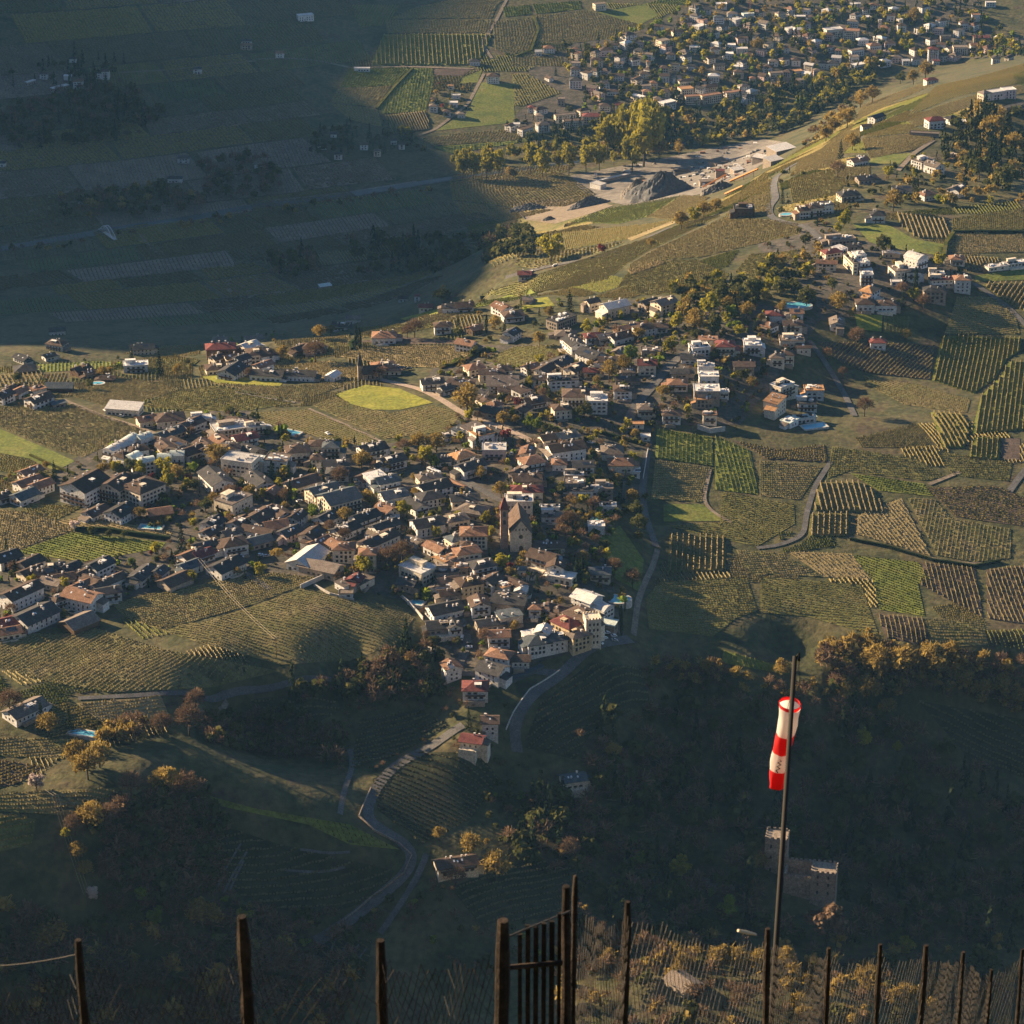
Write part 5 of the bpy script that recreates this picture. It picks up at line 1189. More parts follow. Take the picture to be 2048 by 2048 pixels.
TREES = """
T 0 600 4.83
1535 600 130 dk;1270 540 100 dk;1710 660 90 or;1810 590 50 ol;860 810 80 ol;980 690 90 or;1050 690 90 or;520 1640 100 dk;400 1690 80 ol;440 1590 70 or;1000 1620 110 or;1110 1600 110 yg;1260 1600 120 ol;1360 1620 120 yg;1590 1590 150 yg;1700 1660 140 or;1620 1720 170 yg;1470 1700 65 rd;1820 1720 80 rd;1880 1780 100 ol;160 740 80 ol
T 400 600 4.83
160 1480 190 or;605 1855 90 yg;480 1840 120 or;380 1850 80 rd;690 1640 45 cy;860 1650 45 cy;760 1700 90 dk;290 1850 140 bn;1110 480 170 bn;790 490 100 or;1150 300 110 or;1260 285 90 or;1510 340 45 cy;1540 370 45 cy;1350 1680 150 bn;1560 1530 150 or;1800 1600 80 or;1620 1900 140 or;470 700 90 bn;280 1070 80 ol;760 1255 28 cy;790 1265 28 cy;390 1400 60 gn;1730 700 110 bn
T 800 560 4.83
650 1130 240 or;180 1550 155 or;350 1550 165 or;240 1680 170 yg;330 1740 105 gn;660 1300 95 yg;750 1310 90 bn;1000 1330 125 or;1230 1370 105 gn;1340 1380 120 gn;1430 1430 100 ol;1120 1340 80 or;1030 1490 105 rd;1640 200 110 dk;1170 200 55 dk;1345 300 45 dk;560 490 85 ol;560 400 24 cy;770 390 40 dk;835 420 40 cy;920 400 110 or;1010 420 60 dk;1350 560 120 or;1350 760 90 yg;1240 870 90 dk;140 450 150 bn;70 490 100 bn;400 130 140 ol;1440 300 90 or;1810 450 120 yg;1290 420 55 ol;1780 1250 140 ol;1380 1080 90 bn;1140 1170 85 rd;1260 980 85 yg;40 1590 120 bn;780 1840 90 or;640 1590 65 gn;1900 960 80 or;1700 1280 85 ol
T 1200 560 4.83
690 610 130 yg;740 390 140 yg;920 380 190 or;1060 230 180 yg;840 210 100 or;1180 110 160 ol;1420 280 130 or;1240 210 110 or;1270 290 105 gn;1110 380 120 ol;1350 480 100 yg;1320 420 65 gn;1560 360 85 or;1600 120 85 yg;1490 80 180 ol;1330 90 120 ol;1750 60 140 ol;1880 60 120 ol;1760 250 90 or;620 710 70 dk;300 700 140 gn;370 510 105 or;90 860 160 or;240 800 140 or;610 1060 95 or;1110 470 120 ol;1390 910 110 ol;1580 880 75 ol;1460 980 95 or;340 1470 75 or;1000 250 85 yg;930 520 95 ol;1500 420 65 dk;1580 780 55 yg;20 400 85 yg;70 370 50 dk;1290 160 85 ol;1130 170 95 yg
T 1600 420 4.3125
720 280 130 ol;380 80 100 yg;1200 420 95 yg;880 670 105 bn;985 720 95 yg;890 760 90 dk;1070 780 115 bn;330 790 160 or;280 630 90 ol;430 890 60 or;490 1080 140 bn;915 1070 85 or;240 1230 95 bn;370 1390 80 bn;560 1680 140 bn;60 740 140 ol;50 240 85 ol;330 150 75 yg;1000 600 45 cy
T 0 960 4.83
1750 550 160 dk;1275 790 75 gn;620 990 105 yg;1860 920 105 yg;720 430 85 wt;60 640 90 dk;1350 310 105 or;1560 400 34 cy;1500 440 28 cy;1460 700 45 rd;1540 740 45 ol;100 1240 105 bn;620 1290 85 ol;1050 510 65 ol;890 490 80 ol;1200 520 60 ol
T 400 920 4.83
575 1040 115 yg;740 900 105 or;1580 990 160 yg;1650 1030 85 yg;1800 930 190 bn;1400 520 125 or;1660 390 115 or;1080 490 120 gn;1390 710 125 bn;1250 630 105 bn;50 420 125 ol;130 360 95 or;260 530 70 yg;830 330 125 bn;1350 130 105 bn;870 320 55 cy;1330 1120 85 bn;360 1070 70 or;430 1090 60 dk;1440 1090 55 gn;820 430 65 or;1900 890 95 bn
T 780 900 6.44
1430 490 180 or;180 750 180 yg;430 100 160 bn;580 160 115 gn;1240 860 140 yg;1430 1420 175 yg;1300 1160 60 yg;150 1300 280 bn;690 650 90 yg;1160 310 115 or;300 340 85 or;320 540 105 or;1530 1560 105 or;920 110 70 yg;1400 950 80 gn;330 1660 105 or;400 1720 90 dk;40 1780 80 ol;1060 80 60 or
T 1000 860 6.44
1710 850 180 or;1740 1000 180 ol;1800 1180 200 ol;1780 1350 115 ol;1285 530 80 yg;800 700 85 yg;1430 1290 105 gn;1520 620 130 or;1690 620 75 gn;1650 690 85 ol;650 650 115 ol;820 910 80 or;960 920 105 or;900 1130 190 bn;460 1130 90 dk;1170 950 140 bn;1060 1750 230 cd;1450 1720 160 bn;1700 1870 190 bn;1330 1490 140 ol;530 1370 105 or;1230 1400 120 bn;1870 850 90 ol
T 780 1130 6.44
1220 900 190 bn;570 990 150 ol;690 1290 105 ol;250 1180 120 or;60 1230 190 bn;460 890 95 bn;420 590 85 bn;980 560 80 gn;940 1090 70 gn;860 970 95 ol;1610 760 105 or;120 1400 150 ol;300 1420 150 ol;480 1330 130 ol;640 1500 130 ol;1000 800 70 ol
T 1020 1100 6.44
350 400 130 dk;610 470 80 gn;1350 200 190 bn;1580 360 200 bn;1430 830 60 cy;1480 720 35 cy;330 760 80 or;60 970 115 or;1440 1000 50 cy;950 90 160 or;190 1130 50 ol;1380 720 55 ol
T 0 1300 2.76
200 725 85 wt;420 560 130 or;480 620 140 or;545 560 130 or;260 400 110 or;225 350 80 dk;50 280 130 bn;380 370 60 dk;480 400 38 ol;540 400 34 ol;560 440 42 ol;890 400 110 bn;1040 370 150 bn;1080 270 100 bn;1230 390 65 or;1300 440 85 or;1370 470 42 yg;910 710 135 or;1020 740 150 bn;720 730 130 bn;860 760 55 yg;500 910 150 or;600 900 115 bn;410 950 105 bn;360 1010 55 yg;430 1100 90 or;470 1200 85 or;510 1340 65 wt;640 1390 140 bn;790 1340 85 gn;850 1460 95 gn;740 1450 100 ol;960 1400 140 bn;1080 1430 120 or;1160 1460 120 or;1340 1470 95 yg;240 1570 140 or;130 1540 125 bn;180 1680 160 bn;590 1720 180 bn;720 1800 180 bn;1500 1700 200 bn;1700 1760 150 bn;1290 1690 80 yg;860 1790 150 bn
T 600 1350 2.76
940 930 115 or;770 870 65 or;1030 920 38 or;1080 1040 140 or;860 1110 105 bn;1720 410 85 or;1640 590 85 ol;1740 540 75 dk;930 230 62 dk;1850 1010 95 gn;1480 950 115 bn;1630 960 85 ol;1730 1180 48 yg;1800 1170 30 yg;1700 960 90 bn
T 1348 1300 2.583
165 85 62 or;560 90 85 or;900 120 95 bn;1000 200 120 or;880 210 85 or;1100 290 85 or;1000 360 80 or;985 450 85 yg;1155 495 52 yg;1270 570 65 bn;1050 40 130 or;1180 50 140 or;1330 40 150 or;1500 140 85 or;1600 190 85 or;1690 180 105 or;1780 240 85 or;720 940 105 bn;390 1160 180 cd;440 1090 85 or;885 1190 90 dk;790 1400 190 br;270 1330 115 gn;30 1120 115 yg;1200 1520 85 yg;1130 1350 95 bn;990 1400 65 bn;230 1590 120 or;320 1600 120 or;430 1610 115 or;50 1620 95 or;570 1590 110 or;1010 1700 150 or;1200 1780 120 or;1600 1600 140 ol;360 1780 120 bn
T 1024 0 3.773
140 1205 85 pp;230 1205 100 pp;350 1195 70 pp;430 1185 105 pp;560 1170 95 pp;660 1160 95 pp;770 1180 50 pp;820 1150 60 or;910 1130 125 pp;1110 1120 125 or;1260 1120 75 or;850 970 160 pp;1010 930 200 pp;1090 905 120 pp;720 1010 125 pp;1000 1010 180 pp;930 880 120 pp;300 1850 170 yg;1280 1650 110 or;1380 1610 95 yg;1450 1570 105 or;1540 1540 85 or;10 1310 60 or;1050 1830 60 or;680 1870 60 rd;1240 310 60 yg;1270 350 60 yg;560 410 60 yg;1000 390 40 gn;1800 470 60 yg;1440 530 60 or;1850 330 85 or;1800 220 70 dk;880 400 70 dk;330 530 36 dk
T 512 0 3.773
1560 1225 95 pp;1640 1225 95 pp;1740 1225 105 pp;1830 1220 95 pp;1910 1290 60 or;1110 985 80 yg;990 1000 60 ol;1150 1010 60 ol
T 1536 0 3.773
1100 110 95 or;1020 320 60 yg;360 145 40 gn;250 770 85 gn;1750 300 85 yg;550 1120 70 dk;640 1060 105 or;530 1260 110 bn;110 1470 60 dk;600 880 115 or;910 1290 75 yg;1100 1380 60 dk;950 1500 125 or;590 1620 85 yg;1280 1490 50 gn;1470 1180 80 or;1600 1250 140 ol;1800 1320 160 ol;1640 830 110 dk;1750 860 105 or;1700 950 160 or;1850 1060 115 or;1450 980 110 dk;490 940 95 or;440 1000 95 or;700 740 95 or;790 700 95 or;1190 520 105 or;1100 570 85 or;1000 580 70 ol
"""
TR_NAME = {"yg": ("broadleaf_tree", "yellow-green tree", "tree"), "or": ("spring_tree", "orange-tan budding tree", "tree"), "gn": ("broadleaf_tree", "fresh green tree", "tree"), "ol": ("broadleaf_tree", "dull olive tree", "tree"), "wt": ("blossom_tree", "white blossoming tree", "tree"),
           "rd": ("broadleaf_tree", "dark red tree", "tree"), "bn": ("bare_tree", "bare brown tree", "tree"), "dk": ("conifer", "dark conifer", "conifer"), "cy": ("cypress", "slim dark cypress", "cypress"), "pp": ("poplar", "yellow poplar", "poplar"), "cd": ("cedar", "broad dark cedar", "cedar"), "br": ("conifer", "rusty brown conifer", "conifer")}
TPLACES = PLACES + [(600, 1720, "on the dark lower hill"), (300, 1540, "on the lit hill crest"), (300, 1440, "on the upper wooded bank"), (400, 1840, "in the lower left hollow"), (100, 1880, "at the bottom left"), (750, 1960, "above the net fence"), (1300, 1480, "in the dark ravine"), (1500, 1330, "along the lit ravine edge"), (1700, 1340, "on the orange wooded crest"), (1950, 1380, "at the right crest end"), (1560, 1760, "around the ruined castle"),
                    (1780, 1500, "on the dark right slope"), (1500, 1930, "behind the right fence"), (1850, 1950, "behind the far right posts"), (1100, 300, "in the riverside poplar belt"), (950, 320, "at the left end of the poplars"), (1300, 260, "in the large yellow grove"), (1450, 420, "along the sunny flank hedge"), (1100, 480, "on the valley edge"), (1700, 260, "on the flank scrub"), (1450, 600, "on the wooded knoll"), (1280, 1000, "in the yellow tree row"), (1260, 1140, "at the edge path"), (850, 1310, "on the dark village foot")]
TSPEC = []
for tok in TREES.replace("\n", ";").split(";"):
    tok = tok.strip()
    if not tok: continue
    f = tok.split()
    if f[0] == "T": ox, oy, sc = map(float, f[1:]); continue
    TSPEC.append(dict(px=ox + float(f[0]) / sc, py=oy + float(f[1]) / sc, w=float(f[2]) / sc, t=f[3]))
def tree_dims(t, w):      # width, crown height, total height
    sh = TR_SHAPE[t]
    if sh in ("conifer",): return w, w * 2.0, w * 2.1
    if sh == "cedar": return w, w * 1.15, w * 1.25
    if sh == "cypress": return w, w * 4.5, w * 4.7
    if sh == "poplar": return w, w * 1.45, w * 1.75
    return w, w * .95, w * 1.12
_p0 = hf.cast_many([(t["px"], t["py"]) for t in TSPEC], 6.0)
for t, p in zip(TSPEC, _p0):
    rg = np.linalg.norm(p - CAM) if not np.isnan(p[0]) else 1800.0
    t["dim"] = tree_dims(t["t"], t["w"] * rg / FPX * {"round": 1.2, "bare": 1.2, "poplar": 1.35}.get(TR_SHAPE[t["t"]], 1.0))
_p1 = hf.cast_many([(t["px"], t["py"]) for t in TSPEC], [t["dim"][2] - t["dim"][1] / 2 for t in TSPEC])
_tk = {}
for t, p in zip(TSPEC, _p1):
    t["pos"] = p; t["place"] = min(TPLACES, key=lambda q: (q[0] - t["px"]) ** 2 + (q[1] - t["py"]) ** 2)[2]
    _tk.setdefault((TR_NAME[t["t"]][1], t["place"]), []).append(t)
TREE_XY = []
for ks in _tk.values():
    ks.sort(key=lambda t: t["px"])
    for i, t in enumerate(ks):
        p = t["pos"]
        if np.isnan(p[0]): continue
        rnd = random.Random(int(t["px"] * 7 + t["py"])); w, hc, ht = t["dim"]; nm, words_, cat = TR_NAME[t["t"]]
        o = empty(nm, (p[0], p[1], p[2]), rnd.uniform(0, 6.28)); zc = ht - hc / 2
        cr = link(bpy.data.objects.new("crown", crown_for(t["t"], rnd.randrange(3))), o); cr.location = (0, 0, zc); cr.scale = (w, w * rnd.uniform(.88, 1.1), hc)
        tk = link(bpy.data.objects.new("trunk", _trunks[rnd.randrange(4)]), o); tk.location = (0, 0, zc); tk.scale = (w, w, ht - hc / 2 if ht > hc * 1.0 else hc)
        tk.scale = (w, w, (zc + .5) / .62)
        TREE_XY.append((p[0], p[1], w / 2))
        sz = "large " if t["w"] > 34 else ""
        tag(o, f"{sz}{words_}" + (f", {ordinal(i)} from left" if len(ks) > 1 else "") + " " + t["place"], cat, "trees in the landscape")

for _c, _r in (((1646, 1812), 17), ((1585, 1800), 17), ((1615, 1815), 16), ((1650, 1850), 12)):
    _q = hf.cast(*_c); HOUSE_XY.append((_q[0], _q[1], _r, *_c))
# ---------------------------------------------------------------- woods, scrub and garden planting that reads as a mass
def _lowpoly(t, v, k):
    me = crown_for(t, v); n = len(me.polygons); co = np.empty(len(me.vertices) * 3, np.float32); me.vertices.foreach_get("co", co); Q = co.reshape(n, 4, 3)
    sel = np.random.default_rng(v).permutation(n)[:k]; Q = Q[sel]; c = Q.mean(1, keepdims=True)
    return c + (Q - c) * math.sqrt(n / k) * .80
def scatter(name, label, polys, avoid_houses=True):
    """polys: list of (outline px, count, {type: weight}, width range m)"""
    per = {}; hx = np.array([(a, b, r) for a, b, r, _, _ in HOUSE_XY])
    for poly, count, types, wr in polys:
        W = hf.cast_many(densify(poly, 25)); W = W[~np.isnan(W[:, 0])][:, :2]
        lo, hi = W.min(0), W.max(0); P = rng.uniform(lo, hi, (count * 6, 2)); P = P[inside(P, W)][:count]
        if len(P) == 0: continue
        if avoid_houses:
            d = np.hypot(P[:, None, 0] - hx[None, :, 0], P[:, None, 1] - hx[None, :, 1]); P = P[(d > hx[None, :, 2] * .95 + 1.2).all(1)]
            for R, wd in ROAD_PTS:
                if len(P): P = P[(np.hypot(P[:, None, 0] - R[None, :, 0], P[:, None, 1] - R[None, :, 1]) > wd * .5 + 2.4).all(1)]
        for _pp, _w in PARCEL_POLYS:
            if len(P) and wr[1] <= 8:
                P = P[~inside(P, _w)]
        n = len(P); ks = list(types); pr = np.array([types[k] for k in ks], float); pick = rng.choice(len(ks), n, p=pr / pr.sum())
        w = rng.uniform(wr[0], wr[1], n); Z = hf.h(P[:, 0], P[:, 1])
        for i in range(n): per.setdefault(ks[pick[i]], []).append((P[i, 0], P[i, 1], Z[i], w[i]))
    root = empty(name, (0, 0, 0)); tag(root, label, kind="stuff")
    for t, L in per.items():
        small = np.mean([q[3] for q in L]) < 3.6; k = 27 if small else 66
        protos = [_lowpoly(t, v, k) for v in range(3)]; out = []
        for x, y, z, w in L:
            _, hc, ht = tree_dims(t, w); a = rng.uniform(0, 6.28); c, s = math.cos(a), math.sin(a); Q = protos[rng.integers(3)] * np.array([w, w, hc])
            if small: ht = hc * .95
            R = Q.copy(); R[..., 0] = Q[..., 0] * c - Q[..., 1] * s + x; R[..., 1] = Q[..., 0] * s + Q[..., 1] * c + y; R[..., 2] = Q[..., 2] + z + ht - hc / 2
            out.append(R)
        o = link(bpy.data.objects.new("crowns", qmesh("crowns", np.concatenate(out), MATS[TR_LEAF.get(t, "l_" + t)])), root); o["kind"] = "stuff"
scatter("woodland", "dense mixed woodland filling the gorge and slopes", [
    ([(1330, 235), (1480, 212), (1660, 140), (1760, 130), (1775, 150), (1700, 190), (1640, 230), (1590, 262), (1480, 285), (1330, 306), (1240, 318), (1190, 300), (1300, 280)], 330, {"dk": 1.6, "ol": 3, "or": 1.4, "yg": 3}, (8, 14)),
    ([(905, 318), (1000, 312), (1120, 305), (1240, 296), (1240, 308), (1120, 318), (1000, 326), (905, 332)], 46, {"pp": 3, "or": 1}, (7, 12)),
    ([(1190, 240), (1330, 236), (1340, 262), (1280, 288), (1200, 288)], 34, {"pp": 3}, (10, 16)),
    ([(1030, 285), (1190, 252), (1215, 275), (1060, 308)], 30, {"dk": 2, "ol": 2}, (7, 11)),  # dark trees added where the bank is only dark with the poplars' shadow
    ([(90, 190), (240, 165), (335, 230), (290, 272), (130, 300), (-20, 290), (-20, 240)], 230, {"dk": .5, "bn": 2, "ol": 3}, (8, 13)),
    ([(120, 400), (330, 375), (420, 395), (400, 425), (240, 440), (120, 440)], 90, {"bn": 2, "ol": 2, "or": 1}, (8, 13)),
    ([(400, 330), (545, 310), (560, 385), (470, 410), (410, 390)], 80, {"bn": 3, "ol": 2}, (8, 13)),
    ([(700, 490), (850, 478), (1065, 472), (1060, 520), (900, 545), (720, 560)], 130, {"dk": .5, "ol": 4, "bn": 1}, (9, 15)),
    ([(530, 515), (620, 500), (645, 555), (545, 562)], 45, {"dk": .3, "bn": 2, "ol": 2}, (8, 13)),
    ([(-20, 505), (100, 492), (330, 455), (520, 425), (700, 402), (850, 378), (870, 384), (700, 412), (520, 436), (330, 468), (100, 508), (-20, 522)], 110, {"bn": 3, "ol": 2, "or": 1}, (4, 9)),
    ([(1900, 240), (1960, 225), (2060, 225), (2060, 360), (1930, 345), (1880, 320)], 110, {"dk": 3, "ol": 2, "or": 2}, (8, 13)),
    ([(1595, 300), (1640, 250), (1720, 190), (1745, 185), (1700, 235), (1640, 300)], 70, {"or": 4, "bn": 2, "ol": 1}, (5, 9)),
    ([(1350, 570), (1480, 535), (1640, 510), (1640, 560), (1560, 600), (1430, 640), (1340, 640)], 90, {"yg": 2, "or": 2.5, "ol": 3, "dk": .6}, (5, 10)),
    ([(1830, 330), (1950, 330), (2060, 380), (2060, 410), (1900, 410), (1800, 420), (1790, 380)], 70, {"ol": 3, "or": 3, "dk": 1, "yg": 1}, (5, 10)),
    ([(380, 1445), (480, 1428), (570, 1422), (690, 1480), (690, 1530), (560, 1520), (430, 1495)], 200, {"bn": 5, "ol": 2}, (4, 9)),
    ([(1640, 1300), (1760, 1290), (1870, 1305), (2060, 1330), (2060, 1375), (1860, 1370), (1700, 1360), (1640, 1345)], 120, {"or": 4, "bn": 3}, (6, 11)),
    ([(1300, 1335), (1390, 1325), (1470, 1352), (1560, 1372), (1640, 1385), (1630, 1410), (1480, 1390), (1330, 1365)], 60, {"or": 3, "bn": 3}, (4, 8)),
    ([(250, 1470), (330, 1440), (480, 1425), (500, 1400), (420, 1395), (350, 1430), (220, 1460), (190, 1490), (300, 1490)], 90, {"bn": 4, "or": 2}, (5, 10)),
    ([(190, 1640), (310, 1600), (400, 1585), (450, 1650), (450, 1780), (280, 1830), (210, 1760)], 210, {"bn": 4, "ol": 1.5}, (6, 11)),
    ([(-20, 1830), (120, 1850), (320, 1880), (520, 1850), (720, 1880), (680, 2070), (-20, 2070)], 260, {"bn": 5, "or": 1.2, "ol": 1}, (7, 13)),
    ([(1150, 1470), (1320, 1430), (1480, 1400), (1640, 1420), (1800, 1440), (2060, 1640), (2060, 1900), (1700, 1900), (1300, 1880), (1000, 1700), (1040, 1620), (1100, 1590), (1200, 1600)], 620, {"dk": 1.0, "bn": 4, "ol": 3}, (7, 13)),
    ([(1690, 1330), (1780, 1300), (1900, 1350), (2060, 1400), (2060, 1440), (1880, 1400), (1720, 1400), (1640, 1400)], 110, {"or": 3, "bn": 3, "ol": 1}, (6, 10)),
    ([(1150, 1900), (1400, 1880), (1700, 1890), (2060, 1900), (2060, 2080), (1100, 2080)], 170, {"bn": 3, "or": 2.5, "ol": 1}, (6, 11)),
    ([(820, 1290), (880, 1320), (860, 1400), (700, 1420), (560, 1400), (700, 1330)], 100, {"ol": 3, "dk": 1, "bn": 2}, (5, 10)),
    ([(560, 1420), (900, 1360), (1180, 1480), (1000, 1560), (820, 1640), (700, 1560)], 170, {"ol": 3, "bn": 4, "gn": .4}, (1.6, 4)),
    ([(200, 1680), (780, 1740), (900, 1820), (700, 1900), (200, 1900)], 360, {"ol": 3, "bn": 5, "gn": .6, "or": .6}, (2.2, 6)),
    ([(860, 1760), (1150, 1690), (1500, 1800), (1500, 1960), (860, 1960)], 300, {"ol": 3, "bn": 4, "gn": .8, "or": .8}, (2.2, 6)),
    ([(1200, 1330), (1420, 1350), (1640, 1420), (1500, 1480), (1250, 1440)], 150, {"ol": 3, "bn": 4}, (2, 5)),
    ([(980, 1560), (1200, 1600), (1180, 1700), (1000, 1690), (960, 1640)], 80, {"ol": 2, "gn": .5, "bn": 1.5}, (3, 6)),
    ([(720, 1340), (880, 1330), (900, 1420), (780, 1500), (690, 1560), (590, 1500), (480, 1470), (560, 1410)], 110, {"ol": 2, "bn": 3}, (2, 5)),
])
scatter("town_greenery", "garden trees and hedges filling the gaps between the distant town's houses", [
    ([(1130, 95), (1300, 55), (1400, 0), (1960, 0), (1980, 60), (2060, 80), (2060, 112), (1900, 122), (1780, 130), (1660, 138), (1480, 205), (1280, 215), (1130, 235), (1180, 180), (1120, 140)], 900, {"dk": 2, "ol": 4, "or": 1.2, "yg": 3, "gn": 1.2}, (5, 11)),
    ([(840, 265), (640, 255), (620, 310), (850, 310)], 60, {"dk": 3, "ol": 3}, (5, 9)),
    ([(855, 160), (930, 165), (940, 225), (870, 245)], 45, {"ol": 3, "or": 2, "rd": .5, "dk": 1}, (3, 6)),
    ([(150, 110), (260, 120), (240, 175), (30, 185), (20, 150)], 50, {"dk": 3, "ol": 2}, (5, 9)),
])
scatter("garden_planting", "shrubs, hedges and small trees between the village houses", [
    ([(195, 890), (330, 875), (420, 810), (560, 845), (640, 885), (760, 895), (890, 875), (930, 805), (870, 770), (900, 700), (1150, 695), (1230, 605), (1500, 605), (1620, 640), (1600, 690), (1480, 845), (1310, 850), (1290, 980), (1210, 1045), (1245, 1270), (1130, 1300), (960, 1350), (890, 1325), (845, 1215), (640, 1165), (500, 1135), (380, 1160), (200, 1205), (100, 1250), (-20, 1250), (-20, 1125), (150, 1130), (330, 1090), (330, 1060), (180, 1030), (150, 1000), (110, 960)], 2300, {"ol": 4, "gn": 2, "or": 2.0, "bn": 2.4, "yg": 1.2, "rd": .25, "dk": 1.2}, (1.6, 4.6)),
    ([(1060, 1000), (1200, 960), (1250, 1010), (1230, 1080), (1200, 1180), (1100, 1160)], 60, {"bn": 3, "ol": 3, "dk": 1.2, "or": 1}, (4.5, 8)),
    ([(195, 890), (420, 810), (640, 885), (890, 875), (930, 805), (900, 700), (1150, 695), (1230, 605), (1500, 605), (1480, 845), (1310, 850), (1290, 980), (1245, 1270), (960, 1350), (845, 1215), (640, 1165), (380, 1160), (-20, 1250), (-20, 1125), (330, 1060)], 520, {"ol": 3.4, "or": 2.4, "bn": 3.4, "yg": 2, "gn": 1.2, "dk": .6}, (4.0, 7.5)),
    ([(1500, 475), (1640, 445), (1700, 480), (1900, 500), (1940, 560), (1880, 590), (1760, 625), (1640, 640), (1560, 560)], 170, {"ol": 4, "or": 2, "dk": 1, "yg": 1, "bn": 1}, (2, 5)),
    ([(1540, 350), (1700, 330), (1900, 300), (1900, 360), (1780, 420), (1640, 430), (1560, 430)], 130, {"ol": 4, "or": 2, "dk": 1, "yg": 1}, (2, 6)),
    ([(400, 690), (560, 660), (640, 720), (560, 770), (400, 745)], 110, {"ol": 3, "or": 2, "gn": 1, "dk": 1}, (1.6, 4)),
    ([(-20, 765), (130, 755), (150, 800), (-20, 820)], 70, {"ol": 3, "or": 2, "gn": 1, "bn": 1}, (1.6, 4)),
    ([(-20, 900), (90, 930), (110, 990), (-20, 1015)], 60, {"ol": 3, "or": 2, "gn": 1, "bn": 1}, (1.6, 4)),
    ([(120, 720), (330, 715), (360, 745), (150, 770)], 60, {"ol": 3, "or": 2, "gn": 1, "bn": 1}, (1.6, 4)),
    ([(830, 620), (1000, 600), (1160, 590), (1150, 640), (960, 690), (900, 660)], 150, {"ol": 3, "or": 2.4, "gn": 1.4, "bn": 1, "dk": .8}, (1.6, 4.5)),
    ([(1010, 230), (1100, 235), (1230, 222), (1230, 232), (1100, 250), (1010, 258)], 30, {"ol": 3, "dk": 2}, (3, 6)),
])
# ================================================================ landmarks and single things
noise_mat("stone_cream", [(0.46, 0.38, 0.28), (0.56, 0.47, 0.36), (0.63, 0.54, 0.42)], scale=0.5, scale2=1.5, rough=0.92)
noise_mat("stone_rose", [(0.27, 0.175, 0.14), (0.34, 0.22, 0.175), (0.40, 0.27, 0.22)], scale=0.5, scale2=1.5, rough=0.92)
noise_mat("stone_ruin", [(0.18, 0.145, 0.11), (0.27, 0.215, 0.165), (0.36, 0.295, 0.23)], scale=0.5, scale2=1.2, rough=0.95, bump=0.2)
noise_mat("concrete", [(0.42, 0.39, 0.35), (0.52, 0.48, 0.43)], scale=0.4, scale2=1.5, rough=0.9)
noise_mat("pool_water", [(0.10, 0.36, 0.46), (0.14, 0.44, 0.54)], scale=0.3, rough=0.12, spec=0.5)
noise_mat("metal_dark", [(0.035, 0.035, 0.034), (0.055, 0.054, 0.052)], scale=2, rough=0.5)
noise_mat("metal_pale", [(0.5, 0.5, 0.5), (0.6, 0.6, 0.6)], scale=2, rough=0.5)
noise_mat("crane_orange", [(0.55, 0.20, 0.04), (0.62, 0.24, 0.05)], scale=1, rough=0.6)
noise_mat("cable", [(0.45, 0.36, 0.24), (0.52, 0.42, 0.30)], scale=1, rough=0.6)

def ground_pt(px, py, off=0.0):
    p = hf.cast(px, py, off); return Vector(p)
def poly_ring(b, cx, cy, z, r, n, rot=0.0): return [(cx + r * math.cos(rot + 2 * math.pi * i / n), cy + r * math.sin(rot + 2 * math.pi * i / n), z) for i in range(n)]
def arch_quad(b, x, w, z0, z1, y, m=0, n=6):
    pts = [(x - w / 2, y, z0), (x + w / 2, y, z0)] + [(x + w / 2 * math.cos(math.pi * i / n), y, z1 - w / 2 + w / 2 * math.sin(math.pi * i / n)) for i in range(n + 1)]
    b.quad(*pts, m=m)

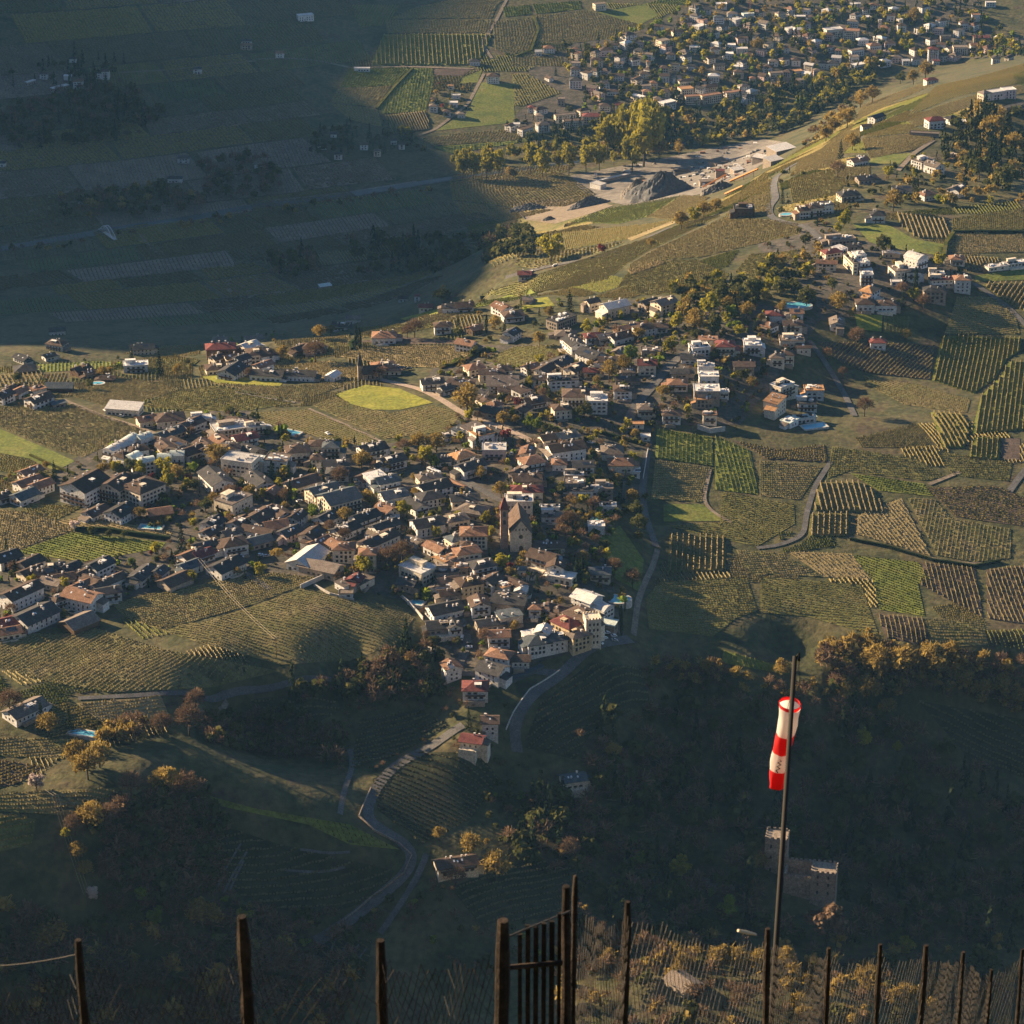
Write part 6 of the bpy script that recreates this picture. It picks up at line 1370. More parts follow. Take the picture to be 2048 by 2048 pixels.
def church():
    p = ground_pt(1042, 1104); rz = img_dir(100, 1090) - math.pi / 2
    o = empty("church", p, rz); L, W, e, rise = 27.0, 13.0, 12.5, 8.5      # nave runs along local +Y, facade at y = 0
    b = MB(); w = W / 2
    for (x0, y0), (x1, y1) in (((-w, 0), (w, 0)), ((w, 0), (w, L)), ((w, L), (-w, L)), ((-w, L), (-w, 0))): b.quad((x0, y0, -3), (x1, y1, -3), (x1, y1, e), (x0, y0, e))
    b.quad((-w, 0, e), (w, 0, e), (0, 0, e + rise)); b.quad((w, L, e), (-w, L, e), (0, L, e + rise)); b.build("wall", MATS["stone_cream"], o)
    b = MB(); q = w + .5; zl = e - rise * .5 / w
    for sg in (-1, 1):
        A = [(sg * q, -.4, zl), (0, -.4, e + rise), (0, L + .4, e + rise), (sg * q, L + .4, zl)]; B = [(x, y, z + .3) for x, y, z in A]
        if sg < 0: b.quad(*B); b.quad(*A[::-1])
        else: b.quad(*B[::-1]); b.quad(*A)
        b.quad(A[0], A[3], B[3], B[0]); b.quad(A[0], B[0], B[1], A[1]); b.quad(A[3], A[2], B[2], B[3])
    b.build("roof", MATS["r_b"], o)
    # lower choir behind
    b = MB(); b.box(-5, 5, L, L + 9, -3, 9.5); b.build("choir", MATS["stone_cream"], o)
    b = MB(); b.quad((-5.5, L, 9.4), (5.5, L, 9.4), (0, L, 15.5)); b.quad((5.5, L, 9.4), (5.5, L + 9.5, 9.4), (0, L + 5, 15.5), (0, L, 15.5)); b.quad((5.5, L + 9.5, 9.4), (-5.5, L + 9.5, 9.4), (0, L + 5, 15.5)); b.quad((-5.5, L + 9.5, 9.4), (-5.5, L, 9.4), (0, L, 15.5), (0, L + 5, 15.5)); b.build("choir_roof", MATS["r_m"], o)
    b = MB(); n = 16; b.quad(*[(1.35 * math.cos(2 * math.pi * i / n), -.06, 10.2 + 1.35 * math.sin(2 * math.pi * i / n)) for i in range(n)]); b.build("rose_window", MATS["glass"], o)
    b = MB(); arch_quad(b, 0, 2.4, 0, 4.2, -.06); b.build("portal", MATS["timber"], o)
    for x in (-3.1, -1.1, 1.1, 3.1): b = MB(); arch_quad(b, x, .7, 14.2, 15.8, -.06); b.build("window", MATS["glass"], o)
    for y in (5, 11, 17, 23):
        for sg in (-1, 1):
            b = MB(); b.quad(*[(sg * (w + .06), y - .6 * sg, 4), (sg * (w + .06), y + .6 * sg, 4), (sg * (w + .06), y + .6 * sg, 8.5), (sg * (w + .06), y, 9.4), (sg * (w + .06), y - .6 * sg, 8.5)]); b.build("window", MATS["glass"], o)
    b = MB(); b.box(-w - .25, w + .25, -.25, -.02, 12.1, 12.5); b.box(-w - .25, w + .25, -.2, -.02, 5.4, 5.7); b.build("cornice", MATS["stone_cream"], o)
    tag(o, "cream stone village church with red-brown gable roof and round facade window", "church")
    # bell tower to the left of the nave, attached to it
    t = 2.35; x0 = -w - t - 1.0; y0 = 6.0; H = 27.0
    b = MB(); b.box(x0 - t, x0 + t, y0 - t, y0 + t, -3, H); 
    for z in (9, 16, 21.5, H - .4): b.box(x0 - t - .22, x0 + t + .22, y0 - t - .22, y0 + t + .22, z, z + .45)
    tw = b.build("tower", MATS["stone_rose"], o)
    b = MB()
    for z0, z1 in ((22.3, 26.0), (17.2, 20.2)): arch_quad(b, x0, 1.7, z0, z1, y0 - t - .05)
    b.quad((x0 - t - .05, y0 + .8, 22.3), (x0 - t - .05, y0 - .8, 22.3), (x0 - t - .05, y0 - .8, 25.6), (x0 - t - .05, y0 + .8, 25.6)); b.quad((x0 + t + .05, y0 - .8, 22.3), (x0 + t + .05, y0 + .8, 22.3), (x0 + t + .05, y0 + .8, 25.6), (x0 + t + .05, y0 - .8, 25.6)); b.build("belfry_opening", MATS["glass"], tw)
    b = MB(); r = t + .45; pr = [(x0 - r, y0 - r, H), (x0 + r, y0 - r, H), (x0 + r, y0 + r, H), (x0 - r, y0 + r, H)]
    for i in range(4): b.quad(pr[i], pr[(i + 1) % 4], (x0, y0, H + 8.5))
    b.quad(*pr[::-1]); sp = b.build("spire", MATS["r_m"], tw)
    b = MB(); b.tube([(x0, y0, H + 8.3), (x0, y0, H + 10)], .07, 5); b.box(x0 - .5, x0 + .5, y0 - .05, y0 + .05, H + 9.3, H + 9.45); b.build("cross", MATS["metal_dark"], tw)
church()

def chapel():
    p = ground_pt(744, 757); o = empty("chapel", p, img_dir(4, 750)); L, W, e, rise = 14.0, 8.5, 5.5, 4.5
    wall_mesh("g", L, W, e, rise, -4).build("wall", MATS["stone_ruin"], o); roof_mesh("g", L, W, e, .5, rise).build("roof", MATS["r_b"], o)
    b = MB(); x0, y0, t = -L / 2 - 1.4, 0.0, 1.7; b.box(x0 - t, x0 + t, y0 - t, y0 + t, -4, 11); tw = b.build("tower", MATS["stone_ruin"], o)
    b = MB(); pr = [(x0 + s * (t + .2), y0 + q * (t + .2), 11) for s, q in ((-1, -1), (1, -1), (1, 1), (-1, 1))]
    for i in range(4): b.quad(pr[i], pr[(i + 1) % 4], (x0, y0, 22))
    b.quad(*pr[::-1]); b.build("spire", MATS["r_d"], tw)
    for x in (-3, 0, 3): b = MB(); arch_quad(b, x, .9, 1.5, 4.2, -W / 2 - .05); b.build("window", MATS["glass"], o)
    tag(o, "small stone chapel with a slim dark pointed spire beside the yellow meadow", "chapel")
chapel()

def merlons(b, x0, x1, y0, y1, z, s=1.3, h=1.2, t=.6):
    for ax, (a0, a1, c) in ((0, (x0, x1, y0)), (0, (x0, x1, y1)), (1, (y0, y1, x0)), (1, (y0, y1, x1))):
        n = max(2, int((a1 - a0) / (2 * s))); st = (a1 - a0) / n
        for i in range(n):
            u0 = a0 + i * st + st * .05; u1 = u0 + st * .55; v0, v1 = (c, c + t) if c in (y0, x0) else (c - t, c)
            b.box(*((u0, u1, v0, v1) if ax == 0 else (v0, v1, u0, u1)), z, z + h)
def castle():
    p = ground_pt(1646, 1800); o = empty("castle_ruin", p, img_dir(-6, 1790))
    def tower(x, y, w, d, h, nm):
        b = MB(); b.box(x - w / 2, x + w / 2, y - d / 2, y + d / 2, -14, h); t = b.build(nm, MATS["stone_ruin"], o)
        b = MB(); merlons(b, x - w / 2 - .1, x + w / 2 + .1, y - d / 2 - .1, y + d / 2 + .1, h); m = b.build("battlement", MATS["stone_ruin"], t); m["kind"] = "stuff"
        b = MB()
        for k, zz in enumerate((h * .35, h * .6, h * .82)):
            for dx in (-w * .22, w * .2): arch_quad(b, x + dx, 1.1, zz, zz + 2.0, y - d / 2 - .06)
        wn = b.build("windows", MATS["glass"], t); wn["kind"] = "stuff"
    tower(0, 0, 14, 12, 21, "keep"); tower(-28, 12, 12.5, 11, 32, "gate_tower")
    b = MB(); b.box(-22, -7.0, 6, 7.4, -12, 20); b.box(-22, -20.6, -4, 6, -12, 17); b.box(-20.6, -7.0, -4, -2.8, -12, 15); cw = b.build("curtain_wall", MATS["stone_ruin"], o)
    b = MB(); merlons(b, -22, -7.0, 6, 7.4, 20, 1.1, 1.0, .5); merlons(b, -20.6, -7.0, -4, -2.8, 15, 1.1, 1.0, .5); m = b.build("battlement", MATS["stone_ruin"], cw); m["kind"] = "stuff"
    b = MB(); b.box(-20, -8, 0, 6, -12, 9); b.quad((-20.3, -.3, 9), (-7.7, -.3, 9), (-7.7, 6, 11.5), (-20.3, 6, 11.5)); b.build("palace", MATS["stone_ruin"], o)
    tag(o, "ruined stone castle with two crenellated towers among dark trees", "castle")
    p = ground_pt(1440, 1775); o = empty("outbuilding", p, img_dir(4, 1780)); wall_mesh("s", 16, 6, 4, .6, -4).build("wall", MATS["w_k"], o); roof_mesh("s", 16, 6, 4, .4, .6).build("roof", MATS["r_k"], o)
    tag(o, "low brown outbuilding left of the ruined castle", "outbuilding")
castle()

# crenellated hotel tower
def hotel_tower():
    p = ground_pt(1186, 1296); o = empty("hotel_tower", p, img_dir(5, 1290)); b = MB(); b.box(-4.5, 4.5, -1, 8, -4, 19); b.build("wall", MATS["w_c"], o)
    b = MB(); merlons(b, -4.7, 4.7, -1.2, 8.2, 19, .8, 1.0, .5); m = b.build("battlement", MATS["w_c"], o); m["kind"] = "stuff"
    for z in (3.2, 7.2, 11.2, 14.8):
        for x in (-2.2, .2, 2.4):
            MB().quad((x - .55, -1.06, z), (x + .55, -1.06, z), (x + .55, -1.06, z + 1.7), (x - .55, -1.06, z + 1.7)).build("window", MATS["glass"], o)
    tag(o, "cream square hotel tower with battlements above the car park", "tower")
hotel_tower()

# ---------------------------------------------------------------- pools
def pool(px, py, L, W, ang, label, round_=False, mat="pool_water"):
    p = ground_pt(px, py, .3); o = empty("swimming_pool", p, img_dir(ang, py)); n = 28
    if round_: ring = [(L / 2 * math.cos(2 * math.pi * i / n), W / 2 * math.sin(2 * math.pi * i / n)) for i in range(n)]
    else: ring = [(-L / 2, -W / 2), (L / 2, -W / 2), (L / 2, W / 2), (-L / 2, W / 2)]
    k = len(ring); out = [(x * (1 + 2.4 / L), y * (1 + 2.4 / W)) for x, y in ring]
    z = 1.2; b = MB()
    for i in range(k):
        j = (i + 1) % k; b.quad((*ring[i], z), (*out[i], z), (*out[j], z), (*ring[j], z)) if False else b.quad((*out[i], z), (*out[j], z), (*ring[j], z), (*ring[i], z)); b.quad((*out[i], -4), (*out[j], -4), (*out[j], z), (*out[i], z)); b.quad((*ring[j], z - 1), (*ring[i], z - 1), (*ring[i], z), (*ring[j], z))
    b.build("rim", MATS["concrete"], o); MB().quad(*[(x, y, z - .12) for x, y in ring]).build("water", MATS[mat], o)
    tag(o, label, "pool", "outdoor pools")
pool(578, 866, 15, 7, -12, "pale blue pool with wide deck beside the tan vineyard")
pool(1237, 1200, 14, 11, 0, "round turquoise pool beside the light gabled hall", True)
pool(1628, 854, 16, 7, 8, "pale blue hotel pool on the edge of the dark slope")
pool(1572, 430, 10, 6, 5, "small turquoise pool inside the road hairpin", True)
pool(302, 1056, 13, 5, -4, "light blue pool below the brown barn roof")
pool(834, 1207, 7, 5, -10, "small bright blue pool at the vineyard's right end")
pool(1192, 1040, 6, 4, 0, "small blue rooftop pool on the dark garden slope")
pool(167, 1468, 15, 5, -8, "long blue covered pool on the lower left terrace")
pool(847, 1302, 8, 5, 25, "dark water pool with pale rim below the village edge", mat="river_water")
pool(196, 768, 8, 5, 0, "small round pool among the crest gardens", True)
pool(1590, 612, 24, 12, 0, "garden pond with pale surface on the wooded knoll", True)

# ---------------------------------------------------------------- cars
for nme, c in {"white": (.7, .7, .7), "black": (.02, .02, .022), "silver": (.36, .37, .38), "red": (.35, .03, .03), "blue": (.05, .09, .2)}.items():
    m, nt, bs = nodes("paint_" + nme); bs.inputs["Base Color"].default_value = (*c, 1); bs.inputs["Roughness"].default_value = .3; bs.inputs["Specular IOR Level"].default_value = .5
m, nt, bs = nodes("rubber"); bs.inputs["Base Color"].default_value = (.015, .015, .015, 1); bs.inputs["Roughness"].default_value = .9
def prism(b, prof, y0, y1, m=0):
    n = len(prof); b.quad(*[(x, y0, z) for x, z in prof], m=m); b.quad(*[(x, y1, z) for x, z in prof[::-1]], m=m)
    for i in range(n):
        (xa, za), (xb, zb) = prof[i], prof[(i + 1) % n]; b.quad((xa, y0, za), (xa, y1, za), (xb, y1, zb), (xb, y0, zb), m=m)
_b = MB(); prism(_b, [(-2.15, .35), (2.1, .35), (2.15, .75), (1.9, .92), (-1.95, 1.0), (-2.15, .8)], -.88, .88); CAR_BODY = (_b.v, _b.f)
_b = MB(); prism(_b, [(-1.75, .98), (1.1, .92), (.45, 1.40), (-1.2, 1.44)], -.76, .76); CAR_CABIN = mesh_np("cabin", _b.v, _b.f, [MATS["glass"]])
_b = MB(); prism(_b, [(-1.2, 1.43), (.45, 1.40), (.35, 1.47), (-1.1, 1.50)], -.72, .72); CAR_ROOF = (_b.v, _b.f)
_b = MB(); _b.tube([(0, -.1, 0), (0, .1, 0)], .32, 10); CAR_WHEEL = mesh_np("wheel", _b.v, _b.f, [MATS["rubber"]])
_cb = {c: (mesh_np("body", *CAR_BODY, [MATS["paint_" + c]]), mesh_np("car_roof", *CAR_ROOF, [MATS["paint_" + c]])) for c in ("white", "black", "silver", "red", "blue")}
CARS = """211 822 -25 white;242 833 -10 silver;273 834 0 black;1201 1268 20 silver;1214 1266 20 white;1227 1272 20 white;1200 1286 -15 white;1216 1259 10 black;1229 1281 10 silver;1209 1277 20 white
924 1254 0 silver;940 1288 0 black;938 1295 0 white;924 1276 70 white;806 736 5 black;818 738 5 black;885 787 5 white;935 848 -25 black;1023 908 60 white;1017 914 60 black;891 1083 0 white;898 976 -25 white;904 982 -25 black;599 1003 15 silver;481 1114 -10 white;520 1111 10 white;533 1113 10 silver
1306 755 30 white;1302 758 30 black;1251 800 30 white;1310 673 5 black;1040 899 60 silver;1180 886 -10 white;1172 880 -10 silver;1000 920 60 black;1145 745 15 white;1098 868 5 white;1640 478 50 white;1585 437 -10 black;1110 531 10 white;1185 517 10 black;1062 544 10 white;1028 1170 -30 white;1195 902 -30 white;655 868 -30 white;860 1160 0 silver;870 1245 0 red;770 975 0 black"""
_road = np.vstack([r[0] for r in ROAD_PTS])
for i, tok in enumerate(CARS.replace("\n", ";").split(";")):
    a, b_, g, col = tok.split(); p = ground_pt(float(a), float(b_), .7); o = empty("car", (p.x, p.y, p.z + .62), img_dir(float(g), float(b_)))
    e_ = 2.0; gx = float(hf.h(p.x + e_, p.y)[0] - hf.h(p.x - e_, p.y)[0]) / (2 * e_); gy = float(hf.h(p.x, p.y + e_)[0] - hf.h(p.x, p.y - e_)[0]) / (2 * e_)
    nrm = Vector((-gx, -gy, 1)).normalized(); rzq = Matrix.Rotation(img_dir(float(g), float(b_)), 4, 'Z').to_quaternion(); o.rotation_euler = (Vector((0, 0, 1)).rotation_difference(nrm) @ rzq).to_euler()
    bd, rf_ = _cb[col]; bdo = link(bpy.data.objects.new("body", bd), o); link(bpy.data.objects.new("cabin", CAR_CABIN), o); link(bpy.data.objects.new("car_roof", rf_), o)
    for wx in (-1.35, 1.35):
        for wy in (-.82, .82): w = link(bpy.data.objects.new("wheel", CAR_WHEEL), o); w.location = (wx, wy, .32)
    pl = min(PLACES, key=lambda q: (q[0] - float(a)) ** 2 + (q[1] - float(b_)) ** 2)[2]
    o["_k"] = col + "|" + pl; o["_x"] = float(a)
_ck = {}
for o in [o for o in bpy.data.objects if o.name.split(".")[0] == "car" and o.type == 'EMPTY']: _ck.setdefault(o["_k"], []).append(o)
for k, L in _ck.items():
    col, pl = k.split("|"); L.sort(key=lambda o: o["_x"])
    for i, o in enumerate(L):
        tag(o, f"{col} parked car" + (f", {ordinal(i)} from left" if len(L) > 1 else "") + " " + pl, "car", "cars on streets and car parks"); del o["_k"]; del o["_x"]
# coach in the middle street
_p = ground_pt(868, 946, 1); o = empty("coach", (_p.x, _p.y, _p.z + .6), img_dir(-22, 946)); b = MB(); prism(b, [(-5.5, .4), (5.5, .4), (5.6, 1.5), (5.3, 3.1), (-5.5, 3.2)], -1.25, 1.25); b.build("body", MATS["paint_white"], o)
b = MB()
for sy in (-1.27, 1.27): b.quad((-5.2, sy, 1.7), (5.2, sy, 1.7), (5.0, sy, 2.8), (-5.2, sy, 2.8)) if sy < 0 else b.quad((5.2, sy, 1.7), (-5.2, sy, 1.7), (-5.2, sy, 2.8), (5.0, sy, 2.8))
b.build("window_band", MATS["glass"], o)
for wx in (-3.6, 3.8):
    for wy in (-1.1, 1.1): w = link(bpy.data.objects.new("wheel", CAR_WHEEL), o); w.location = (wx, wy, .45); w.scale = (1.4, 1.4, 1.4)
tag(o, "white coach with dark window band parked in the middle street", "coach")

# ---------------------------------------------------------------- gravel works in the valley
W = hf.cast_many(densify([(1140, 352), (1200, 340), (1300, 322), (1420, 298), (1520, 278), (1575, 285), (1560, 305), (1500, 345), (1420, 385), (1330, 402), (1255, 412), (1190, 398)], 14))[:, :2]
tag(sheet("gravel_yard", W, MATS["gravel"], .34, 7), kind="structure")
W = hf.cast_many(densify([(1024, 410), (1080, 400), (1215, 398), (1225, 412), (1180, 428), (1110, 448), (1050, 440)], 14))[:, :2]
tag(sheet("gravel_pit_ground", W, MATS["dirt"], .34, 7), kind="structure")
def heap(px, py, L, Wd, H, ang, mat, label, seed):
    p = ground_pt(px, py); r = np.random.default_rng(seed); nr, na = 14, 60; V = [(0, 0, H)]
    for i in range(1, nr + 1):
        f = i / nr
        for k in range(na):
            a = 2 * math.pi * k / na; g = 1 + .10 * math.sin(a * 3 + seed) + .05 * math.sin(a * 9 + seed * 2); zz = H * (1 - f) ** .95 * (1 + .10 * math.sin(a * 11 + i) * (f < .9)) + r.normal(0, .55) * (f < .95); 
            ridge = .35
            x = math.cos(a) * f * g * L / 2 + ridge * L * .3 * math.cos(a) * (f > 0) * (1 - f) * 0; V.append((x, math.sin(a) * f * g * Wd / 2, zz if f < 1 else -3))
    F = [(0, 1 + k, 1 + (k + 1) % na) for k in range(na)]
    for i in range(nr - 1):
        for k in range(na): a0 = 1 + i * na; F.append((a0 + k, a0 + na + k, a0 + na + (k + 1) % na, a0 + (k + 1) % na))
    o = link(bpy.data.objects.new("gravel_heap", mesh_np("gravel_heap", V, F, [MATS[mat]]))); o.location = p; o.rotation_euler = (0, 0, img_dir(ang, py)); tag(o, label, "gravel heap", "heaps of the gravel works")
heap(1325, 392, 78, 52, 26, 3, "gravel_dark", "largest grey gravel heap in the middle of the gravel works", 1)
heap(1275, 392, 40, 34, 19, 3, "gravel", "pale brown gravel heap leaning on the largest grey heap", 2)
heap(1178, 413, 60, 22, 11, 12, "gravel_dark", "long low grey gravel heap beside the sunlit vineyard", 3)
heap(1062, 420, 46, 26, 8, 0, "gravel_dark", "dark gravel heap in the pit at the shadow edge", 4)
heap(1100, 440, 14, 9, 4, 0, "gravel_dark", "small dark gravel heap below the pit", 5)
heap(1440, 380, 44, 24, 8, 15, "gravel", "low brown spoil heap at the right of the gravel works", 6)
# machines, stacked material and small piles lying about the yard
_y = hf.cast_many([(1150, 356), (1300, 326), (1420, 302), (1520, 282), (1560, 292), (1490, 345), (1410, 378), (1260, 345)])[:, :2]; _q = MB(); _P = rng.uniform(_y.min(0), _y.max(0), (700, 2)); _P = _P[inside(_P, _y)][:170]
for (x, y), z in zip(_P, hf.h(_P[:, 0], _P[:, 1])):
    a, c, d = random.uniform(.8, 3.2), random.uniform(.8, 2.4), random.uniform(.6, 2.6); mi = random.randrange(5)
    if mi < 3: _q.box(x - a, x + a, y - c, y + c, z, z + d, m=mi)
    else:
        n = len(_q.v); _q.v += [(x + a * 1.4 * math.cos(t), y + a * 1.4 * math.sin(t), z) for t in [k * math.pi / 4 for k in range(8)]] + [(x, y, z + a * 1.1)]
        for k in range(8): _q.f.append((n + k, n + (k + 1) % 8, n + 8)); _q.m.append(mi)
tag(_q.build("yard_clutter", [MATS["metal_dark"], MATS["r_l"], MATS["r_r"], MATS["gravel"], MATS["gravel_dark"]]), "machines, stacked material and small piles across the gravel yard", kind="stuff")
# yellow conveyors
def conveyor(a, b_, h0, h1, label):
    A, B = ground_pt(*a), ground_pt(*b_); A.z += h0; B.z += h1; o = empty("conveyor", ground_pt(*a)); q = MB(); q.tube([A - o.location, B - o.location], .9, 4); q.build("belt", MATS["crane_orange"], o)
    q = MB()
    for f in (.15, .5, .85):
        c = A.lerp(B, f) - o.location; gz = float(hf.h(A.lerp(B, f).x, A.lerp(B, f).y)[0]) - o.location.z; q.tube([(c.x, c.y, gz), tuple(c)], .25, 4)
    q.build("support_legs", MATS["metal_dark"], o)["kind"] = "stuff"; tag(o, label, "conveyor")
conveyor((1405, 378), (1452, 362), 2, 7, "orange conveyor left over the brown spoil heap"); conveyor((1460, 366), (1515, 352), 2, 7, "longer orange conveyor beside the works road")
conveyor((1450, 392), (1485, 380), 2, 4, "short orange conveyor nearest the sunny flank")

# ---------------------------------------------------------------- crane, bridge, poles, cables
def crane():
    p = ground_pt(1499, 40); o = empty("tower_crane", p); b = MB(); H = 40
    for sx in (-.9, .9):
        for sy in (-.9, .9): b.tube([(sx, sy, 0), (sx, sy, H)], .18, 4)
    for i in range(16): z = i * H / 16; b.tube([(-.9, -.9, z), (.9, -.9, z + H / 16)], .1, 4); b.tube([(-.9, .9, z), (-.9, -.9, z + H / 16)], .1, 4)
    b.build("mast", MATS["crane_orange"], o); b = MB()
    for sy in (-.7, .7): b.tube([(12, sy, H), (-42, sy, H + 1)], .2, 4)
    b.tube([(10, 0, H + 1.8), (-40, 0, H + 2.4)], .2, 4)
    for i in range(20): x = 10 - i * 2.6; b.tube([(x, -.7, H), (x - 1.3, 0, H + 2)], .1, 4); b.tube([(x - 1.3, 0, H + 2), (x - 2.6, .7, H)], .1, 4)
    b.build("jib", MATS["crane_orange"], o); b = MB(); b.box(8, 12, -1, 1, H - 2.5, H); b.build("counterweight", MATS["concrete"], o); o.rotation_euler = (0, 0, R_(-15))
    tag(o, "orange tower crane at the top edge of the distant town", "crane")
crane()
def bridge():
    p = ground_pt(215, 470); o = empty("arch_bridge", (p.x, p.y, p.z + 1.2), img_dir(-28, 465)); L = 34
    b = MB(); b.box(-L / 2 - 4, L / 2 + 4, -2.2, 2.2, -.4, 0); b.build("deck", MATS["concrete"], o)
    for sy in (-2.2, 2.2):
        b = MB(); b.tube([(-L / 2 + L * i / 14, sy * (1 - .25 * math.sin(math.pi * i / 14)), 9 * math.sin(math.pi * i / 14)) for i in range(15)], .38, 6); b.build("arch", MATS["frame_white"], o)
        b = MB()
        for i in range(1, 14): x = -L / 2 + L * i / 14; b.tube([(x, sy, 0), (x, sy * (1 - .25 * math.sin(math.pi * i / 14)), 9 * math.sin(math.pi * i / 14))], .07, 4)
        b.build("hangers", MATS["frame_white"], o)["kind"] = "stuff"
    tag(o, "white double arch footbridge over the river in the shaded valley", "bridge")
bridge()
def pole(px, py, h, label):
    p = ground_pt(px, py); o = empty("power_pole", p); MB().tube([(0, 0, -1), (0, 0, h)], [.2, .13], 7).build("mast", MATS["timber"], o); MB().box(-1.2, 1.2, -.08, .08, h - .8, h - .6).build("crossarm", MATS["metal_dark"], o); tag(o, label, "power pole"); return Vector((p.x, p.y, p.z + h - .5))
def cables(A, B, n, label, sag=3.0, r=.05):
    o = empty("overhead_cable", A)
    for i in range(n):
        d = (B - A); s = Vector((-d.y, d.x, 0)).normalized() * (i - (n - 1) / 2) * 1.6
        MB().tube([tuple(d * t + s - Vector((0, 0, sag * 4 * t * (1 - t)))) for t in [k / 12 for k in range(13)]], r, 4).build("wire", MATS["cable"], o)
    tag(o, label, "cable")
_a = pole(400, 1146, 10, "wooden power pole at the upper end of the vineyard cable"); _b2 = pole(553, 1316, 13, "tall wooden power pole standing in the curved lower vineyard"); cables(_a, _b2, 2, "pair of pale cables crossing the lower vineyard")
_a3 = pole(112, 1618, 9, "wooden power pole on the lit lower left terrace"); _b3 = pole(175, 1812, 8, "wooden power pole at the foot of the dark left bank"); cables(_a3, _b3, 3, "three pale cables running down the dark left bank", 2.0)
_a4 = pole(72, 1580, 8, "wooden power pole by the white blossoming tree"); cables(_a4, _a3, 2, "two short cables beside the white blossoming tree", 1.0)

# ---------------------------------------------------------------- walls, terraces, hedges, graveyard
def wall_strip(name, pts, h, t, mat, label, cat, up=0.0):
    Wp = hf.cast_many(pts); P = []
    for a, c in zip(Wp[:-1], Wp[1:]):
        n = max(1, int(np.hypot(*(c - a)[:2]) / 5))
        for k in range(n): P.append(a + (c - a) * k / n)
    P.append(Wp[-1]); P = np.array(P); T = np.gradient(P[:, :2], axis=0); T /= np.hypot(T[:, 0], T[:, 1])[:, None] + 1e-9; N = np.c_[-T[:, 1], T[:, 0]] * t / 2; Z = hf.h(P[:, 0], P[:, 1]); b = MB()
    for i in range(len(P) - 1):
        q = []
        for z0 in (-1, h):
            for j in (i, i + 1):
                for sg in (-1, 1): q.append((P[j, 0] + N[j, 0] * sg, P[j, 1] + N[j, 1] * sg, Z[j] + z0))
        b.quad(q[4], q[5], q[7], q[6]); b.quad(q[0], q[4], q[6], q[2]); b.quad(q[1], q[3], q[7], q[5])
        if i == 0: b.quad(q[0], q[1], q[5], q[4])
        if i == len(P) - 2: b.quad(q[2], q[6], q[7], q[3])
    o = b.build(name, MATS[mat]); tag(o, label, cat)
    return o
wall_strip("retaining_wall", [(601, 1178), (630, 1165), (659, 1152)], 3.0, .6, "concrete", "pale retaining wall rising beside the school hall", "wall")
wall_strip("garden_wall", [(628, 1172), (660, 1190), (708, 1202)], 1.6, .5, "concrete", "low pale garden wall above the lower vineyard", "wall")
wall_strip("garden_wall", [(800, 1193), (815, 1205), (838, 1230), (846, 1240)], 2.2, .5, "concrete", "curved pale wall at the vineyard's right end", "wall")
wall_strip("street_wall", [(1296, 900), (1292, 925), (1286, 960)], 1.6, .5, "concrete", "grey wall along the village edge street", "wall")
wall_strip("retaining_wall", [(1395, 858), (1420, 866), (1450, 862)], 3.5, .6, "concrete", "curved retaining wall above the striped vineyard corner", "wall")
wall_strip("terrace_canopy", [(1022, 1362), (1050, 1350), (1085, 1334)], 1.6, 4.0, "r_s", "long grey terrace roof above the road junction", "canopy")
wall_strip("road_wall", [(742, 1578), (718, 1634), (748, 1662), (800, 1690), (824, 1712), (808, 1748), (744, 1795), (684, 1844)], 1.3, .5, "stone_ruin", "stone retaining wall along the winding lower road", "wall")
wall_strip("road_wall", [(1120, 1342), (1060, 1380), (1026, 1428), (1012, 1460)], 1.2, .5, "concrete", "low pale wall along the road below the village", "wall")
wall_strip("hedge", [(1200, 868), (1240, 878), (1300, 895)], 2.4, 1.6, "l_dk", "dark clipped hedge above the walled graveyard", "hedge")
wall_strip("hedge", [(60, 912), (110, 935), (150, 950)], 1.6, 1.4, "l_ol", "low hedge beside the left edge lawn", "hedge")
wall_strip("hedge", [(150, 1062), (210, 1062), (260, 1070), (340, 1080)], 2.6, 2.0, "l_dk", "dark hedge between tan strip and striped lower field", "hedge")
wall_strip("hedge", [(1905, 466), (2048, 466)], 2.4, 2.2, "l_dk", "dark hedge between the two right hilltop fields", "hedge")
wall_strip("hedge", [(1888, 515), (1892, 490), (1906, 470)], 3.0, 3.0, "l_ol", "tall green hedge at the hilltop lawn's end", "hedge")
wall_strip("hedge", [(1700, 1080), (1770, 1094), (1865, 1122), (1948, 1134), (2000, 1124)], 1.8, 1.6, "l_dk", "dark hedge below the right striped vineyards", "hedge")
wall_strip("hedge", [(880, 738), (930, 722), (960, 705)], 2.0, 3.0, "l_ol", "green hedge bank beside the upper vineyard", "hedge")
wall_strip("hedge", [(704, 700), (700, 690), (712, 680)], 2.0, 2.0, "l_dk", "short dark hedge at the crest vineyard corner", "hedge")
wall_strip("hedge", [(753, 219), (790, 174), (825, 138)], 2.2, 3.0, "l_ol", "hedge line along the bright valley field", "hedge")
wall_strip("hedge", [(1068, 34), (1077, 60), (1062, 102), (1030, 114)], 2.2, 3.0, "l_ol", "hedge line between the far valley fields", "hedge")
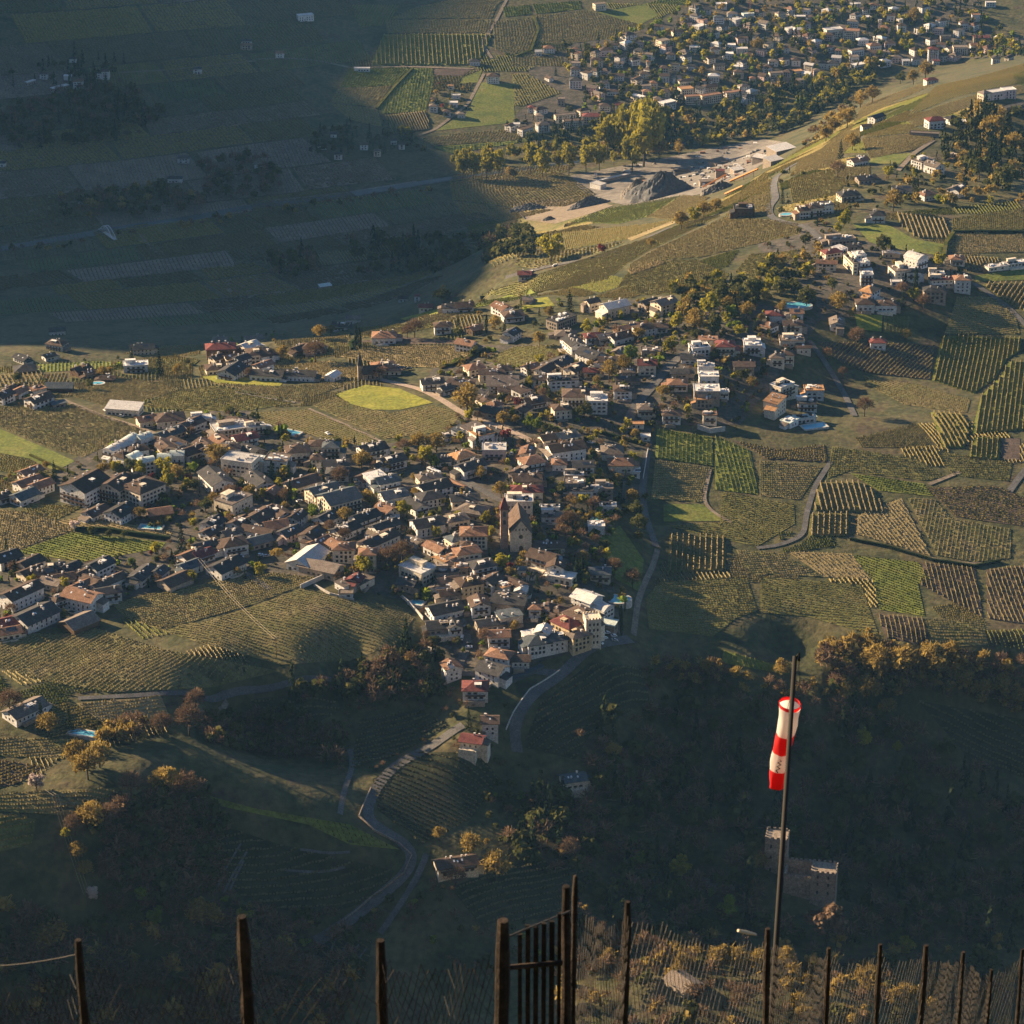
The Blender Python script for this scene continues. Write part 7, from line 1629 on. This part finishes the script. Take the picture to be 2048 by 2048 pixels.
for i, pts in enumerate(([(482, 1688), (455, 1725), (430, 1790)], [(494, 1704), (468, 1742), (447, 1788)], [(488, 1722), (470, 1752), (456, 1792)], [(672, 1877), (655, 1905), (652, 1935)], [(700, 1880), (672, 1910), (668, 1950)], [(718, 1890), (690, 1915), (684, 1958)], [(735, 1895), (705, 1925), (700, 1960)], [(600, 1700), (650, 1712), (700, 1705)], [(560, 1740), (630, 1750), (690, 1735)])):
    Wp = hf.cast_many([tuple(np.array(a) + (np.array(c) - np.array(a)) * f) for a, c in zip(pts[:-1], pts[1:]) for f in (0, .34, .67)] + [pts[-1]])
    ribbon("terrace_path", Wp, 0.9, MATS["gravel_dark"], .4)
# gravestones
_g = MB(); _W = hf.cast_many([(1012, 1125), (1060, 1122), (1075, 1160), (1030, 1178), (1010, 1150)])[:, :2]
_P = rng.uniform(_W.min(0), _W.max(0), (260, 2)); _P = _P[inside(_P, _W)]; _Z = hf.h(_P[:, 0], _P[:, 1])
for (x, y), z in zip(_P, _Z): w = random.uniform(.3, .6); _g.box(x - w, x + w, y - .12, y + .12, z, z + random.uniform(.8, 1.5))
tag(_g.build("gravestones", MATS["stone_cream"]), "rows of small gravestones in front of the church", kind="stuff")
# ================================================================ foreground: net fence, gate, windsock
noise_mat("weathered_wood", [(0.010, 0.008, 0.006), (0.020, 0.014, 0.010), (0.048, 0.033, 0.022)], scale=6, scale2=30, rough=0.9, bump=0.01, bscale=60)
noise_mat("net_wire", [(0.035, 0.030, 0.026), (0.06, 0.051, 0.043)], scale=20, rough=0.7)
m, nt, bs = nodes("sock_red"); bs.inputs["Base Color"].default_value = (0.62, 0.012, 0.014, 1); bs.inputs["Roughness"].default_value = .8
m, nt, bs = nodes("sock_white"); bs.inputs["Base Color"].default_value = (0.72, 0.66, 0.60, 1); bs.inputs["Roughness"].default_value = .8
for q in ("sock_red", "sock_white"):      # thin cloth lets some sun through
    nt = MATS[q].node_tree; bs = [n for n in nt.nodes if n.type == 'BSDF_PRINCIPLED'][0]; out = [n for n in nt.nodes if n.type == 'OUTPUT_MATERIAL'][0]
    t = nt.nodes.new("ShaderNodeBsdfTranslucent"); t.inputs[0].default_value = bs.inputs["Base Color"].default_value; mx = nt.nodes.new("ShaderNodeMixShader"); mx.inputs[0].default_value = .5
    nt.links.new(bs.outputs[0], mx.inputs[1]); nt.links.new(t.outputs[0], mx.inputs[2]); nt.links.new(mx.outputs[0], out.inputs[0])
m, nt, bs = nodes("sock_mark"); bs.inputs["Base Color"].default_value = (0.015, 0.015, 0.015, 1); bs.inputs["Roughness"].default_value = .8
m, nt, bs = nodes("pole_metal"); bs.inputs["Base Color"].default_value = (0.030, 0.028, 0.025, 1); bs.inputs["Roughness"].default_value = .85; bs.inputs["Specular IOR Level"].default_value = .15

def along(px, py, dist): d = ray(px, py); return Vector(CAM + d * dist)
def rough_post(pts, r, seed, n=9):
    rnd = random.Random(seed); b = MB(); P = [Vector(p) for p in pts]; L = []
    k = 14
    for i in range(k + 1):
        f = i / k * (len(P) - 1); j = min(int(f), len(P) - 2); q = P[j].lerp(P[j + 1], f - j); L.append(q + Vector((rnd.uniform(-1, 1), rnd.uniform(-1, 1), 0)) * r * .10)
    b.tube(L, [r * rnd.uniform(.80, 1.12) for _ in L[:-1]] + [r * .7], n); return b
fence = empty("net_fence", along(1024, 2300, 20)); tag(fence, "dark wooden posts carrying sagging wire netting along the bottom edge", "fence")
def local(v): return v - fence.location
POSTS = [(-120, 1905, 24, .055), (156, 1880, 22, .048), (484, 1832, 20.5, .060), (760, 1881, 21, .055), (1006, 1840, 19.5, .068), (1133, 1772, 20.5, .047), (1256, 1803, 25, .042), (1536, 1857, 29, .045), (1658, 1896, 34, .042), (1761, 1888, 36, .046), (1853, 1890, 38, .058), (1927, 1904, 42, .052), (1983, 1939, 46, .045), (2045, 1898, 47, .045), (2120, 1905, 50, .045)]
TOPS = []
for i, (px, py, d, r) in enumerate(POSTS):
    T = along(px, py, d); lean = Vector((random.uniform(-.06, .06), random.uniform(-.05, .05), 0)); gz = float(hf.h(T.x, T.y)[0]); B = Vector((T.x, T.y, gz - .3)) + lean
    rough_post([local(B), local(T)], r * .78, i).build("post", MATS["weathered_wood"], fence); TOPS.append(T)
_st = along(1151, 1752, 20.7); rough_post([local(Vector((_st.x - .02, _st.y, _st.z - 2.5))), local(_st)], .022, 77, 6).build("stake", MATS["weathered_wood"], fence, True)
def net(A, B, dropA, dropB, name, sag=.10, pitch=.085, seed=0, h=1.9):
    """diamond netting between two posts: two families of slanting wires"""
    b = MB(); rnd = random.Random(seed); L = (B - A).length; u = (B - A).normalized(); vw = Vector(CAM) - A.lerp(B, .5); vw.normalize()
    def pt(s, z):      # s along 0..1, z below the top edge
        top = A.lerp(B, s); d0 = dropA + (dropB - dropA) * s + sag * 4 * s * (1 - s) + .03 * math.sin(s * 23 + seed) + .02 * math.sin(s * 51)
        w = .05 * math.sin(s * 9 + z * 3 + seed)
        return Vector((top.x + w * .5, top.y + w, top.z - d0 - z))
    wd = .0034 if pitch < .09 else .0033
    for fam in (-1, 1):
        n = int((L + h * .75) / pitch)
        for i in range(-int(h * .75 / pitch) if fam > 0 else 0, n):
            s0 = i * pitch; pts = []; k = 9
            for j in range(k + 1):
                z = h * j / k; s = s0 + (fam * .55 * z if fam > 0 else -.55 * z) + .012 * math.sin(j * 2 + i)
                if 0 <= s <= L: pts.append(pt(s / L, z))
            for a, c in zip(pts[:-1], pts[1:]):
                pass
            if len(pts) > 1: b.tube([local(q) for q in pts], wd * .85, 3, cap=False)
    o = b.build("netting", MATS["net_wire"], fence); o["kind"] = "stuff"
_drop = [.22, .22, .34, .12, .2, .2, .15, .18, .12, .14, .16, .12, .1, .1, .1]
for i in range(len(TOPS) - 1):
    if i == 4: continue          # the gate stands here
    net(TOPS[i], TOPS[i + 1], _drop[i], _drop[i + 1], "netting", sag=.16 if i < 4 else .10, pitch=.085 if i < 5 else .16 if i == 5 else .125, seed=i)
for i in range(len(TOPS) - 1):
    b = MB(); A, B = local(TOPS[i]) - Vector((0, 0, .12)), local(TOPS[i + 1]) - Vector((0, 0, .12))
    if i == 0: b.tube([A.lerp(B, f) - Vector((0, 0, .05 * 4 * f * (1 - f))) for f in [k / 8 for k in range(9)]], .0035, 5); b.build("top_wire", MATS["net_wire"], fence)
gate = empty("wooden_gate", along(1070, 2300, 19.8)); tag(gate, "narrow dark gate of upright wooden slats between two fence posts", "gate")
for i, (px, py, r) in enumerate(((1040, 1868, .014), (1056, 1850, .016), (1072, 1853, .017), (1088, 1846, .016), (1104, 1842, .018), (1119, 1826, .013))):
    T = along(px, py, 20.0); b = MB(); B = Vector((T.x, T.y, T.z - 1.7)); o_ = gate.location
    x0 = T.x - o_.x; y0 = T.y - o_.y; b.box(x0 - r, x0 + r, y0 - .012, y0 + .012, B.z - o_.z, T.z - o_.z); b.build("slat", MATS["weathered_wood"], gate)
T1, T2 = along(1015, 1935, 20.05), along(1125, 1925, 20.05); b = MB(); b.tube([T1 - gate.location, T2 - gate.location], .02, 5); b.build("rail", MATS["weathered_wood"], gate)
T1, T2 = along(1000, 1880, 19.6), along(1140, 1822, 20.4); b = MB(); b.tube([T1 - gate.location, T2 - gate.location], .007, 5); b.build("gate_wire", MATS["net_wire"], gate)
# loose stick on the fence
_s1, _s2 = along(1476, 1861, 28.6), along(1512, 1869, 28.8); o = MB().tube([(0, 0, 0), tuple((_s2 - _s1) * .5), tuple(_s2 - _s1)], [.016, .02, .012], 6).build("broken_stick", MATS["cable"]); o.location = _s1; tag(o, "pale broken stick lying on top of the fence netting", "stick")

# windsock
SD = 34.0
top = along(1590, 1312, SD); low = along(1541.6, 2048, SD); dirv = (low - top); gz = float(hf.h(low.x + dirv.x * .2, low.y)[0])
base = top + dirv * ((gz - top.z) / dirv.z)
wp = empty("windsock_pole", base); MB().tube([(0, 0, 0), tuple((top - base) * .5), tuple(top - base)], [.038, .033, .027], 10).build("mast", MATS["pole_metal"], wp, True)
arm = along(1599, 1306, SD - .02) - base; b = MB(); b.tube([tuple(top - base - Vector((0, 0, .05))), tuple(arm), tuple(arm + Vector((.0, .0, -.10)))], .018, 7); b.build("swivel_arm", MATS["pole_metal"], wp, True)
tag(wp, "tall thin leaning metal pole holding the windsock", "pole")
ring_c = along(1580, 1407, SD + .12); end_c = along(1551.5, 1574, SD + .86)
ws = empty("windsock", ring_c); ax = (end_c - ring_c); Ls = ax.length; ax.normalize(); sx = Vector((1, 0, 0)); sx = (sx - ax * sx.dot(ax)).normalized(); sy = ax.cross(sx)
def sock(f0, f1, mat, name, seed):
    n, k = 24, 8; V = []
    for i in range(k + 1):
        f = f0 + (f1 - f0) * i / k; r = .124 * (1 - f) + .083 * f; r *= 1 + .03 * math.sin(f * 31)
        c = ax * (Ls * f) + sx * (.012 * math.sin(f * 7))
        for j in range(n):
            a = 2 * math.pi * j / n; rr = r * (1 + .09 * f * math.sin(3 * a + f * 6) + .06 * f * math.sin(5 * a - f * 11) + .02 * math.sin(7 * a + f * 25)); V.append(tuple(c + (sx * math.cos(a) + sy * math.sin(a) * (1 - .25 * f)) * rr))
    F = [(i * n + j, i * n + (j + 1) % n, (i + 1) * n + (j + 1) % n, (i + 1) * n + j) for i in range(k) for j in range(n)]
    return link(bpy.data.objects.new(name, mesh_np(name, V, F, [MATS[mat]], True)), ws)
sock(0, .035, "sock_red", "mouth_band", 0); sock(.035, .36, "sock_white", "white_band", 1); sock(.36, .575, "sock_red", "red_band", 2); sock(.575, .79, "sock_white", "white_band", 3); sock(.79, 1.0, "sock_red", "red_band", 4)
b = MB(); b.tube([tuple((sx * math.cos(t) + sy * math.sin(t)) * .125) for t in [2 * math.pi * i / 28 for i in range(29)]], .006, 6); b.build("mouth_ring", MATS["sock_red"], ws, True)
b = MB()
for a in (.4, 1.9, 3.5, 5.2): b.tube([tuple((sx * math.cos(a) + sy * math.sin(a)) * .125), tuple(arm + base - ring_c + Vector((0, 0, -.1)))], .003, 4)
b.build("bridle_cords", MATS["metal_dark"], ws)["kind"] = "stuff"
# black zigzag mark on the second white band
b = MB(); zz = [(.605, -.008), (.62, .012), (.645, -.022), (.665, .014), (.692, -.024), (.712, .010), (.742, -.030), (.765, -.006)]; P3 = []
vw = (Vector(CAM) - ws.location).normalized()
for f, u in zz:
    r = .124 * (1 - f) + .083 * f; c = ax * (Ls * f) + sx * (.012 * math.sin(f * 7)); fr = (vw - ax * vw.dot(ax)).normalized(); sd = fr.cross(ax).normalized()
    if sd.x < 0: sd = -sd
    ang = u / r + .12; P3.append(c + (fr * math.cos(ang) + sd * math.sin(ang)) * (r * 1.03 + .004))
b.tube([tuple(p) for p in P3], .0085, 5); b.build("zigzag_mark", MATS["sock_mark"], ws)
tag(ws, "red and white striped windsock hanging limp from the thin pole", "windsock")
# ================================================================ haze over the valley
def _haze():
    m = bpy.data.materials.new("haze"); m.use_nodes = True; nt = m.node_tree; nt.nodes.clear()
    out = nt.nodes.new("ShaderNodeOutputMaterial"); v = nt.nodes.new("ShaderNodeVolumePrincipled")
    v.inputs["Color"].default_value = (0.26, 0.58, 1.0, 1); v.inputs["Density"].default_value = 0.000016; v.inputs["Anisotropy"].default_value = 0.0
    nt.links.new(v.outputs[0], out.inputs["Volume"])
    x0, x1, y0, y1, z0, z1 = XS[0] - 10, XS[-1] + 10, YS[0] - 10, YS[-1] + 10, 298.0, float(hf.Z.max()) + 8
    V = [(x, y, z) for z in (z0, z1) for y in (y0, y1) for x in (x0, x1)]
    F = [(0, 2, 3, 1), (4, 5, 7, 6), (0, 1, 5, 4), (2, 6, 7, 3), (0, 4, 6, 2), (1, 3, 7, 5)]
    o = link(bpy.data.objects.new("haze", mesh_np("haze", V, F, [m])))
    tag(o, "thin pale haze filling the valley air", kind="stuff")
_haze()
